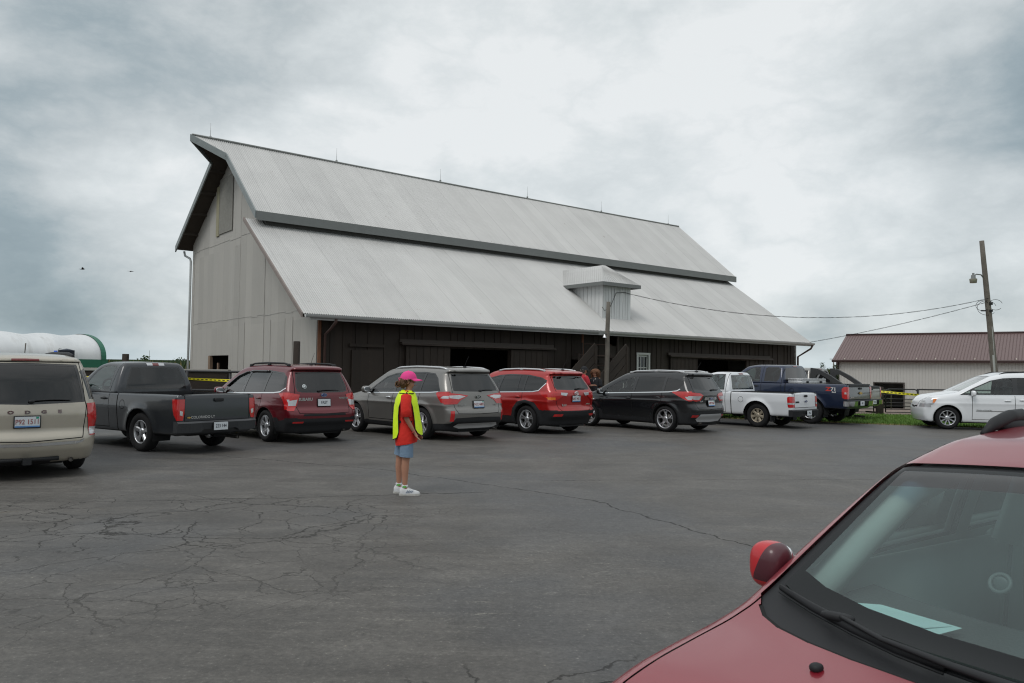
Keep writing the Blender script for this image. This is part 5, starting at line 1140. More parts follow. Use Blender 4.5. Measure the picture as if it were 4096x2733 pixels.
b = MB(); b.box((-.03, 9.05, 8.25), (.03, 1.6, 2.3)); b.build('hay_door', mat('rough_panel', (.26, .255, .23), .9, var=.3, vscale=12, bump=.6), barn)
b = MB(); b.box((-.035, 10.05, 8.1), (.03, .35, 2.1)); b.build('hay_door_strip', mat('yellowed_panel', (.33, .31, .21), .8, var=.2), barn)
b = MB(); b.box((BL - .05, BW / 2, 1.0), (.1, BW, 5.0)); b.add([(BL, 0, 3.5), (BL, BW, 3.5), (BL, BW, 6.9), (BL, RS, 10.3), (BL, LS, 6.7)], [(0, 1, 4), (1, 2, 4), (2, 3, 4)]); b.box((BL / 2, BW - .05, 2.7), (BL, .1, 8.6)); b.build('back_wall', GABM, barn)
b = MB(); b.box((BL + .03, .03, 1.6), (.06, .06, 3.3)); b.build('corner_board', GUT, barn)
b = MB(); b.box((-.0, 9.6, 1.25), (.06, .12, 1.0)); b.box((.03, 10.72, 1.4), (.12, .24, 1.3)); b.box((.0, 9.6, 1.05), (.06, 2.4, .14)); b.build('stall_window_frame', mat('raw_wood', (.22, .15, .10), .9, var=.4), barn)
for (a0, a1, nm) in ((3.18, 4.98, 0), (7.74, 9.62, 1), (16.85, 18.72, 2)):
    b = MB(); b.box(((a0 + a1) / 2, -.10, 1.21), (a1 - a0, .06, 2.36))
    for a in np.arange(a0 + .15, a1, .28): b.box((a, -.137, 1.21), (.035, .016, 2.34))
    b.build('sliding_door', BROWN, barn)
b = MB(); b.box((1.75, -.05, 1.1), (1.15, .05, 2.2)); b.box((1.72, -.085, 2.36), (1.3, .05, .10)); b.build('plank_door', BROWN, barn)
for (a0, a1, z) in ((2.96, 9.90, 2.48), (16.73, 24.57, 2.36)):
    b = MB(); b.box(((a0 + a1) / 2, -.16, z), (a1 - a0, .14, .07)); b.box(((a0 + a1) / 2, -.05, z + .09), (a1 - a0, .08, .10)); b.tube([(a0, -.24, z - .04), (a1, -.24, z - .04)], .035, 6); b.build('door_track', mat('track_brown', (.055, .042, .034), .6, var=.2), barn)
b = MB()      # small white window
for (c_, d_) in (((15.13, -.03, 2.405), (.86, .07, .09)), ((15.13, -.03, 1.20), (.86, .09, .10)), ((14.755, -.03, 1.80), (.09, .07, 1.12)), ((15.505, -.03, 1.80), (.09, .07, 1.12))): b.box(c_, d_)
wf = b.build('window', mat('white_window_paint', (.55, .56, .54), .6, var=.15), barn)
b = MB()
for z in (2.31, 1.80, 1.30): b.box((15.13, .035, z), (.66, .03, .035 if z == 1.8 else .07))
for a in (14.82, 15.02, 15.24, 15.44): b.box((a, .033, 1.8), (.02 if 14.9 < a < 15.4 else .05, .03, 1.0))
b.build('sash', MATS['white_window_paint'], wf); b = MB(); b.box((15.13, .055, 1.8), (.64, .006, 1.0)); b.build('pane', mat('old_pane', (.02, .022, .022), .08, coat=.5), wf)
# hipped roof dormer
dm = MB(); D0, D1, dz0, dz1 = 12.68, 14.34, zl_(.02), 5.30
for i in range(40):      # front and cheeks in ribbed sheet
    a0, a1 = D0 + (D1 - D0) * i / 40, D0 + (D1 - D0) * (i + 1) / 40; o_ = .012 if i % 4 in (0,) else 0; dm.add([(a0, -o_, dz0 - .05), (a1, -o_, dz0 - .05), (a1, -o_, dz1), (a0, -o_, dz1)], [(0, 1, 2, 3)])
s_end = ES + (dz1 - EZ) * (LS - ES) / (LZ - EZ)
for aa in (D0, D1):
    for i in range(36):
        s0, s1 = s_end * i / 36, s_end * (i + 1) / 36; o_ = .012 if i % 4 == 0 else 0; dm.add([(aa - o_, s0, zl_(s0) - .05), (aa - o_, s1, zl_(s1) - .05), (aa - o_, s1, dz1), (aa - o_, s0, dz1)], [(0, 1, 2, 3)])
dm.box(((D0 + D1) / 2 - .16, -.025, (dz0 + dz1) / 2), (.02, .02, dz1 - dz0 - .1)); dw = dm.build('dormer', DORM, barn)
dr = MB(); E0, E1, ee = D0 - .30, D1 + .30, -.30; pk = (13.5, .85, 6.22); mb_ = ES + (pk[2] - EZ) * (LS - ES) / (LZ - EZ); me_ = ES + (dz1 + .03 - EZ) * (LS - ES) / (LZ - EZ); ez_ = dz1 + .03
dr.add([(E0, ee, ez_), pk, (13.5, mb_, pk[2]), (E0, me_, ez_), (E1, ee, ez_), (E1, me_, ez_)], [(0, 1, 2, 3), (4, 5, 2, 1), (0, 4, 1)])
def ribs(P0, P1, Q0, Q1, n_):
    P0, P1, Q0, Q1 = map(Vector, (P0, P1, Q0, Q1))
    for i in range(n_):
        u = (i + .5) / n_; A, Bv = P0.lerp(P1, u), Q0.lerp(Q1, u)
        if (A - Bv).length > .1: dr.tube([A, Bv], .012, 4, False)
ribs((E0, ee, ez_ + .01), (E0, me_, ez_ + .01), (13.5, .85, pk[2]), (13.5, mb_, pk[2]), 22); ribs((E0, ee, ez_ + .01), (E1, ee, ez_ + .01), (13.4, .8, pk[2] - .02), (13.6, .8, pk[2] - .02), 16)
dr.build('dormer_roof', ROOFM, dw)
dr = MB(); dr.box(((E0 + E1) / 2, ee - .01, ez_ - .07), (E1 - E0, .03, .15)); dr.box((E0 - .01, (ee + me_) / 2, ez_ - .07), (.03, me_ - ee, .15)); dr.box((E1 + .01, (ee + me_) / 2, ez_ - .07), (.03, me_ - ee, .15)); dr.box(((E0 + E1) / 2, (ee) / 2, ez_ - .10), (E1 - E0 - .1, abs(ee), .02)); dr.build('dormer_fascia', FASC, dw)
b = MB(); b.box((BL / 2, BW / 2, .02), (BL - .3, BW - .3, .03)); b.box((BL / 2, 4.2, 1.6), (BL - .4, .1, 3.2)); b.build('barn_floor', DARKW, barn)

# weathered short pole and the cattle chute in front of the barn
def pole(name, p, h_, r0, r1, m_, label, cat, lean=(0, 0), group=None):
    e = empty(name, p, 0, label, cat, group); b = MB(); n = 7
    b.tube([(lean[0] * i / n + .012 * math.sin(i * 2.1), lean[1] * i / n, -.1 + (h_ + .1) * i / n) for i in range(n + 1)], [r0 + (r1 - r0) * i / n for i in range(n + 1)], 12); b.build('shaft', m_, e); return e
wp = bw_(11.4, -1.5); pp = pole('wooden_pole', wp, 4.35, .105, .08, OLDW, 'weathered grey wooden pole standing before the barn stairs', 'pole', (.06, 0))
b = MB(); b.lathe([(.03, 0), (.07, -.09), (.09, -.12)], 12, axis='Z', M=Matrix.Translation((-.10, -.16, 3.05))); b.build('flood_lamp', CHROME, pp); b = MB(); b.tube([(0, -.1, 3.1), (-.26, -.16, 3.08)], .015, 6); b.box((-.26, -.16, 3.08), (.12, .10, .1)); b.build('lamp_bracket', FASC, pp)
st_ = empty('stairway', bw_(12.3, -.1), BA, 'steep old plank stairs with high board sides and rusty pipe posts against the barn', 'stairs')
def lad(ax, s0, name):      # one boarded flank: slanting planks rising to the right
    g = MB(); n = 5
    for k in range(n):
        z_ = -.25 + k * .46; M = Matrix.Translation((ax, s0, z_ + 1.15)) @ Matrix.Rotation(R_(-41), 4, 'Y'); Ls = 3.0 - .35 * abs(k - 2); g.box((0, 0, 0), (Ls, .04, .27), M=M)
    g.build(name, PLANK, st_)
def flank(x1, s_, zt, run):
    g = MB(); ang = math.radians(41)
    for k in range(7):
        top = zt - .40 * k; L = min(run / math.cos(ang), (top) / math.sin(ang)) if k else run / math.cos(ang)
        if top < .25: break
        cx, cz = x1 - math.cos(ang) * L / 2, top - math.sin(ang) * L / 2; M = Matrix.Translation((cx, s_, cz)) @ Matrix.Rotation(-ang, 4, 'Y'); g.box((0, (k % 2) * .012, 0), (L, .045, .26 if k else .30), M=M)
    g.box((x1 - .05, s_ - .03, zt / 2), (.09, .06, zt)); g.build('side_boards', PLANK, st_)
flank(0.35, -1.35, 2.62, 2.5); flank(-1.05, -1.0, 2.62, 1.6)
for (x_, s_, z_) in ((-1.0, -.15, 3.35), (.55, -.6, 3.1), (-1.35, -.5, 2.75), (.30, -.3, 2.6), (-1.7, -.7, 2.3), (-2.05, -.9, 1.9), (-.15, -.9, 2.3)):
    g = MB(); g.box((x_, s_, z_ / 2), (.06, .06, z_)); g.build('pipe_post', RUST if z_ == 3.35 else PLANK, st_)
g = MB()
for (x0, x1, s_, z_) in ((-1.0, .55, -.4, 3.3), (-1.35, .30, -.5, 2.7), (-1.7, 0, -.7, 2.25), (-2.05, -.4, -.9, 1.85)): g.tube([(x0, s_, z_), (x1, s_, z_)], .014, 6)
g.build('handrail', mat('dark_rust', (.08, .045, .035), .8), st_)
g = MB()
for k in range(9): g.box((-1.9 + k * .22, -.7, .25 + k * .24), (.26, 1.0, .04))
g.build('treads', PLANK, st_)
# ---------------------------------------------------------------- brown-roofed shed on the right
def rib_b(base, pitch, dark=.7):
    def b(t, p, oc):
        x, y, z = t.sep(oc); st = t.noise(t.comb(t.m('MULTIPLY', x, 5.), y, t.m('MULTIPLY', z, .5)), 1., 4, .6)
        k = t.m('MULTIPLY_ADD', t.m('SUBTRACT', st, .5), .16, 1.); t.put(p.inputs['Base Color'], t.vm('SCALE', tuple(base), sc=k))
    return b
SH0 = Vector((30.72, 74.0, -1.5)); shed = empty('shed', SH0, R_(-35), 'long white-sided shed with a brown metal roof behind the pipe fence', 'shed')
WH = mat('white_siding', rough=.55, build=rib_b((.52, .51, .485), .3)); BR = mat('brown_roof_metal', rough=.45, metal=.2, build=rib_b((.168, .112, .107), .3)); BRT = mat('brown_trim', (.055, .03, .028), .5)
SL_, SW_ = 26., 11.; b = MB(); H0, H1 = 0, 4.45
def ribbed(x0, x1, z0, z1):
    n = max(1, int(round((x1 - x0) / .25)))
    for i in range(n):
        a, c = x0 + (x1 - x0) * i / n, x0 + (x1 - x0) * (i + 1) / n
        b.add([(a, 0, z0), (c - .06, 0, z0), (c - .06, 0, z1), (a, 0, z1), (c - .04, -.03, z0), (c - .04, -.03, z1), (c - .02, -.03, z0), (c - .02, -.03, z1), (c, 0, z0), (c, 0, z1)], [(0, 1, 2, 3), (1, 4, 5, 2), (4, 6, 7, 5), (6, 8, 9, 7)])
ribbed(0, 3.05, 1.0, H1); ribbed(3.05, 5.55, 2.42, H1); ribbed(5.55, SL_, 1.0, H1)
b.box((SL_ / 2, SW_, H1 / 2), (SL_, .05, H1)); b.box((0, SW_ / 2, H1 / 2), (.05, SW_, H1)); b.add([(0, 0, H1), (0, SW_, H1), (0, SW_ / 2, H1 + 2.55)], [(0, 1, 2)]); b.build('wall', WH, shed)
b = MB(); b.box((1.52, -.02, .5), (3.05, .12, 1.0)); b.box(((5.55 + SL_) / 2, -.02, .5), (SL_ - 5.55, .12, 1.0)); b.build('block_base', mat('grey_blocks', (.30, .29, .26), .85, var=.25, vscale=4), shed)
for sgn, nm in ((1, 'roof'), (-1, 'roof')):
    b = MB(); e0, e1 = (-.45, H1 + .02), (SW_ / 2, H1 + 2.62)
    if sgn < 0: e0 = (SW_ + .45, e0[1])
    n = 108
    for i in range(n):
        a, c = -.5 + (SL_ + 1) * i / n, -.5 + (SL_ + 1) * (i + 1) / n
        b.add([(a, e0[0], e0[1]), (c - .07, e0[0], e0[1]), (c - .07, e1[0], e1[1]), (a, e1[0], e1[1]), (c - .035, e0[0], e0[1] + .05), (c - .035, e1[0], e1[1] + .05), (c, e0[0], e0[1]), (c, e1[0], e1[1])], [(0, 1, 2, 3), (1, 4, 5, 2), (4, 6, 7, 5)])
    b.box((SL_ / 2, e0[0], e0[1] - .10), (SL_ + 1, .08, .16)); b.build(nm, BR, shed)
b = MB(); b.tube([(-.5, -.52, H1 - .02), (SL_ + .5, -.52, H1 - .02)], .09, 8); b.tube([(-.5, SW_ / 2, H1 + 2.68), (SL_ + .5, SW_ / 2, H1 + 2.68)], .10, 6); b.tube([(-.05, -.5, H1 - .1), (-.1, -.3, H1 - .7), (-.1, -.08, H1 - .9), (-.1, -.08, 0)], .08, 8); b.box((-.02, -.03, H1 / 2), (.14, .10, H1)); b.build('gutter', BRT, shed)
for i in range(17): b = MB(); b.box((.6 + i * 1.5, -.36, H1 + .16), (.05, .30, .05), rot=Matrix.Rotation(R_(24), 4, 'X')); b.build('gutter_strap', mat('strap_tan', (.5, .46, .38), .6), shed)
b = MB(); b.box((5.55, -.03, 1.2), (.12, .12, 2.45)); b.box((3.05, -.03, 1.2), (.1, .1, 2.45)); b.box((4.3, -.03, 2.45), (2.6, .1, .1)); b.box((SL_ / 2, 5, .02), (SL_ - 1, 9, .04)); b.build('door_frame', mat('shed_frame', (.06, .05, .045), .7), shed)

# hoop building, tank, bunker wall on the left
hp = empty('hoop_building', (-49.6, 95.2, -1.5), R_(52), 'white fabric hoop building with green side walls and green end trim', 'hoop building')
HWd, HH, HWL = 6.2, 6.9, 3.75
def arc(q, k=0.): an = math.pi * q; return (HWd - HWd * math.cos(an) * (1 + k), HWL + (HH - HWL) * max(math.sin(an), 0) ** .85 * (1 + k))
def fab_b(t, p, oc):
    x, y, z = t.sep(oc); n = t.noise(t.vm('MULTIPLY', oc, (1.2, .3, .35)), .8, 5, .6); t.put(p.inputs['Base Color'], t.ramp(n, [(.35, (.60, .62, .63)), (.55, (.66, .68, .685)), (.75, (.48, .48, .47))]))
V, F = [], []; nl, na = 72, 28
for i in range(nl + 1):
    x = -i * .75 * .66; sg_ = -.10 * (0.5 - .5 * math.cos(2 * math.pi * i / 9.)) 
    for j in range(na + 1): q = j / na; s_, z = arc(q, sg_ * .35); V.append((x, s_, z + sg_ * 1.2 * math.sin(math.pi * q)))
for i in range(nl):
    for j in range(na): k = i * (na + 1) + j; F.append((k, k + 1, k + na + 2, k + na + 1))
mesh_obj('fabric_cover', V, F, mat('white_fabric', rough=.6, build=fab_b), hp, True)
GRN = mat('green_panel', (.012, .13, .075), .45, var=.12)
b = MB(); b.box((-18, 0, HWL / 2), (36.6, .06, HWL)); b.box((-18, 2 * HWd, HWL / 2), (36.6, .06, HWL)); b.build('side_wall', GRN, hp)
V = []; F = []
for xx, k in ((.02, 0.), (.55, 0.), (.55, .02), (-.03, .02)):
    for j in range(na + 1): s_, z = arc(j / na, k); V.append((xx, s_, z))
for m_ in range(3):
    for j in range(na): k = m_ * (na + 1) + j; F.append((k, k + 1, k + na + 2, k + na + 1))
k = len(V); V += [(.3, 0, 0), (.3, 2 * HWd, 0)] + [(.3, *arc(j / na)) for j in range(na, -1, -1)]; F.append(tuple(range(k, len(V)))); V += [(0, -.06, 0), (.75, -.06, 0), (.75, -.06, HWL), (0, -.06, HWL)]; F.append(tuple(range(len(V) - 4, len(V)))); mesh_obj('end_wall', V, F, GRN, hp)
tk = empty('storage_tank', (-42.4, 75, -1.5), 0, 'blue-grey upright storage tank with a low cone top, before the hoop building', 'tank')
b = MB(); b.lathe([(.68, 0), (.68, 4.42), (.72, 4.44), (.01, 4.62)], 28, axis='Z'); b.build('shell', mat('tank_blue', (.055, .07, .095), .5, var=.15), tk); b = MB(); b.tube([(-.72, -.1, 1), (-.74, -.1, 4.55), (-.60, -.1, 4.62)], .02, 5); b.tube([(-.72, .15, 1), (-.74, .15, 4.55), (-.60, .15, 4.62)], .02, 5); b.build('ladder', BLACK, tk)
bk = empty('retaining_wall', (-14.4, 26.4, 0), 0, 'dark timber retaining wall with a pale concrete cap behind the parked pickup', 'wall')
b = MB(); b.box((.4, 0, .70), (9.0, .18, 1.42)); b.build('boards', mat('dark_board_wall', (.028, .021, .016), .9, var=.6, vscale=6, bump=.6), bk); b = MB(); b.box((.4, 0, 1.46), (9.1, .26, .09)); b.build('cap', mat('concrete_cap', (.38, .37, .34), .85, var=.25), bk)
PG = 'square wooden posts along the yard'
for i, (x, y, w_, h_, lb) in enumerate([(-12.55, 25.6, .16, 1.97, 'dark wooden post behind the cab roof of the dark grey pickup'), (-15.6, 40.0, .17, 2.0, 'small dark wooden post farther away, left of the barn corner'), (-14.05, 22.9, .20, 1.90, 'short dark wooden post above the beige minivan roof, with a thin stick on it'),
        (-13.75, 23.6, .21, 1.93, 'dark wooden post with a blue rain gauge before the storage tank'), (-6.45, 23.6, .165, 2.39, 'tall dark wooden post at the barn corner above the maroon SUV')]):
    b = MB(); b.box((x, y, h_ / 2 - .05), (w_, w_, h_ + .1), bev=.01); o = b.build('wooden_post', PLANK, None); tag(o, lb, 'post', PG)
b = MB(); b.tube([(-14.10, 22.80, 1.88), (-14.08, 22.80, 2.20)], [.012, .02], 6); tag(b.build('rain_stick', OLDW), 'thin pale stick fixed on top of the short post', 'stick')
rg = empty('rain_gauge', (-13.58, 23.45, 1.55), 0, 'clear rain gauge with a blue top fixed to a wooden post', 'rain gauge'); b = MB(); b.tube([(0, 0, 0), (0, 0, .38)], [.02, .045], 10); b.build('tube', mat('gauge_tube', (.3, .3, .25), .4), rg); b = MB(); b.tube([(0, 0, .36), (0, 0, .46)], .05, 10); b.build('funnel', mat('gauge_blue', (.03, .12, .6), .4), rg)
# pipe fence left of the barn, pipe fence and gates on the right
PIPE = mat('black_pipe', (.022, .022, .024), .5, var=.2); PIPE2 = mat('faded_green_pipe', (.085, .095, .055), .7, var=.3)
fl_ = empty('pipe_fence', (-10.2, 24.3, 0), 0, 'black pipe fence between the dark grey pickup and the barn', 'fence'); b = MB()
for z in (1.44, 1.17, .85, .5): b.tube([(-1.5, .6, z), (3.9, .35, z)], .035, 8)
b.build('rails', PIPE, fl_)
for x in (-.0, 1.35, 3.2): b = MB(); b.tube([(x, .5, 0), (x, .5, 1.45)], .045, 8); b.build('post', PIPE, fl_)
def gate(name, x0, x1, y, zs_, label, m_, posts=(), rnd=True, group=None):
    e = empty(name, (x0, y, 0), 0, label, 'gate' if 'gate' in name else 'fence', group); b = MB(); r = .12; w_ = x1 - x0; zt, zb_ = zs_[0], zs_[-1]
    if rnd: b.tube([(0, 0, zb_), (0, 0, zt - r), (r * .3, 0, zt - r * .3), (r, 0, zt), (w_ - r, 0, zt), (w_ - r * .3, 0, zt - r * .3), (w_, 0, zt - r), (w_, 0, zb_)], .026, 8)
    else: b.tube([(0, 0, zt), (w_, 0, zt)], .03, 8)
    b.build('frame', m_, e); b = MB()
    for z in zs_[1:]: b.tube([(0, 0, z), (w_, 0, z)], .019 if rnd else .024, 6)
    b.build('rails', m_, e)
    for x in posts: b = MB(); b.tube([(x - x0, 0, 0), (x - x0, 0, zt)], .035, 8); b.build('upright', m_, e)
zs_ = (1.03, .80, .62, .46, .32, .19, .06); gy = 33.2
gate('pipe_gate', 12.5, 15.25, gy, zs_, 'black pipe gate left of the wooden post, behind the pickups', PIPE, group='black pipe gates on the right'); gate('pipe_gate', 15.75, 17.1, gy, zs_, 'black pipe gate between the wooden post and the pipe fence', PIPE, group='black pipe gates on the right')
gate('pipe_fence', 17.1, 30, gy + .05, (1.03, .80, .62, .46, .32, .19), 'long black pipe fence behind the white minivan', PIPE, posts=(17.15, 18.9, 21.3, 24, 27), rnd=False)
gate('pipe_gate', 14.5, 19.5, 40.5, (.85, .62, .42, .22, .02, -.12), 'faded green pipe gate farther back before the shed door', PIPE2, posts=(16.1, 17.9), group=None)
b = MB(); b.box((15.5, gy, .55), (.24, .24, 1.15), bev=.012); tag(b.build('wooden_post', PLANK), 'thick dark wooden gate post between two black pipe gates on the right', 'post', PG)
tr = empty('feed_trough', (17.6, 32.4, 0), 0, 'yellow feed trough with a red rim on the grass before the fence', 'trough'); b = MB(); b.box((.35, 0, .13), (1.3, .5, .26)); b.build('tub', mat('yellow_paint', (.50, .36, .07), .6, var=.2), tr); b = MB(); b.box((.35, 0, .29), (1.36, .56, .07)); b.build('rim', mat('red_rim', (.30, .03, .03), .6), tr)
# caution tape
YT = mat('yellow_tape', (.80, .70, .02), .5); 
def tape(p, q, sag, label, w_=.075):
    p, q = Vector(p), Vector(q); n = 40; V = []; F = []; MI = []; d_ = (q - p)
    for i in range(n + 1):
        u = i / n; c = p.lerp(q, u) - Vector((0, 0, sag * 4 * u * (1 - u))); tw = .5 * math.sin(u * 9 + 1); V += [c + Vector((0, math.sin(tw) * w_ / 2, math.cos(tw) * w_ / 2)), c - Vector((0, math.sin(tw) * w_ / 2, math.cos(tw) * w_ / 2))]
    for i in range(n): F.append((2 * i, 2 * i + 1, 2 * i + 3, 2 * i + 2)); MI.append(0)
    for i in range(1, n - 1):      # the printed words are too small to read: short dark dashes
        a, c = V[2 * i].lerp(V[2 * i + 1], .3), V[2 * i].lerp(V[2 * i + 1], .7); a2, c2 = V[2 * i + 2].lerp(V[2 * i + 3], .3), V[2 * i + 2].lerp(V[2 * i + 3], .7); k = len(V); o_ = Vector((0, -.004, 0)); V += [a + o_, c + o_, c.lerp(c2, .55) + o_, a.lerp(a2, .55) + o_]; F.append((k, k + 1, k + 2, k + 3)); MI.append(1)
    tag(mesh_obj('caution_tape', V, F, [YT, mat('tape_ink', (.05, .045, .01), .6)], mi=MI), label, 'tape')
tape((-17, 23.7, 1.12), (-12.5, 25.5, 1.26), .03, 'yellow caution tape between the beige minivan and the dark grey pickup'); tape((-12.5, 25.45, 1.30), (-6.5, 23.5, 1.16), .04, 'yellow caution tape along the pipe fence beside the barn gable'); tape((14.9, 33.05, .98), (20.5, 31.0, .62), .05, 'yellow caution tape running from the gate post behind the white minivan', .09)

# utility pole, cables
up = empty('utility_pole', (22.25, 36, 0), 0, 'tall leaning utility pole with a small yard lamp, before the brown-roofed shed', 'utility pole')
b = MB(); n = 9; b.tube([(-.72 * i / n, 0, -.2 + 8.05 * i / n) for i in range(n + 1)], [.155 - .055 * i / n for i in range(n + 1)], 12); b.build('shaft', OLDW, up)
b = MB(); b.tube([(-.13, -.12, 0), (-.30, -.10, 2.6)], [.05, .045], 8); b.tube([(-.10, -.14, 0), (-.36, -.13, 3.9)], .018, 6); b.build('conduit', mat('grey_conduit', (.28, .29, .27), .7), up)
b = MB(); b.tube([(-.58, 0, 6.05), (-.78, -.02, 6.28), (-1.0, -.04, 6.30), (-1.12, -.05, 6.22)], .028, 8); b.build('lamp_arm', FASC, up)
b = MB(); LM = Matrix.Translation((-1.15, -.05, 6.05)); b.lathe([(.001, .30), (.05, .30), (.05, .22), (.09, .20), (.10, .06), (.16, .03)], 14, axis='Z', M=LM); lh = b.build('yard_lamp', FASC, up); b = MB(); b.lathe([(.165, .03), (.14, -.16), (.001, -.17)], 14, axis='Z', M=LM); b.build('lamp_shade', mat('lamp_lens', (.35, .33, .27), .3, coat=.5), lh)
b = MB()
for k, (dx, dz, R1) in enumerate([(-.15, 4.75, .55), (.25, 4.9, .40), (-.35, 4.85, .38)]): b.tube([(-.42 + dx + R1 * math.cos(a) * .8, -.10, dz + R1 * .6 * math.sin(a)) for a in np.linspace(.3, 5.6, 18)], .010, 4, False)
b.box((-.72, -.1, 4.62), (.22, .06, .06)); b.box((-.40, -.12, 4.95), (.14, .08, .12)); b.box((-.40, -.12, 4.62), (.14, .08, .10)); b.build('wire_loops', BLACK, up)
def cable(p, q, sag, label, r=.018):
    p, q = Vector(p), Vector(q); b = MB(); n = 48
    for ph in (0, math.pi): b.tube([p.lerp(q, i / n) - Vector((0, 0, sag * 4 * (i / n) * (1 - i / n))) + Vector((0, .012 * math.cos(i * 1.3 + ph), .016 * math.sin(i * 1.3 + ph))) for i in range(n + 1)], r * .7, 5, False)
    tag(b.build('overhead_cable', BLACK), label, 'cable')
PT = Vector((21.8, 35.9, 5.2)); cable(bw_(14.34, -.05, 4.95), PT, .95, 'upper twisted cable from the barn dormer to the utility pole', .010); cable(bw_(27.0, -.8, 3.28), PT + Vector((0, 0, -.15)), .12, 'lower twisted cable from the far barn eave to the utility pole', .010)
b = MB(); b.tube([bw_(12.6, -.03, 4.3), bw_(12.7, -.08, 4.15), bw_(13.0, -.1, 4.3), bw_(13.4, -.06, 4.95), bw_(13.9, -.06, 5.0), bw_(14.34, -.05, 4.95)], .012, 5, False); tag(b.build('overhead_cable', BLACK), 'short loose cable hanging across the dormer front', 'cable')

# trees, shrub, crops, far poles, birds
def foliage(b, c, r, n, sz, flat=1., holes_=.25, seed=0):
    rr = random.Random(seed); cl = [(rr.gauss(0, .5), rr.gauss(0, .5), rr.gauss(0, .45)) for _ in range(14)]
    for i in range(n):
        q = rr.choice(cl); p = Vector((q[0] + rr.gauss(0, .22), q[1] + rr.gauss(0, .22), q[2] + rr.gauss(0, .2)))
        if p.length > 1.25: continue
        p = Vector((p.x * r[0], p.y * r[1], p.z * r[2])) + Vector(c); a, e = rr.uniform(0, 6.28), rr.uniform(-1, 1); u = Vector((math.cos(a), math.sin(a), e)).normalized() * sz * rr.uniform(.6, 1.3); v = u.cross(Vector((rr.gauss(0, 1), rr.gauss(0, 1), 1))).normalized() * sz * .6
        b.cur = rr.choice([0, 0, 1]); b.add([p - u, p + v * .9, p + u, p - v * .9], [(0, 1, 2, 3)])
    b.cur = 0
LV = [mat('leaf_dark', (.028, .055, .018), .8, var=.4, vscale=1), mat('leaf_light', (.06, .10, .03), .8, var=.4, vscale=1)]; BK = mat('bark', (.07, .055, .04), .9, var=.3)
def tree(p, h_, w_, label, seed, group):
    e = empty('tree', p, 0, label, 'tree', group); b = MB(); b.tube([(0, 0, 0), (.1, 0, h_ * .3), (0, .1, h_ * .75)], [.18 * h_ / 6, .13 * h_ / 6, .04], 7)
    for k in range(4): a = k * 1.6 + seed; b.tube([(0, 0, h_ * .35), (math.cos(a) * w_ * .3, math.sin(a) * w_ * .3, h_ * .65)], [.07, .02], 5)
    b.build('trunk', BK, e); b = MB(); foliage(b, (0, 0, h_ * .62), (w_ / 2, w_ / 2, h_ * .42), 420, .10 * w_ * .8, seed=seed); b.build('crown', LV, e)
for i, (px, d_, h_, w_, lb) in enumerate([(-.482, 300, 5.2, 7, 'leftmost small tree on the left horizon'), (-.468, 300, 6.0, 8, 'round tree on the left horizon just right of the pickup-side post'), (-.452, 300, 5.6, 6, 'pointed tree on the left horizon below the mast'), (-.444, 300, 5.0, 5, 'rightmost of the low trees grouped on the left horizon'), (-.420, 260, 5.2, 7, 'tree on the horizon beside the barn gable corner'), (-.508, 320, 4.6, 5, 'tiny tree above the corn beside the hoop building')]):
    tree((px * d_, d_, -1.5), h_, w_, lb, i, 'trees on the left horizon')
b = MB(); rr = random.Random(5)
for i in range(2600): 
    x = rr.uniform(-62, -38); y = rr.uniform(108, 112) ; z = -1.5 + rr.uniform(.6, 1) * 3.9; a = rr.uniform(0, 6.28); b.cur = rr.choice([0, 1, 1, 2]); L = rr.uniform(.4, .8); b.add([(x - .12, y, z - L), (x + .12, y, z - L), (x + rr.uniform(-.25, .25), y, z + .1)], [(0, 1, 2)])
for x in range(-64, -36, 2): b.box((x, 111, .6), (2, 4, 3.6))
tag(b.build('corn', LV + [mat('corn_tassel', (.22, .18, .07), .9)]), 'strip of standing corn beyond the hoop building', 'corn', kind='stuff')
b = MB()
for i in range(420): x = 84 + i * .30; b.box((x, 250 + random.uniform(-4, 4), .95 + .12 * math.sin(i * .05) + random.uniform(-.14, .14)), (.4, 2.5, 4.8))
tag(b.build('corn', mat('ripening_corn', (.20, .175, .07), .9, var=.4, vscale=.2)), 'ripening yellow-green crop on the right horizon', 'corn', kind='stuff')
sh_ = empty('evergreen_shrub', (25.95, 65, -1.5), 0, 'bushy evergreen with upright leaders left of the shed', 'shrub')
b = MB(); rr = random.Random(3)
for k, (x, y, top) in enumerate([(-.55, 0, 3.2), (-.2, .3, 4.05), (.15, -.2, 3.6), (.45, .2, 3.3), (.75, 0, 3.9), (1.0, .3, 3.0), (-.9, .2, 2.5), (.3, 0, 2.8)]):
    for i in range(330):
        z = rr.uniform(.2, 1) ** .7 * top; rad = .10 + .62 * (1 - z / top) ** .75; a = rr.uniform(0, 6.28); r_ = rad * rr.uniform(.3, 1); p = Vector((x + r_ * math.cos(a), y + r_ * math.sin(a), z)); d_ = Vector((math.cos(a), math.sin(a), .7)).normalized() * rr.uniform(.12, .24); s2 = Vector((-math.sin(a), math.cos(a), 0)) * .035
        b.cur = rr.choice([0, 0, 1]); b.add([p - s2, p + s2, p + d_], [(0, 1, 2)])
b.build('crown', LV, sh_); b = MB()
for (x, top) in ((-.2, 3.8), (.75, 3.7), (.15, 3.3)): b.tube([(x * .3, 0, 0), (x, .1, top)], [.07, .015], 6)
b.build('trunk', BK, sh_)
b = MB(); b.tube([(-138, 300, -1.5), (-138, 300, 7.4)], [.12, .06], 5); tag(b.build('radio_mast', FASC), 'thin mast on the left horizon above the low trees', 'mast')
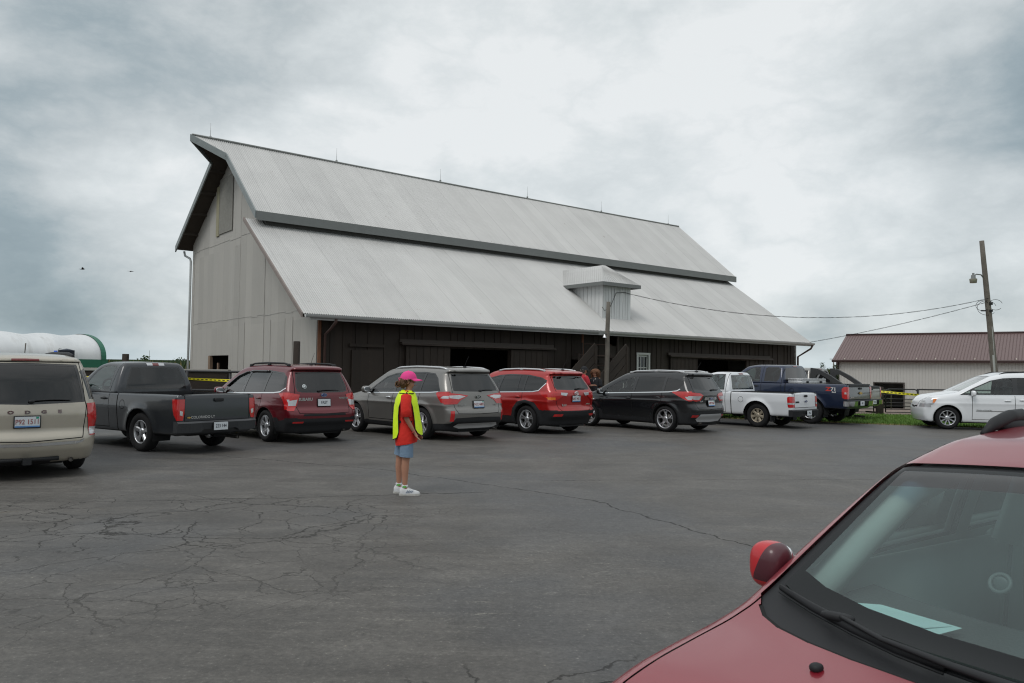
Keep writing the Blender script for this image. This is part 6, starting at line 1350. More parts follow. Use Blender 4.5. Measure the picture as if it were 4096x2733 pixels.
b = MB(); b.tube([(61.3, 150, -1.5), (61.3, 150, 4.8)], [.14, .11], 6); b.box((61.3, 150, 4.6), (1.5, .1, .1)); b.tube([(62.7, 150, -1.5), (62.7, 150, 3.4)], .05, 5); tag(b.build('distant_pole', OLDW), 'distant pole with a crossarm by the left corner of the shed', 'utility pole')
for (px, pz, yaw, fl, lb) in ((-.5486, .1215, .4, .5, 'small dark bird flying, the left one of two'), (-.4870, .1195, 2.6, -.15, 'small dark bird gliding, the right one of two')):
    d_ = 55; e = MB(); M = Matrix.Translation((px * d_, d_, 1.6 + pz * d_)) @ Matrix.Rotation(yaw, 4, 'Z'); e.tube([M @ Vector(v) for v in ((-.17, 0, 0), (-.08, 0, .01), (.04, 0, .01), (.13, 0, .03), (.17, 0, .03))], [.008, .03, .04, .022, .004], 8)
    for sg in (1, -1): e.add([M @ Vector(v) for v in ((.08, 0, .03), (.06, sg * .16, .03 + fl * .16), (.0, sg * .30, .03 + fl * .18), (-.05, sg * .15, .02 + fl * .12), (-.06, 0, .02), (.0, sg * .15, .045 + fl * .14))], [(0, 1, 5), (1, 2, 5), (2, 3, 5), (3, 4, 5), (4, 0, 5)])
    e.add([M @ Vector(v) for v in ((-.14, 0, .012), (-.26, .05, .0), (-.26, -.05, .0), (-.2, 0, .02))], [(0, 1, 3), (0, 3, 2)]); tag(e.build('bird', mat('bird_plumage', (.03, .028, .026), .8)), lb, 'bird', 'birds in the sky')
tan_van(); colorado(); forester(); sorento(); rav4(); escape_(); ranger(); silverado(); avalanche(); white_van()
# ---------------------------------------------------------------- people
def skin_mesh(nodes, edges, sub=2, root=0):
    me = bpy.data.meshes.new('skin'); me.from_pydata([n[0] for n in nodes], edges, []); o = bpy.data.objects.new('skin', me); COL.objects.link(o)
    md = o.modifiers.new('s', 'SKIN'); md.use_smooth_shade = True; md.branch_smoothing = .6
    for i, n in enumerate(nodes):
        r = n[1] if isinstance(n[1], (tuple, list)) else (n[1], n[1]); me.skin_vertices[0].data[i].radius = r; me.skin_vertices[0].data[i].use_root = (i == root)
    o.modifiers.new('d', 'SUBSURF').levels = sub; bpy.context.view_layer.update()
    m2 = bpy.data.meshes.new_from_object(o.evaluated_get(bpy.context.evaluated_depsgraph_get())); bpy.data.objects.remove(o); return m2
def ring_loft(b, rings, n=28, cap=False):
    """rings: (cx, cy, z, rx, ry[, tilt])"""
    V = []; F = []
    for r in rings:
        cx, cy, z, rx, ry = r[:5]; tl = r[5] if len(r) > 5 else 0
        for k in range(n):
            a = 2 * math.pi * k / n; x = rx * math.cos(a); y = ry * math.sin(a); w = 1 + .03 * math.sin(3 * a + z * 19) + .02 * math.sin(5 * a + z * 31)
            V.append((cx + x * w, cy + y * w, z + tl * x))
    for i in range(len(rings) - 1):
        for k in range(n): F.append((i * n + k, i * n + (k + 1) % n, (i + 1) * n + (k + 1) % n, (i + 1) * n + k))
    if cap: F.append(tuple(range(n))[::-1]); F.append(tuple(range((len(rings) - 1) * n, len(rings) * n)))
    b.add(V, F, True)
def cloth(name, col, var=.15, bump=.5): return mat(name, col, .85, var=var, vscale=7, bump=bump, bscale=22)
SKIN = mat('skin', (.42, .21, .135), .55, var=.08, vscale=10); SHOEW = mat('shoe_white', (.60, .61, .62), .6, var=.12, vscale=20)
def person(label, pos, heading, sc, c):
    e = empty('person', (pos[0], pos[1], 0), R_(heading), label, 'person'); e.scale = (sc, sc, sc)
    lx = c.get('legs', ((.0, -.085), (-.09, .085)))      # (x, y) of right and left foot
    N = [((-.02, 0, .80), (.10, .12)), ((-.01, 0, .95), (.09, .11)), ((-.01, 0, 1.12), (.10, .13)), ((-.01, 0, 1.25), (.07, .10)), ((.0, 0, 1.315), .048), ((.012, 0, 1.36), .046), ((.02, 0, 1.405), (.065, .072)), ((.018, 0, 1.455), (.078, .088)), ((.012, 0, 1.505), (.066, .078)), ((.075, 0, 1.382), .026), ((.097, 0, 1.43), .013)]
    E_ = [(0, 1), (1, 2), (2, 3), (3, 4), (4, 5), (5, 6), (6, 7), (7, 8), (6, 9), (7, 10)]
    def add(p, r, par): N.append((p, r)); E_.append((par, len(N) - 1)); return len(N) - 1
    for (fx, fy) in lx:
        sg = -1 if fy < 0 else 1; a = add((fx * .5 - .01, sg * .075, .74), .085, 0); a = add((fx * .8 + .005, fy, .60), .074, a); k = add((fx - .005, fy, .455), .053, a); k = add((fx - .012, fy, .34), .052, k); k = add((fx - .01, fy, .22), .040, k); k = add((fx - .01, fy, .10), .031, k); add((fx + .02, fy, .055), .032, k)
    for side, (el, wr) in c['arms'].items():
        sg = -1 if side == 'R' else 1; a = add((-.01, sg * .15, 1.255), .052, 3); a = add((-.01 + (el[0]) * .4, sg * .175, 1.17), .043, a); a = add(el, .033, a); m_ = tuple((Vector(el) * .55 + Vector(wr) * .45)); a = add(m_, .030, a); w = add(wr, .021, a)
        d_ = (Vector(wr) - Vector(el)).normalized(); cu = Vector(c.get('curl', (.3, 0, -.8))).normalized(); pl = Vector(wr) + d_ * .045; across = d_.cross(cu).normalized() * 1.0
        kn = add(tuple(pl), (.020, .028), w)
        for q, L in ((-1.4, .058), (-.45, .066), (.5, .062), (1.35, .048)):
            b0 = pl + d_ * .018 + across * q * .016; k = add(tuple(b0), .0085, kn); b1 = b0 + (d_ * .8 + cu * .35).normalized() * L * .5; k = add(tuple(b1), .0075, k); add(tuple(b1 + (d_ * .35 + cu * .9).normalized() * L * .5), .006, k)
        t0 = Vector(wr) + d_ * .02 + across * -.028 + cu * .006; k = add(tuple(t0), .010, w); add(tuple(t0 + (d_ * .7 + cu * .6 - across * .3).normalized() * .045), .0075, k)
    me = skin_mesh(N, E_, 2); me.materials.append(SKIN); bo = bpy.data.objects.new('body', me); COL.objects.link(bo); bo.parent = e
    for p in me.polygons: p.use_smooth = True
    b = MB()      # ears and face
    for sg in (1, -1): b.blob((.005, sg * .082, 1.435), (.035, .018, .055), 2.2); 
    b.cur = 1
    for sg in (1, -1): b.blob((.088, sg * .034, 1.452), (.016, .024, .012), 2); b.blob((.084, sg * .036, 1.472), (.016, .036, .007), 2)
    b.cur = 2; b.blob((.094, 0, 1.392), (.016, .045, .014), 2); b.build('face', [SKIN, mat('eye_dark', (.03, .02, .015), .3), mat('lip', (.38, .13, .11), .5)], e)
    hm = mat(c['hair'][0], c['hair'][1], .7, var=.5, vscale=30); rr = random.Random(4); b = MB()
    HC = Vector((-.008, 0, 1.458))
    for i in range(c.get('hairn', 260)):      # locks of hair laid over the skull
        a = rr.uniform(0, 6.28); el = rr.uniform(-.45, 1.45); dr_ = Vector((math.cos(a) * math.cos(el), math.sin(a) * math.cos(el), math.sin(el)))
        if dr_.x > .30 and el < 1.0 or dr_.x > .05 and el < .1 or (c.get('cap') and el > .25): continue
        p = HC + Vector((dr_.x * .088 - .004, dr_.y * .086, dr_.z * .098)); down = Vector((-.3 if not c.get('loose') else -.05, dr_.y * .2, -1)); tg = (down - dr_ * down.dot(dr_)).normalized(); L = c['hairl'] * rr.uniform(.6, 1.2); j = c.get('curly', .006)
        q = [p + tg * L * u + dr_ * (.008 + j * rr.uniform(-1, 1.4)) + (Vector((0, 0, -1)) * L * u * u * .4 if c.get('loose') else Vector()) for u in (0, .35, .7, 1)]; b.tube(q, [.012, .013, .010, .004], 5)
    b.blob((-.022, 0, 1.462), (.150, .168, .185), 2.1, 18, 12)
    if c.get('bun'): 
        b.blob((-.120, 0, 1.412), (.06, .065, .072), 2.2, 12, 8)
        for i in range(46): a, a2 = rr.uniform(0, 6.28), rr.uniform(0, 6.28); cc = Vector((-.128, 0, 1.405)); b.tube([cc + Vector((math.cos(a + u) * .032, math.sin(a2 + u * .6) * .034, math.sin(a + u) * .037)) for u in (0, .5, 1., 1.5)], [.007, .009, .008, .003], 5)
    b.build('hair', hm, e)
    if c.get('bun'):
        b = MB(); torus(b, (-.098, 0, 1.45), .034, .012, Matrix.Rotation(R_(60), 4, 'Y')); b.build('scrunchie', mat('pink_scrunchie', (.55, .05, .20), .8), e)
    if c.get('cap'):
        cm = cloth('cap_' + c['cap'][0], c['cap'][1], .08, .2); b = MB(); V = []; F = []; n, m_ = 24, 8
        for i in range(m_ + 1):
            ph = math.pi / 2 * i / m_
            for k in range(n): a = 2 * math.pi * k / n; V.append((.002 + .108 * math.cos(ph) ** .8 * math.cos(a), .100 * math.cos(ph) ** .8 * math.sin(a), 1.472 + .105 * math.sin(ph) - .012 * (math.cos(a) < 0) * (1 - i / m_)))
        for i in range(m_):
            for k in range(n): F.append((i * n + k, i * n + (k + 1) % n, (i + 1) * n + (k + 1) % n, (i + 1) * n + k))
        b.add(V, F, True); b.blob((.0, 0, 1.578), (.02, .02, .012), 2); V = []; F = []; n = 14      # brim
        for j in range(6):
            for k in range(n + 1):
                a = R_(-68 + 136 * k / n); u = j / 5; x = .102 * math.cos(a) * (1) + u * .085 * math.cos(a) ** .5 if abs(a) < 1.5 else .1; y = .098 * math.sin(a) * (1 - .10 * u); V.append((x, y, 1.476 - .022 * u - .35 * y * y * 8 * (.3 + u) * .35))
        V2 = [(x, y, z + .006) for x, y, z in V]; nn = len(V)
        for j in range(5):
            for k in range(n): q = j * (n + 1) + k; F.append((q, q + 1, q + n + 2, q + n + 1)); F.append((nn + q, nn + q + n + 1, nn + q + n + 2, nn + q + 1))
        b.add(V + V2, F, True); b.build('cap', cm, e)
    # shirt with sleeves
    sm_ = cloth('shirt_' + c['shirt'][0], c['shirt'][1]); b = MB(); hem = c.get('hem', .64)
    ring_loft(b, [(-.012, 0, hem, .136, .176, .16), (-.008, 0, hem + .06, .146, .178, .08), (-.010, 0, hem + .14, .145, .174, .02), (-.005, 0, .92, .134, .160), (-.01, 0, 1.08, .128, .160), (-.015, 0, 1.18, .120, .172), (-.015, 0, 1.25, .103, .165), (-.012, 0, 1.29, .082, .125, -.05), (-.004, 0, 1.315, .064, .075, -.2), (-.0, 0, 1.325, .056, .060, -.2)])
    for side, (el, wr) in c['arms'].items():
        sg = -1 if side == 'R' else 1; s0 = Vector((-.01, sg * .125, 1.25)); s1 = Vector((-.01 + el[0] * .35, sg * .178, 1.17)); s2 = s1.lerp(Vector(el), c.get('sleeve', .9))
        b.tube([s0, s0.lerp(s1, .6), s1, s1.lerp(s2, .5), s2, s2 + (s2 - s1).normalized() * .002], [.07, .070, .068, .066, .072, .05], 14, False)
    b.build('shirt', sm_, e)
    lm = cloth('legwear_' + c['legwear'][0], c['legwear'][1], .3); b = MB(); lo = c.get('leghem', .49)
    for (fx, fy) in lx: b.tube([(fx * .5 - .01, fy * .85, .80), (fx * .6 - .005, fy * .95, .70), (fx * .8, fy, .60), (fx * .93 + .002, fy, max(lo + .03, .50))] + ([(fx - .01, fy, .3), (fx - .01, fy, lo)] if lo < .3 else [(fx, fy, lo)]), [.082, .086, .088, .086] + ([.07, .06] if lo < .3 else [.087]), 18, False)
    ring_loft(b, [(-.02, 0, .68, .115, .155), (-.02, 0, .76, .12, .16), (-.015, 0, .86, .11, .145)], 24)
    b.build('shorts' if lo > .3 else 'trousers', lm, e)
    for (fx, fy) in lx:      # shoes with a sole
        b = MB(); ring = []; n = 12; V = []; F = []
        prof_ = [(-.075, .028, .055), (-.06, .036, .085), (-.02, .036, .098), (.03, .037, .082), (.08, .042, .060), (.13, .043, .048), (.165, .030, .034), (.178, .008, .026)]
        for (x, w_, h_) in prof_:
            for k in range(n + 1): a = math.pi * k / n; V.append((fx + x, fy + w_ * math.cos(a), .014 + h_ * math.sin(a) ** .7))
        for i in range(len(prof_) - 1):
            for k in range(n): q = i * (n + 1) + k; F.append((q, q + 1, q + n + 2, q + n + 1))
        F.append(tuple(range(n + 1))); b.add(V, F, True); b.blob((fx - .012, fy, .115), (.085, .07, .05), 2.5)
        for k in range(4): b.box((fx + .03 + k * .018, fy, .098 - k * .010), (.006, .045, .006))
        b.cur = 1; b.prism([(fx + x, fy + y) for x, y in ((-.082, -.02), (-.06, -.038), (.0, -.034), (.06, -.040), (.12, -.047), (.17, -.034), (.186, 0), (.17, .034), (.12, .046), (.06, .040), (0, .034), (-.06, .038), (-.082, .02))], 0, .024)
        if c.get('stripe'):
            b.cur = 2
            for k in range(4):
                for sg in (1, -1): b.box((fx + .02 + k * .022, fy + sg * .040, .05), (.007, .006, .04), rot=Matrix.Rotation(.6, 4, 'Y'))
        b.build('shoe', [c.get('shoem', SHOEW), mat('shoe_sole', (.50, .49, .46), .7), mat('shoe_stripe', (.16, .22, .32), .5)], e)
        if c.get('sock'): b = MB(); b.tube([(fx - .012, fy, .10), (fx - .012, fy, .122)], .038, 12, False); b.build('sock', mat('green_sock', (.15, .5, .10), .8), e)
    return e
g = person('girl in profile with pink cap, neon yellow vest, red shirt and denim shorts', (-1.33, 10.15), 3, 1.0, dict(
    arms={'R': ((.002, -.192, .975), (.105, -.150, .795)), 'L': ((.03, .19, .975), (.12, .13, .80))}, hair=('hair_brown', (.13, .065, .03)), hairl=.07, bun=True, cap=('pink', (.78, .06, .27)), shirt=('red', (.66, .024, .014)), hem=.645, legwear=('denim', (.17, .25, .35)), leghem=.485, stripe=True, sock=True, curl=(.9, .2, -.5)))
VM = mat('neon_vest', (.72, .97, .012), .6, var=.06, vscale=8, bump=.4, bscale=14); PI_ = mat('vest_piping', (.012, .012, .012), .7)
vb = MB(); pip = MB()
def panel(cx, ax_, by_, phc, zs, widths, flare):
    """one hanging cloth panel; widths = half angle at each height, flare = how far it stands off"""
    n = 18; V = []; F = []; L, Rr = [], []
    for i, (z, w_, f_) in enumerate(zip(zs, widths, flare)):
        for k in range(n + 1):
            a = phc + (k / n * 2 - 1) * w_; wv = .006 * math.sin(a * 7 + z * 9); V.append((cx + (ax_(z) + f_ + .002 + wv) * math.cos(a), (by_(z) + .016 + wv) * math.sin(a), z + (.0 if i < len(zs) - 1 else -.045 * math.cos((k / n * 2 - 1) * 1.5) ** .6)))
        L.append(V[-n - 1]); Rr.append(V[-1])
    for i in range(len(zs) - 1):
        for k in range(n): q = i * (n + 1) + k; F.append((q, q + 1, q + n + 2, q + n + 1))
    vb.add(V, F, True); bot = V[-(n + 1):]
    pip.tube(L, .0055, 5); pip.tube(Rr, .0055, 5); pip.tube(bot, .0055, 5)
axf = lambda z: np.interp(z, [.7, .9, 1.1, 1.2, 1.26, 1.30, 1.33], [.142, .136, .130, .122, .104, .085, .07]); byf = lambda z: np.interp(z, [.7, .9, 1.15, 1.2, 1.26, 1.30, 1.33], [.168, .162, .166, .174, .158, .125, .08])
panel(-.012, axf, byf, math.pi, [1.315, 1.28, 1.22, 1.12, 1.0, .9, .8, .74], [1.75, 1.5, 1.18, 1.02, .98, 1.02, 1.05, .9], [.012, .015, .02, .026, .03, .034, .034, .03])
panel(-.012, axf, byf, 0., [1.305, 1.28, 1.22, 1.12, 1.0, .9, .84, .80], [1.55, 1.35, 1.15, .98, .92, .92, .92, .75], [.01, .012, .015, .024, .036, .050, .060, .064])
for sg in (1, -1): vb.add([(x, sg * y, z) for x, y, z in ((-.075, .05, 1.335), (.05, .05, 1.325), (.085, .105, 1.285), (.03, .135, 1.290), (-.05, .140, 1.288), (-.10, .11, 1.290))], [(0, 1, 2, 3, 4, 5)], True); pip.tube([(-.10, sg * .11, 1.292), (-.05, sg * .142, 1.292), (.03, sg * .137, 1.294), (.085, sg * .107, 1.29)], .0055, 5)
vo = vb.build('safety_vest', VM, g); pip.build('piping', PI_, vo)
b = MB()
for sg in (1, -1): b.add([(x, sg * y, z) for x, y, z in ((-.11, .125, .945), (.07, .165, .945), (.07, .165, .915), (-.11, .125, .915))], [(0, 1, 2, 3)])
b.build('strap', PI_, vo); b = MB(); b.tube([(.080, -.190, .80), (.098, -.175, .812), (.094, -.145, .80), (.070, -.150, .788), (.066, -.180, .79), (.080, -.190, .80)], .004, 6); b.build('bracelet', mat('red_bracelet', (.5, .03, .03), .6), g)
person('man in a red shirt and black cap behind the bright red SUV', (2.50, 27.2), 25, 1.13, dict(arms={'R': ((.06, -.20, .99), (.27, -.14, 1.0)), 'L': ((.02, .2, .99), (.12, .16, .85))}, hair=('hair_grey', (.10, .09, .08)), hairl=.03, hairn=120, cap=('black', (.012, .013, .016)), shirt=('crimson', (.42, .02, .035)), legwear=('dark', (.03, .035, .05)), leghem=.12))
w_ = person('woman with curly brown hair and black top beside the man in the red shirt', (2.93, 27.6), 235, 1.07, dict(arms={'R': ((.0, -.20, .99), (.04, -.18, .76)), 'L': ((.0, .2, .99), (.08, .15, .80))}, hair=('hair_auburn', (.17, .075, .035)), hairl=.13, hairn=520, loose=True, curly=.022, shirt=('black', (.012, .013, .016)), legwear=('dark', (.03, .035, .05)), leghem=.12, sleeve=.95))
b = MB(); b.tube([(.0, -.06, 1.31), (.07, -.045, 1.27), (.112, 0, 1.20), (.07, .045, 1.27), (.0, .06, 1.31)], .004, 5); b.blob((.125, 0, 1.18), (.01, .02, .03), 2); b.build('necklace', CHROME, w_)
person('child behind the bright red SUV, only turquoise sneakers showing under it', (1.33, 22.9), 60, .86, dict(arms={'R': ((.0, -.20, .99), (.04, -.18, .76)), 'L': ((.0, .2, .99), (.08, .15, .80))}, hair=('hair_brown', (.13, .065, .03)), hairl=.05, shirt=('navy', (.02, .03, .07)), legwear=('grey', (.10, .10, .11)), leghem=.49, shoem=mat('turquoise_shoe', (.02, .36, .36), .6, var=.3), legs=((.05, -.15), (-.05, .13))))
# ---------------------------------------------------------------- the wine-red car in the foreground
def near_car():
    P = paint('wine_red_metallic', (.25, .012, .025), .3, .36, .03); TRG = mat('grey_green_trim', (.40, .46, .44), .85, var=.12, vscale=5); DSH = mat('dark_dashboard', (.05, .058, .058), .8, var=.2, vscale=6, bump=.3, bscale=90)
    th = 213; F_ = Vector((math.cos(R_(th)), math.sin(R_(th)))); c = Vector((1.216, 1.852)) - F_ * 2.35
    root = empty('car', (c.x, c.y, 0), R_(th), 'wine red wagon facing the camera in the lower right corner of the photo', 'car')
    s = dict(L=4.45, W=1.70, wb=2.60, ro=.98, track=1.48, tyre_r=.31, rim_r=.20, tum=.20, tum2=.26, kt=.07, kr=.15, kf=.22, cf=.20, crown=.055, flare=.018, ts=.045,
        top=[(-1.2, 1.28), (-.9, 1.34), (-.4, 1.405), (.4, 1.44), (1.1, 1.432), (1.5, 1.395), (1.80, 1.315), (2.42, .945), (2.58, .905), (2.9, .855), (3.2, .77), (3.4, .66), (3.47, .5)],
        rear=[(.2, -.86), (.5, -.98), (.9, -.94), (1.3, -.78), (1.5, -.7)], front=[(.2, 3.35), (.5, 3.47), (.7, 3.42), (.9, 3.2)], belt=[(-1, .99), (2.3, .90), (2.6, .86), (3.4, .70)], sec=[(0, .9), (.3, .96), (.7, 1.), (.9, .985), (1, .945)],
        plan=[(-1, .93), (0, .99), (1.5, 1), (2.4, .985), (2.9, .95), (3.47, .82)], z0=.2, zl=.2)
    f = body_f(s); sh = Shell(f, (-1.1, 0, .1), (3.6, .97, 1.55), (-.3, 0, .5), (2.8, .12, .6), .032)
    dlo = [(2.20, .935), (1.80, 1.175), (1.62, 1.255), (1.2, 1.325), (.4, 1.34), (-.3, 1.315), (-.62, 1.24), (-.75, 1.03), (.5, .985), (1.6, .955)]
    sh.patch('side', dlo, 'dlo', None, minn=0.); win = inset(dlo, .028); E_ = [(9, 0), (1.22, -.10), (1.13, -.10), (.22, -.05), (.14, -.05), (-9, 0)]
    for i in range(3): sh.patch('side', clip(clip(win, *E_[2 * i], -1), *E_[2 * i + 1], 1), 'win%d' % i, 'dlo', minn=0.)
    for a, b_ in ((2.22, 1.18), (1.18, .30)):
        pl = [(a, .36), (a, np.interp(a, [.3, 2.3], [1.0, .93])), (b_, np.interp(b_, [.3, 2.3], [1.0, .94])), (b_, .36)]; sh.patch('side', pl, 'door%d' % (a < 2), 'body', minn=-.1); sh.strip('side', pl + [pl[0]], .009, 'seam', ['body', 'door0', 'door1'])
    # glass, cowl, hood: the rear edge of the hood sweeps round the wipers
    hre = [(2.60, -.1), (2.60, .15), (2.592, .30), (2.572, .44), (2.54, .56), (2.50, .64), (2.455, .69), (2.40, .735)]
    wsb = [(2.47, -.1), (2.465, .2), (2.44, .42), (2.40, .58), (2.345, .692)]; wst = [(1.785, .645), (1.775, .3), (1.77, -.1)]
    sh.patch('top', hre + [(1.76, .668), (1.745, .3), (1.74, -.1)], 'cowl', ['body'], rng=(2, .8, 3))
    sh.patch('top', wsb + wst, 'ws', None, rng=(2, .8, 3)); sh.patch('top', [(2.40, -.1), (2.395, .2), (2.37, .40), (2.33, .56), (2.285, .662), (1.81, .625), (1.80, .3), (1.795, -.1)], 'ws1', 'ws', rng=(2, .8, 3))
    sh.patch('top', [(1.87, -.1), (1.88, .3), (1.895, .70), (1.79, .70), (1.775, .3), (1.77, -.1)], 'shade', 'ws1', rng=(2, .8, 3))
    sh.strip('top', [(2.42, .72), (2.7, .705), (3.0, .675), (3.25, .60), (3.36, .40), (3.40, .0)], .008, 'seam', 'body')
    sh.patch('top', [(2.455, .69), (2.42, .715), (2.7, .70), (3.0, .67), (3.25, .595), (3.355, .40), (3.395, -.1), (2.60, -.1), (2.60, .15), (2.592, .30), (2.572, .44), (2.54, .56), (2.50, .64)], 'hood', 'body', minn=.3)
    sh.strip('top', hre[:-1], .012, 'seam', ['body', 'hood', 'cowl'])
    sh.strip('top', [(1.76, .655), (1.5, .63), (-.7, .59)], .010, 'seam', 'body', minn=.3)
    sh.patch('rear', [(-.1, 1.25), (.55, 1.22), (.62, 1.0), (-.1, .98)], 'rw', 'body'); sh.patch('front', [(.45, .55), (.8, .52), (.8, .68), (.48, .70)], 'head', 'body', rng=(0, 3., 9)); sh.patch('front', [(-.1, .50), (.36, .52), (.36, .64), (-.1, .66)], 'grille', 'body', rng=(0, 3., 9))
    lower_arches(sh, s)
    FR = mat('glass_border', (.008, .010, .011), .25, spec=.2); 
    sh.emit({'body': ('body', P, 0, True), 'seam': ('body', SEAM, .004, True, 'body'), 'dlo': ('window_frame', TRIM, .002, False), 'win0': ('side_window', CGLASS, .005, False, 'win0'), 'win1': ('side_window', CGLASS, .005, False, 'win1'), 'win2': ('side_window', CGLASS, .005, False, 'win2'),
        'door0': ('front_door', P, 0, False), 'door1': ('rear_door', P, 0, False), 'cowl': ('cowl', BLACK, .010, True), 'ws': ('windshield', FR, .004, True, 'ws'), 'ws1': ('windshield', WGLASS, .004, True, 'ws'), 'shade': ('windshield', glass('shade_band', (.22, .33, .42)), .004, True, 'ws'),
        'hood': ('hood', P, 0, True), 'rw': ('rear_window', CGLASS, .003, True), 'head': ('headlight', CLEARL, 0, False), 'grille': ('grille', BLACK, .01, True)}, root)
    # lining: the inner faces of pillars, doors and roof
    PV = np.array(sh.V); NN = sh.normals(PV); V, F, mp = [], [], {}
    for q, t_ in zip(sh.F, sh.T):
        cx = sum(PV[v][0] for v in q) / len(q); cz = sum(PV[v][2] for v in q) / len(q)
        if t_ in ('body', 'dlo', 'door0', 'door1', 'seam') and -.9 < cx < 2.32 and cz > .42:
            for sg in (1, -1):
                r = []
                for v in q:
                    k = (v, sg)
                    if k not in mp: p = PV[v] - NN[v] * .028; mp[k] = len(V); V.append((p[0], p[1] * sg, p[2]))
                    r.append(mp[k])
                F.append(r[::-1] if sg > 0 else r)
    mesh_obj('interior_lining', V, F, TRG, root, True)
    b = MB()      # thick A-pillar and door covers
    for sg in (1, -1):
        b.tube([(2.24, sg * .68, .90), (2.02, sg * .655, 1.05), (1.78, sg * .62, 1.20), (1.5, sg * .59, 1.28)], [.05, .05, .045, .04], 10); b.tube([(1.17, sg * .61, .98), (1.14, sg * .57, 1.15), (1.10, sg * .53, 1.34)], [.06, .055, .05], 10, flat=.7)
        b.box((1.65, sg * .73, .72), (1.3, .07, .50), bev=.03); b.box((.6, sg * .73, .74), (.9, .07, .50), bev=.03)
    b.build('pillar_cover', TRG, root)
    d_ = MB(); V = []; F = []; n = 16
    for i, (x, z, w_) in enumerate([(2.44, .872, .62), (2.34, .878, .66), (2.18, .905, .66), (2.05, .91, .66), (1.92, .88, .66), (1.84, .78, .66), (1.86, .60, .66), (1.95, .45, .64)]):
        for k in range(n + 1): y = (k / n * 2 - 1) * w_; V.append((x - .12 * (y * y / .44) * (i < 4), y, z + (.03 * math.exp(-((y - .37) / .2) ** 2) if 2 <= i <= 4 else 0)))
    for i in range(7):
        for k in range(n): q = i * (n + 1) + k; F.append((q, q + 1, q + n + 2, q + n + 1))
    d_.add(V, F, True); d_.build('dashboard', DSH, root)
    w_ = MB(); torus(w_, (0, 0, 0), .185, .016); w_.box((0, 0, 0), (.07, .34, .03), bev=.01); w_.blob((0, 0, .01), (.16, .16, .05), 2.5); w_.build('steering_wheel', DSH, root, loc=(1.72, .37, .88), rot=(0, R_(-62), 0))
    SG = mat('seat_cloth_green_grey', (.19, .22, .21), .95, var=.2, vscale=8, bump=.3)
    for y in (.37, -.37):
        b = MB(); b.blob((1.28, y, .50), (.56, .52, .20), 4, 18, 10); b.blob((.98, y, .80), (.17, .50, .66), 3.6, 18, 12); b.blob((.93, y, 1.19), (.12, .27, .20), 3., 16, 10); b.tube([(.95, y - .06, 1.05), (.94, y - .06, 1.14)], .008, 6); b.tube([(.95, y + .06, 1.05), (.94, y + .06, 1.14)], .008, 6); b.build('seat', SG, root)
    b = MB(); b.blob((.15, 0, .48), (.5, 1.25, .20), 4, 18, 10); b.blob((-.08, 0, .80), (.15, 1.25, .60), 4, 18, 10); b.build('seat', SG, root)
    b = MB(); b.box((.8, 0, .26), (2.6, 1.4, .05)); b.build('cabin_floor', DSH, root)
    for sg in (1, -1): b = MB(); b.tube([(1.10, sg * .56, 1.22), (1.13, sg * .60, 1.02), (1.16, sg * .62, .6)], .016, 6, flat=.3); b.blob((1.09, sg * .55, 1.22), (.04, .03, .08), 3); b.build('seat_belt', DSH, root)
    b = MB(); b.blob((1.99, 0, 1.20), (.03, .26, .07), 4, 14, 8); b.tube([(2.0, 0, 1.22), (1.95, 0, 1.29)], .01, 6); b.build('rear_view_mirror', BLACK, root)
    # mirrors: bright red outboard half, maroon cover
    def two_tone(t, p, oc):
        x, y, z = t.sep(oc); q = t.m('ADD', t.m('ABSOLUTE', y), t.m('MULTIPLY', t.m('SUBTRACT', z, .972), .45)); t.put(p.inputs['Base Color'], t.mix(t.m('MAXIMUM', t.m('GREATER_THAN', q, .853), t.m('LESS_THAN', z, .925)), (.075, .014, .022), (.50, .016, .022)))
    MR = mat('mirror_two_tone', rough=.4, coat=.4, build=two_tone)
    for sg in (1, -1):
        b = MB(); k0 = len(b.F); b.blob((2.22, sg * .842, .972), (.12, .125, .150), 2.8, 28, 18)
        for i in range(k0, len(b.F)):
            cy = sum(b.V[v][1] for v in b.F[i]) / 4 * sg; cz = sum(b.V[v][2] for v in b.F[i]) / 4; b.MI[i] = 0
        b.tube([(2.24, sg * .70, .93), (2.23, sg * .81, .93)], [.04, .035], 12, flat=.7); o = b.build('side_mirror', MR, root); b = MB(); b.blob((2.168, sg * .842, .972), (.02, .10, .12), 3, 18, 10); b.build('mirror_glass', CHROME, o)
    # wipers: arm, blade holder and rubber, lying on the cowl and glass
    def on(x, y, h=.018): return (x, y, sh.surf(x=x, y=abs(y), side='top') + h)
    for pts, arm in (([(2.385, -.675), (2.44, -.52), (2.49, -.36), (2.525, -.22), (2.54, -.10)], [(2.475, -.42), (2.53, -.26), (2.555, -.08), (2.565, .10), (2.56, .22)]), ([(2.525, -.16), (2.535, .02), (2.525, .20), (2.50, .36), (2.46, .52)], [(2.535, .16), (2.56, .32), (2.55, .48), (2.50, .62)])):
        b = MB(); b.tube([on(*p, .016) for p in pts], [.006, .009, .010, .009, .006], 6, flat=1.6); b.tube([on(p[0] + .006, p[1], .006) for p in pts], .004, 4); b.tube([on(p[0], p[1], .035) for p in arm], [.007, .009, .012, .017, .02][:len(arm)], 8, flat=.7); q = arm[0]; b.blob(on(q[0], q[1], .03), (.03, .09, .022), 3, rz=.3); b.blob(on(*arm[-1], .02), (.06, .06, .045), 2.5); b.build('wiper', BLACK, root)
    for y in (-.33, .33): b = MB(); b.blob(on(2.69, y, .006), (.035, .03, .022), 2.5, 14, 8); b.build('washer_nozzle', BLACK, root)
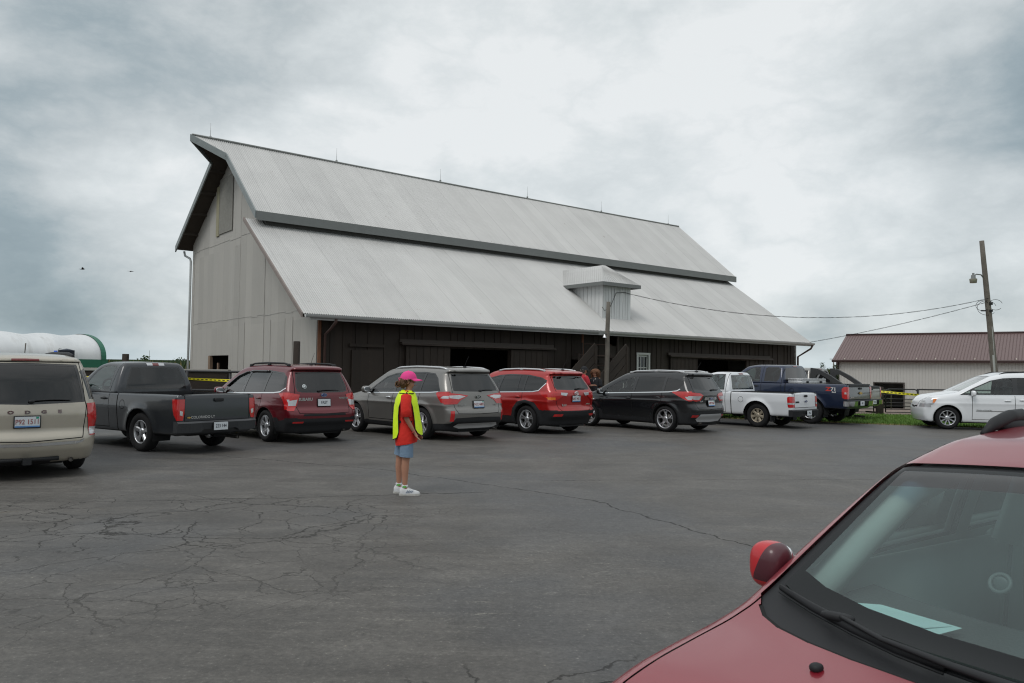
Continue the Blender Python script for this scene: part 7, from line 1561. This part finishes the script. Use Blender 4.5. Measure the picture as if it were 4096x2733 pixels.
    for sg in (1, -1):      # roof rails: black foot, silver bar
        y = .62; zf = lambda x: sh.surf(x=x, y=y, side='top'); b = MB(); b.tube([(1.30, sg * y, zf(1.30)), (1.21, sg * y, zf(1.21) + .028), (1.10, sg * y, zf(1.10) + .045), (1.0, sg * y, zf(1.0) + .048)], [.010, .024, .026, .024], 12); b.blob((1.08, sg * y, zf(1.08) + .01), (.20, .05, .05), 3); rl = b.build('roof_rail', BLACK, root); b = MB(); b.tube([(-.60, sg * y, zf(-.60) + .01), (-.52, sg * y, zf(-.52) + .04), (-.42, sg * y, zf(-.42) + .05)], [.012, .026, .024], 10); b.build('rail_foot', BLACK, rl)
        b = MB(); b.tube([(x, sg * y, zf(x) + .052) for x in np.linspace(1.0, -.45, 10)], .019, 12); b.build('rail_bar', SATIN, rl)
    for x in (1.35,): b = MB(); 
    # papers on the dash, and a round holder on the glass
    PM = mat('pale_blue_paper', (.58, .80, .80), .8, var=.05, vscale=12)
    pts = [(2.335, -.585), (2.27, -.49), (2.21, -.46), (2.19, -.24), (2.30, -.27), (2.375, -.44)]; zz_ = [.935, .915, .935, .925, .912, .912]; M = root.matrix_basis
    b = MB(); b.add([M @ Vector((x, y, z)) for (x, y), z in zip(pts, zz_)], [(0, 1, 2), (0, 2, 5), (2, 3, 4), (2, 4, 5)], False); b.add([M @ Vector((x, y, z + .004)) for (x, y), z in zip([(2.30, -.50), (2.235, -.44), (2.20, -.26), (2.27, -.30)], [.93, .93, .922, .918])], [(0, 1, 2, 3)])
    tag(b.build('paper', PM), 'pale blue sheets of paper lying on the dashboard of the wine red car', 'paper')
    b = MB(); torus(b, (2.06, -.205, 1.035), .026, .006, Matrix.Rotation(R_(58), 4, 'Y'), 28, 8); b.blob((2.055, -.205, 1.03), (.012, .045, .045), 2.2); b.build('glass_holder', mat('holder_grey', (.10, .12, .12), .5), root)
    for ax in (0, 2.6):
        for sg in (1, -1): wheel(root, ax, sg * .74, .31, .20, .2, sg, 'five')
near_car()
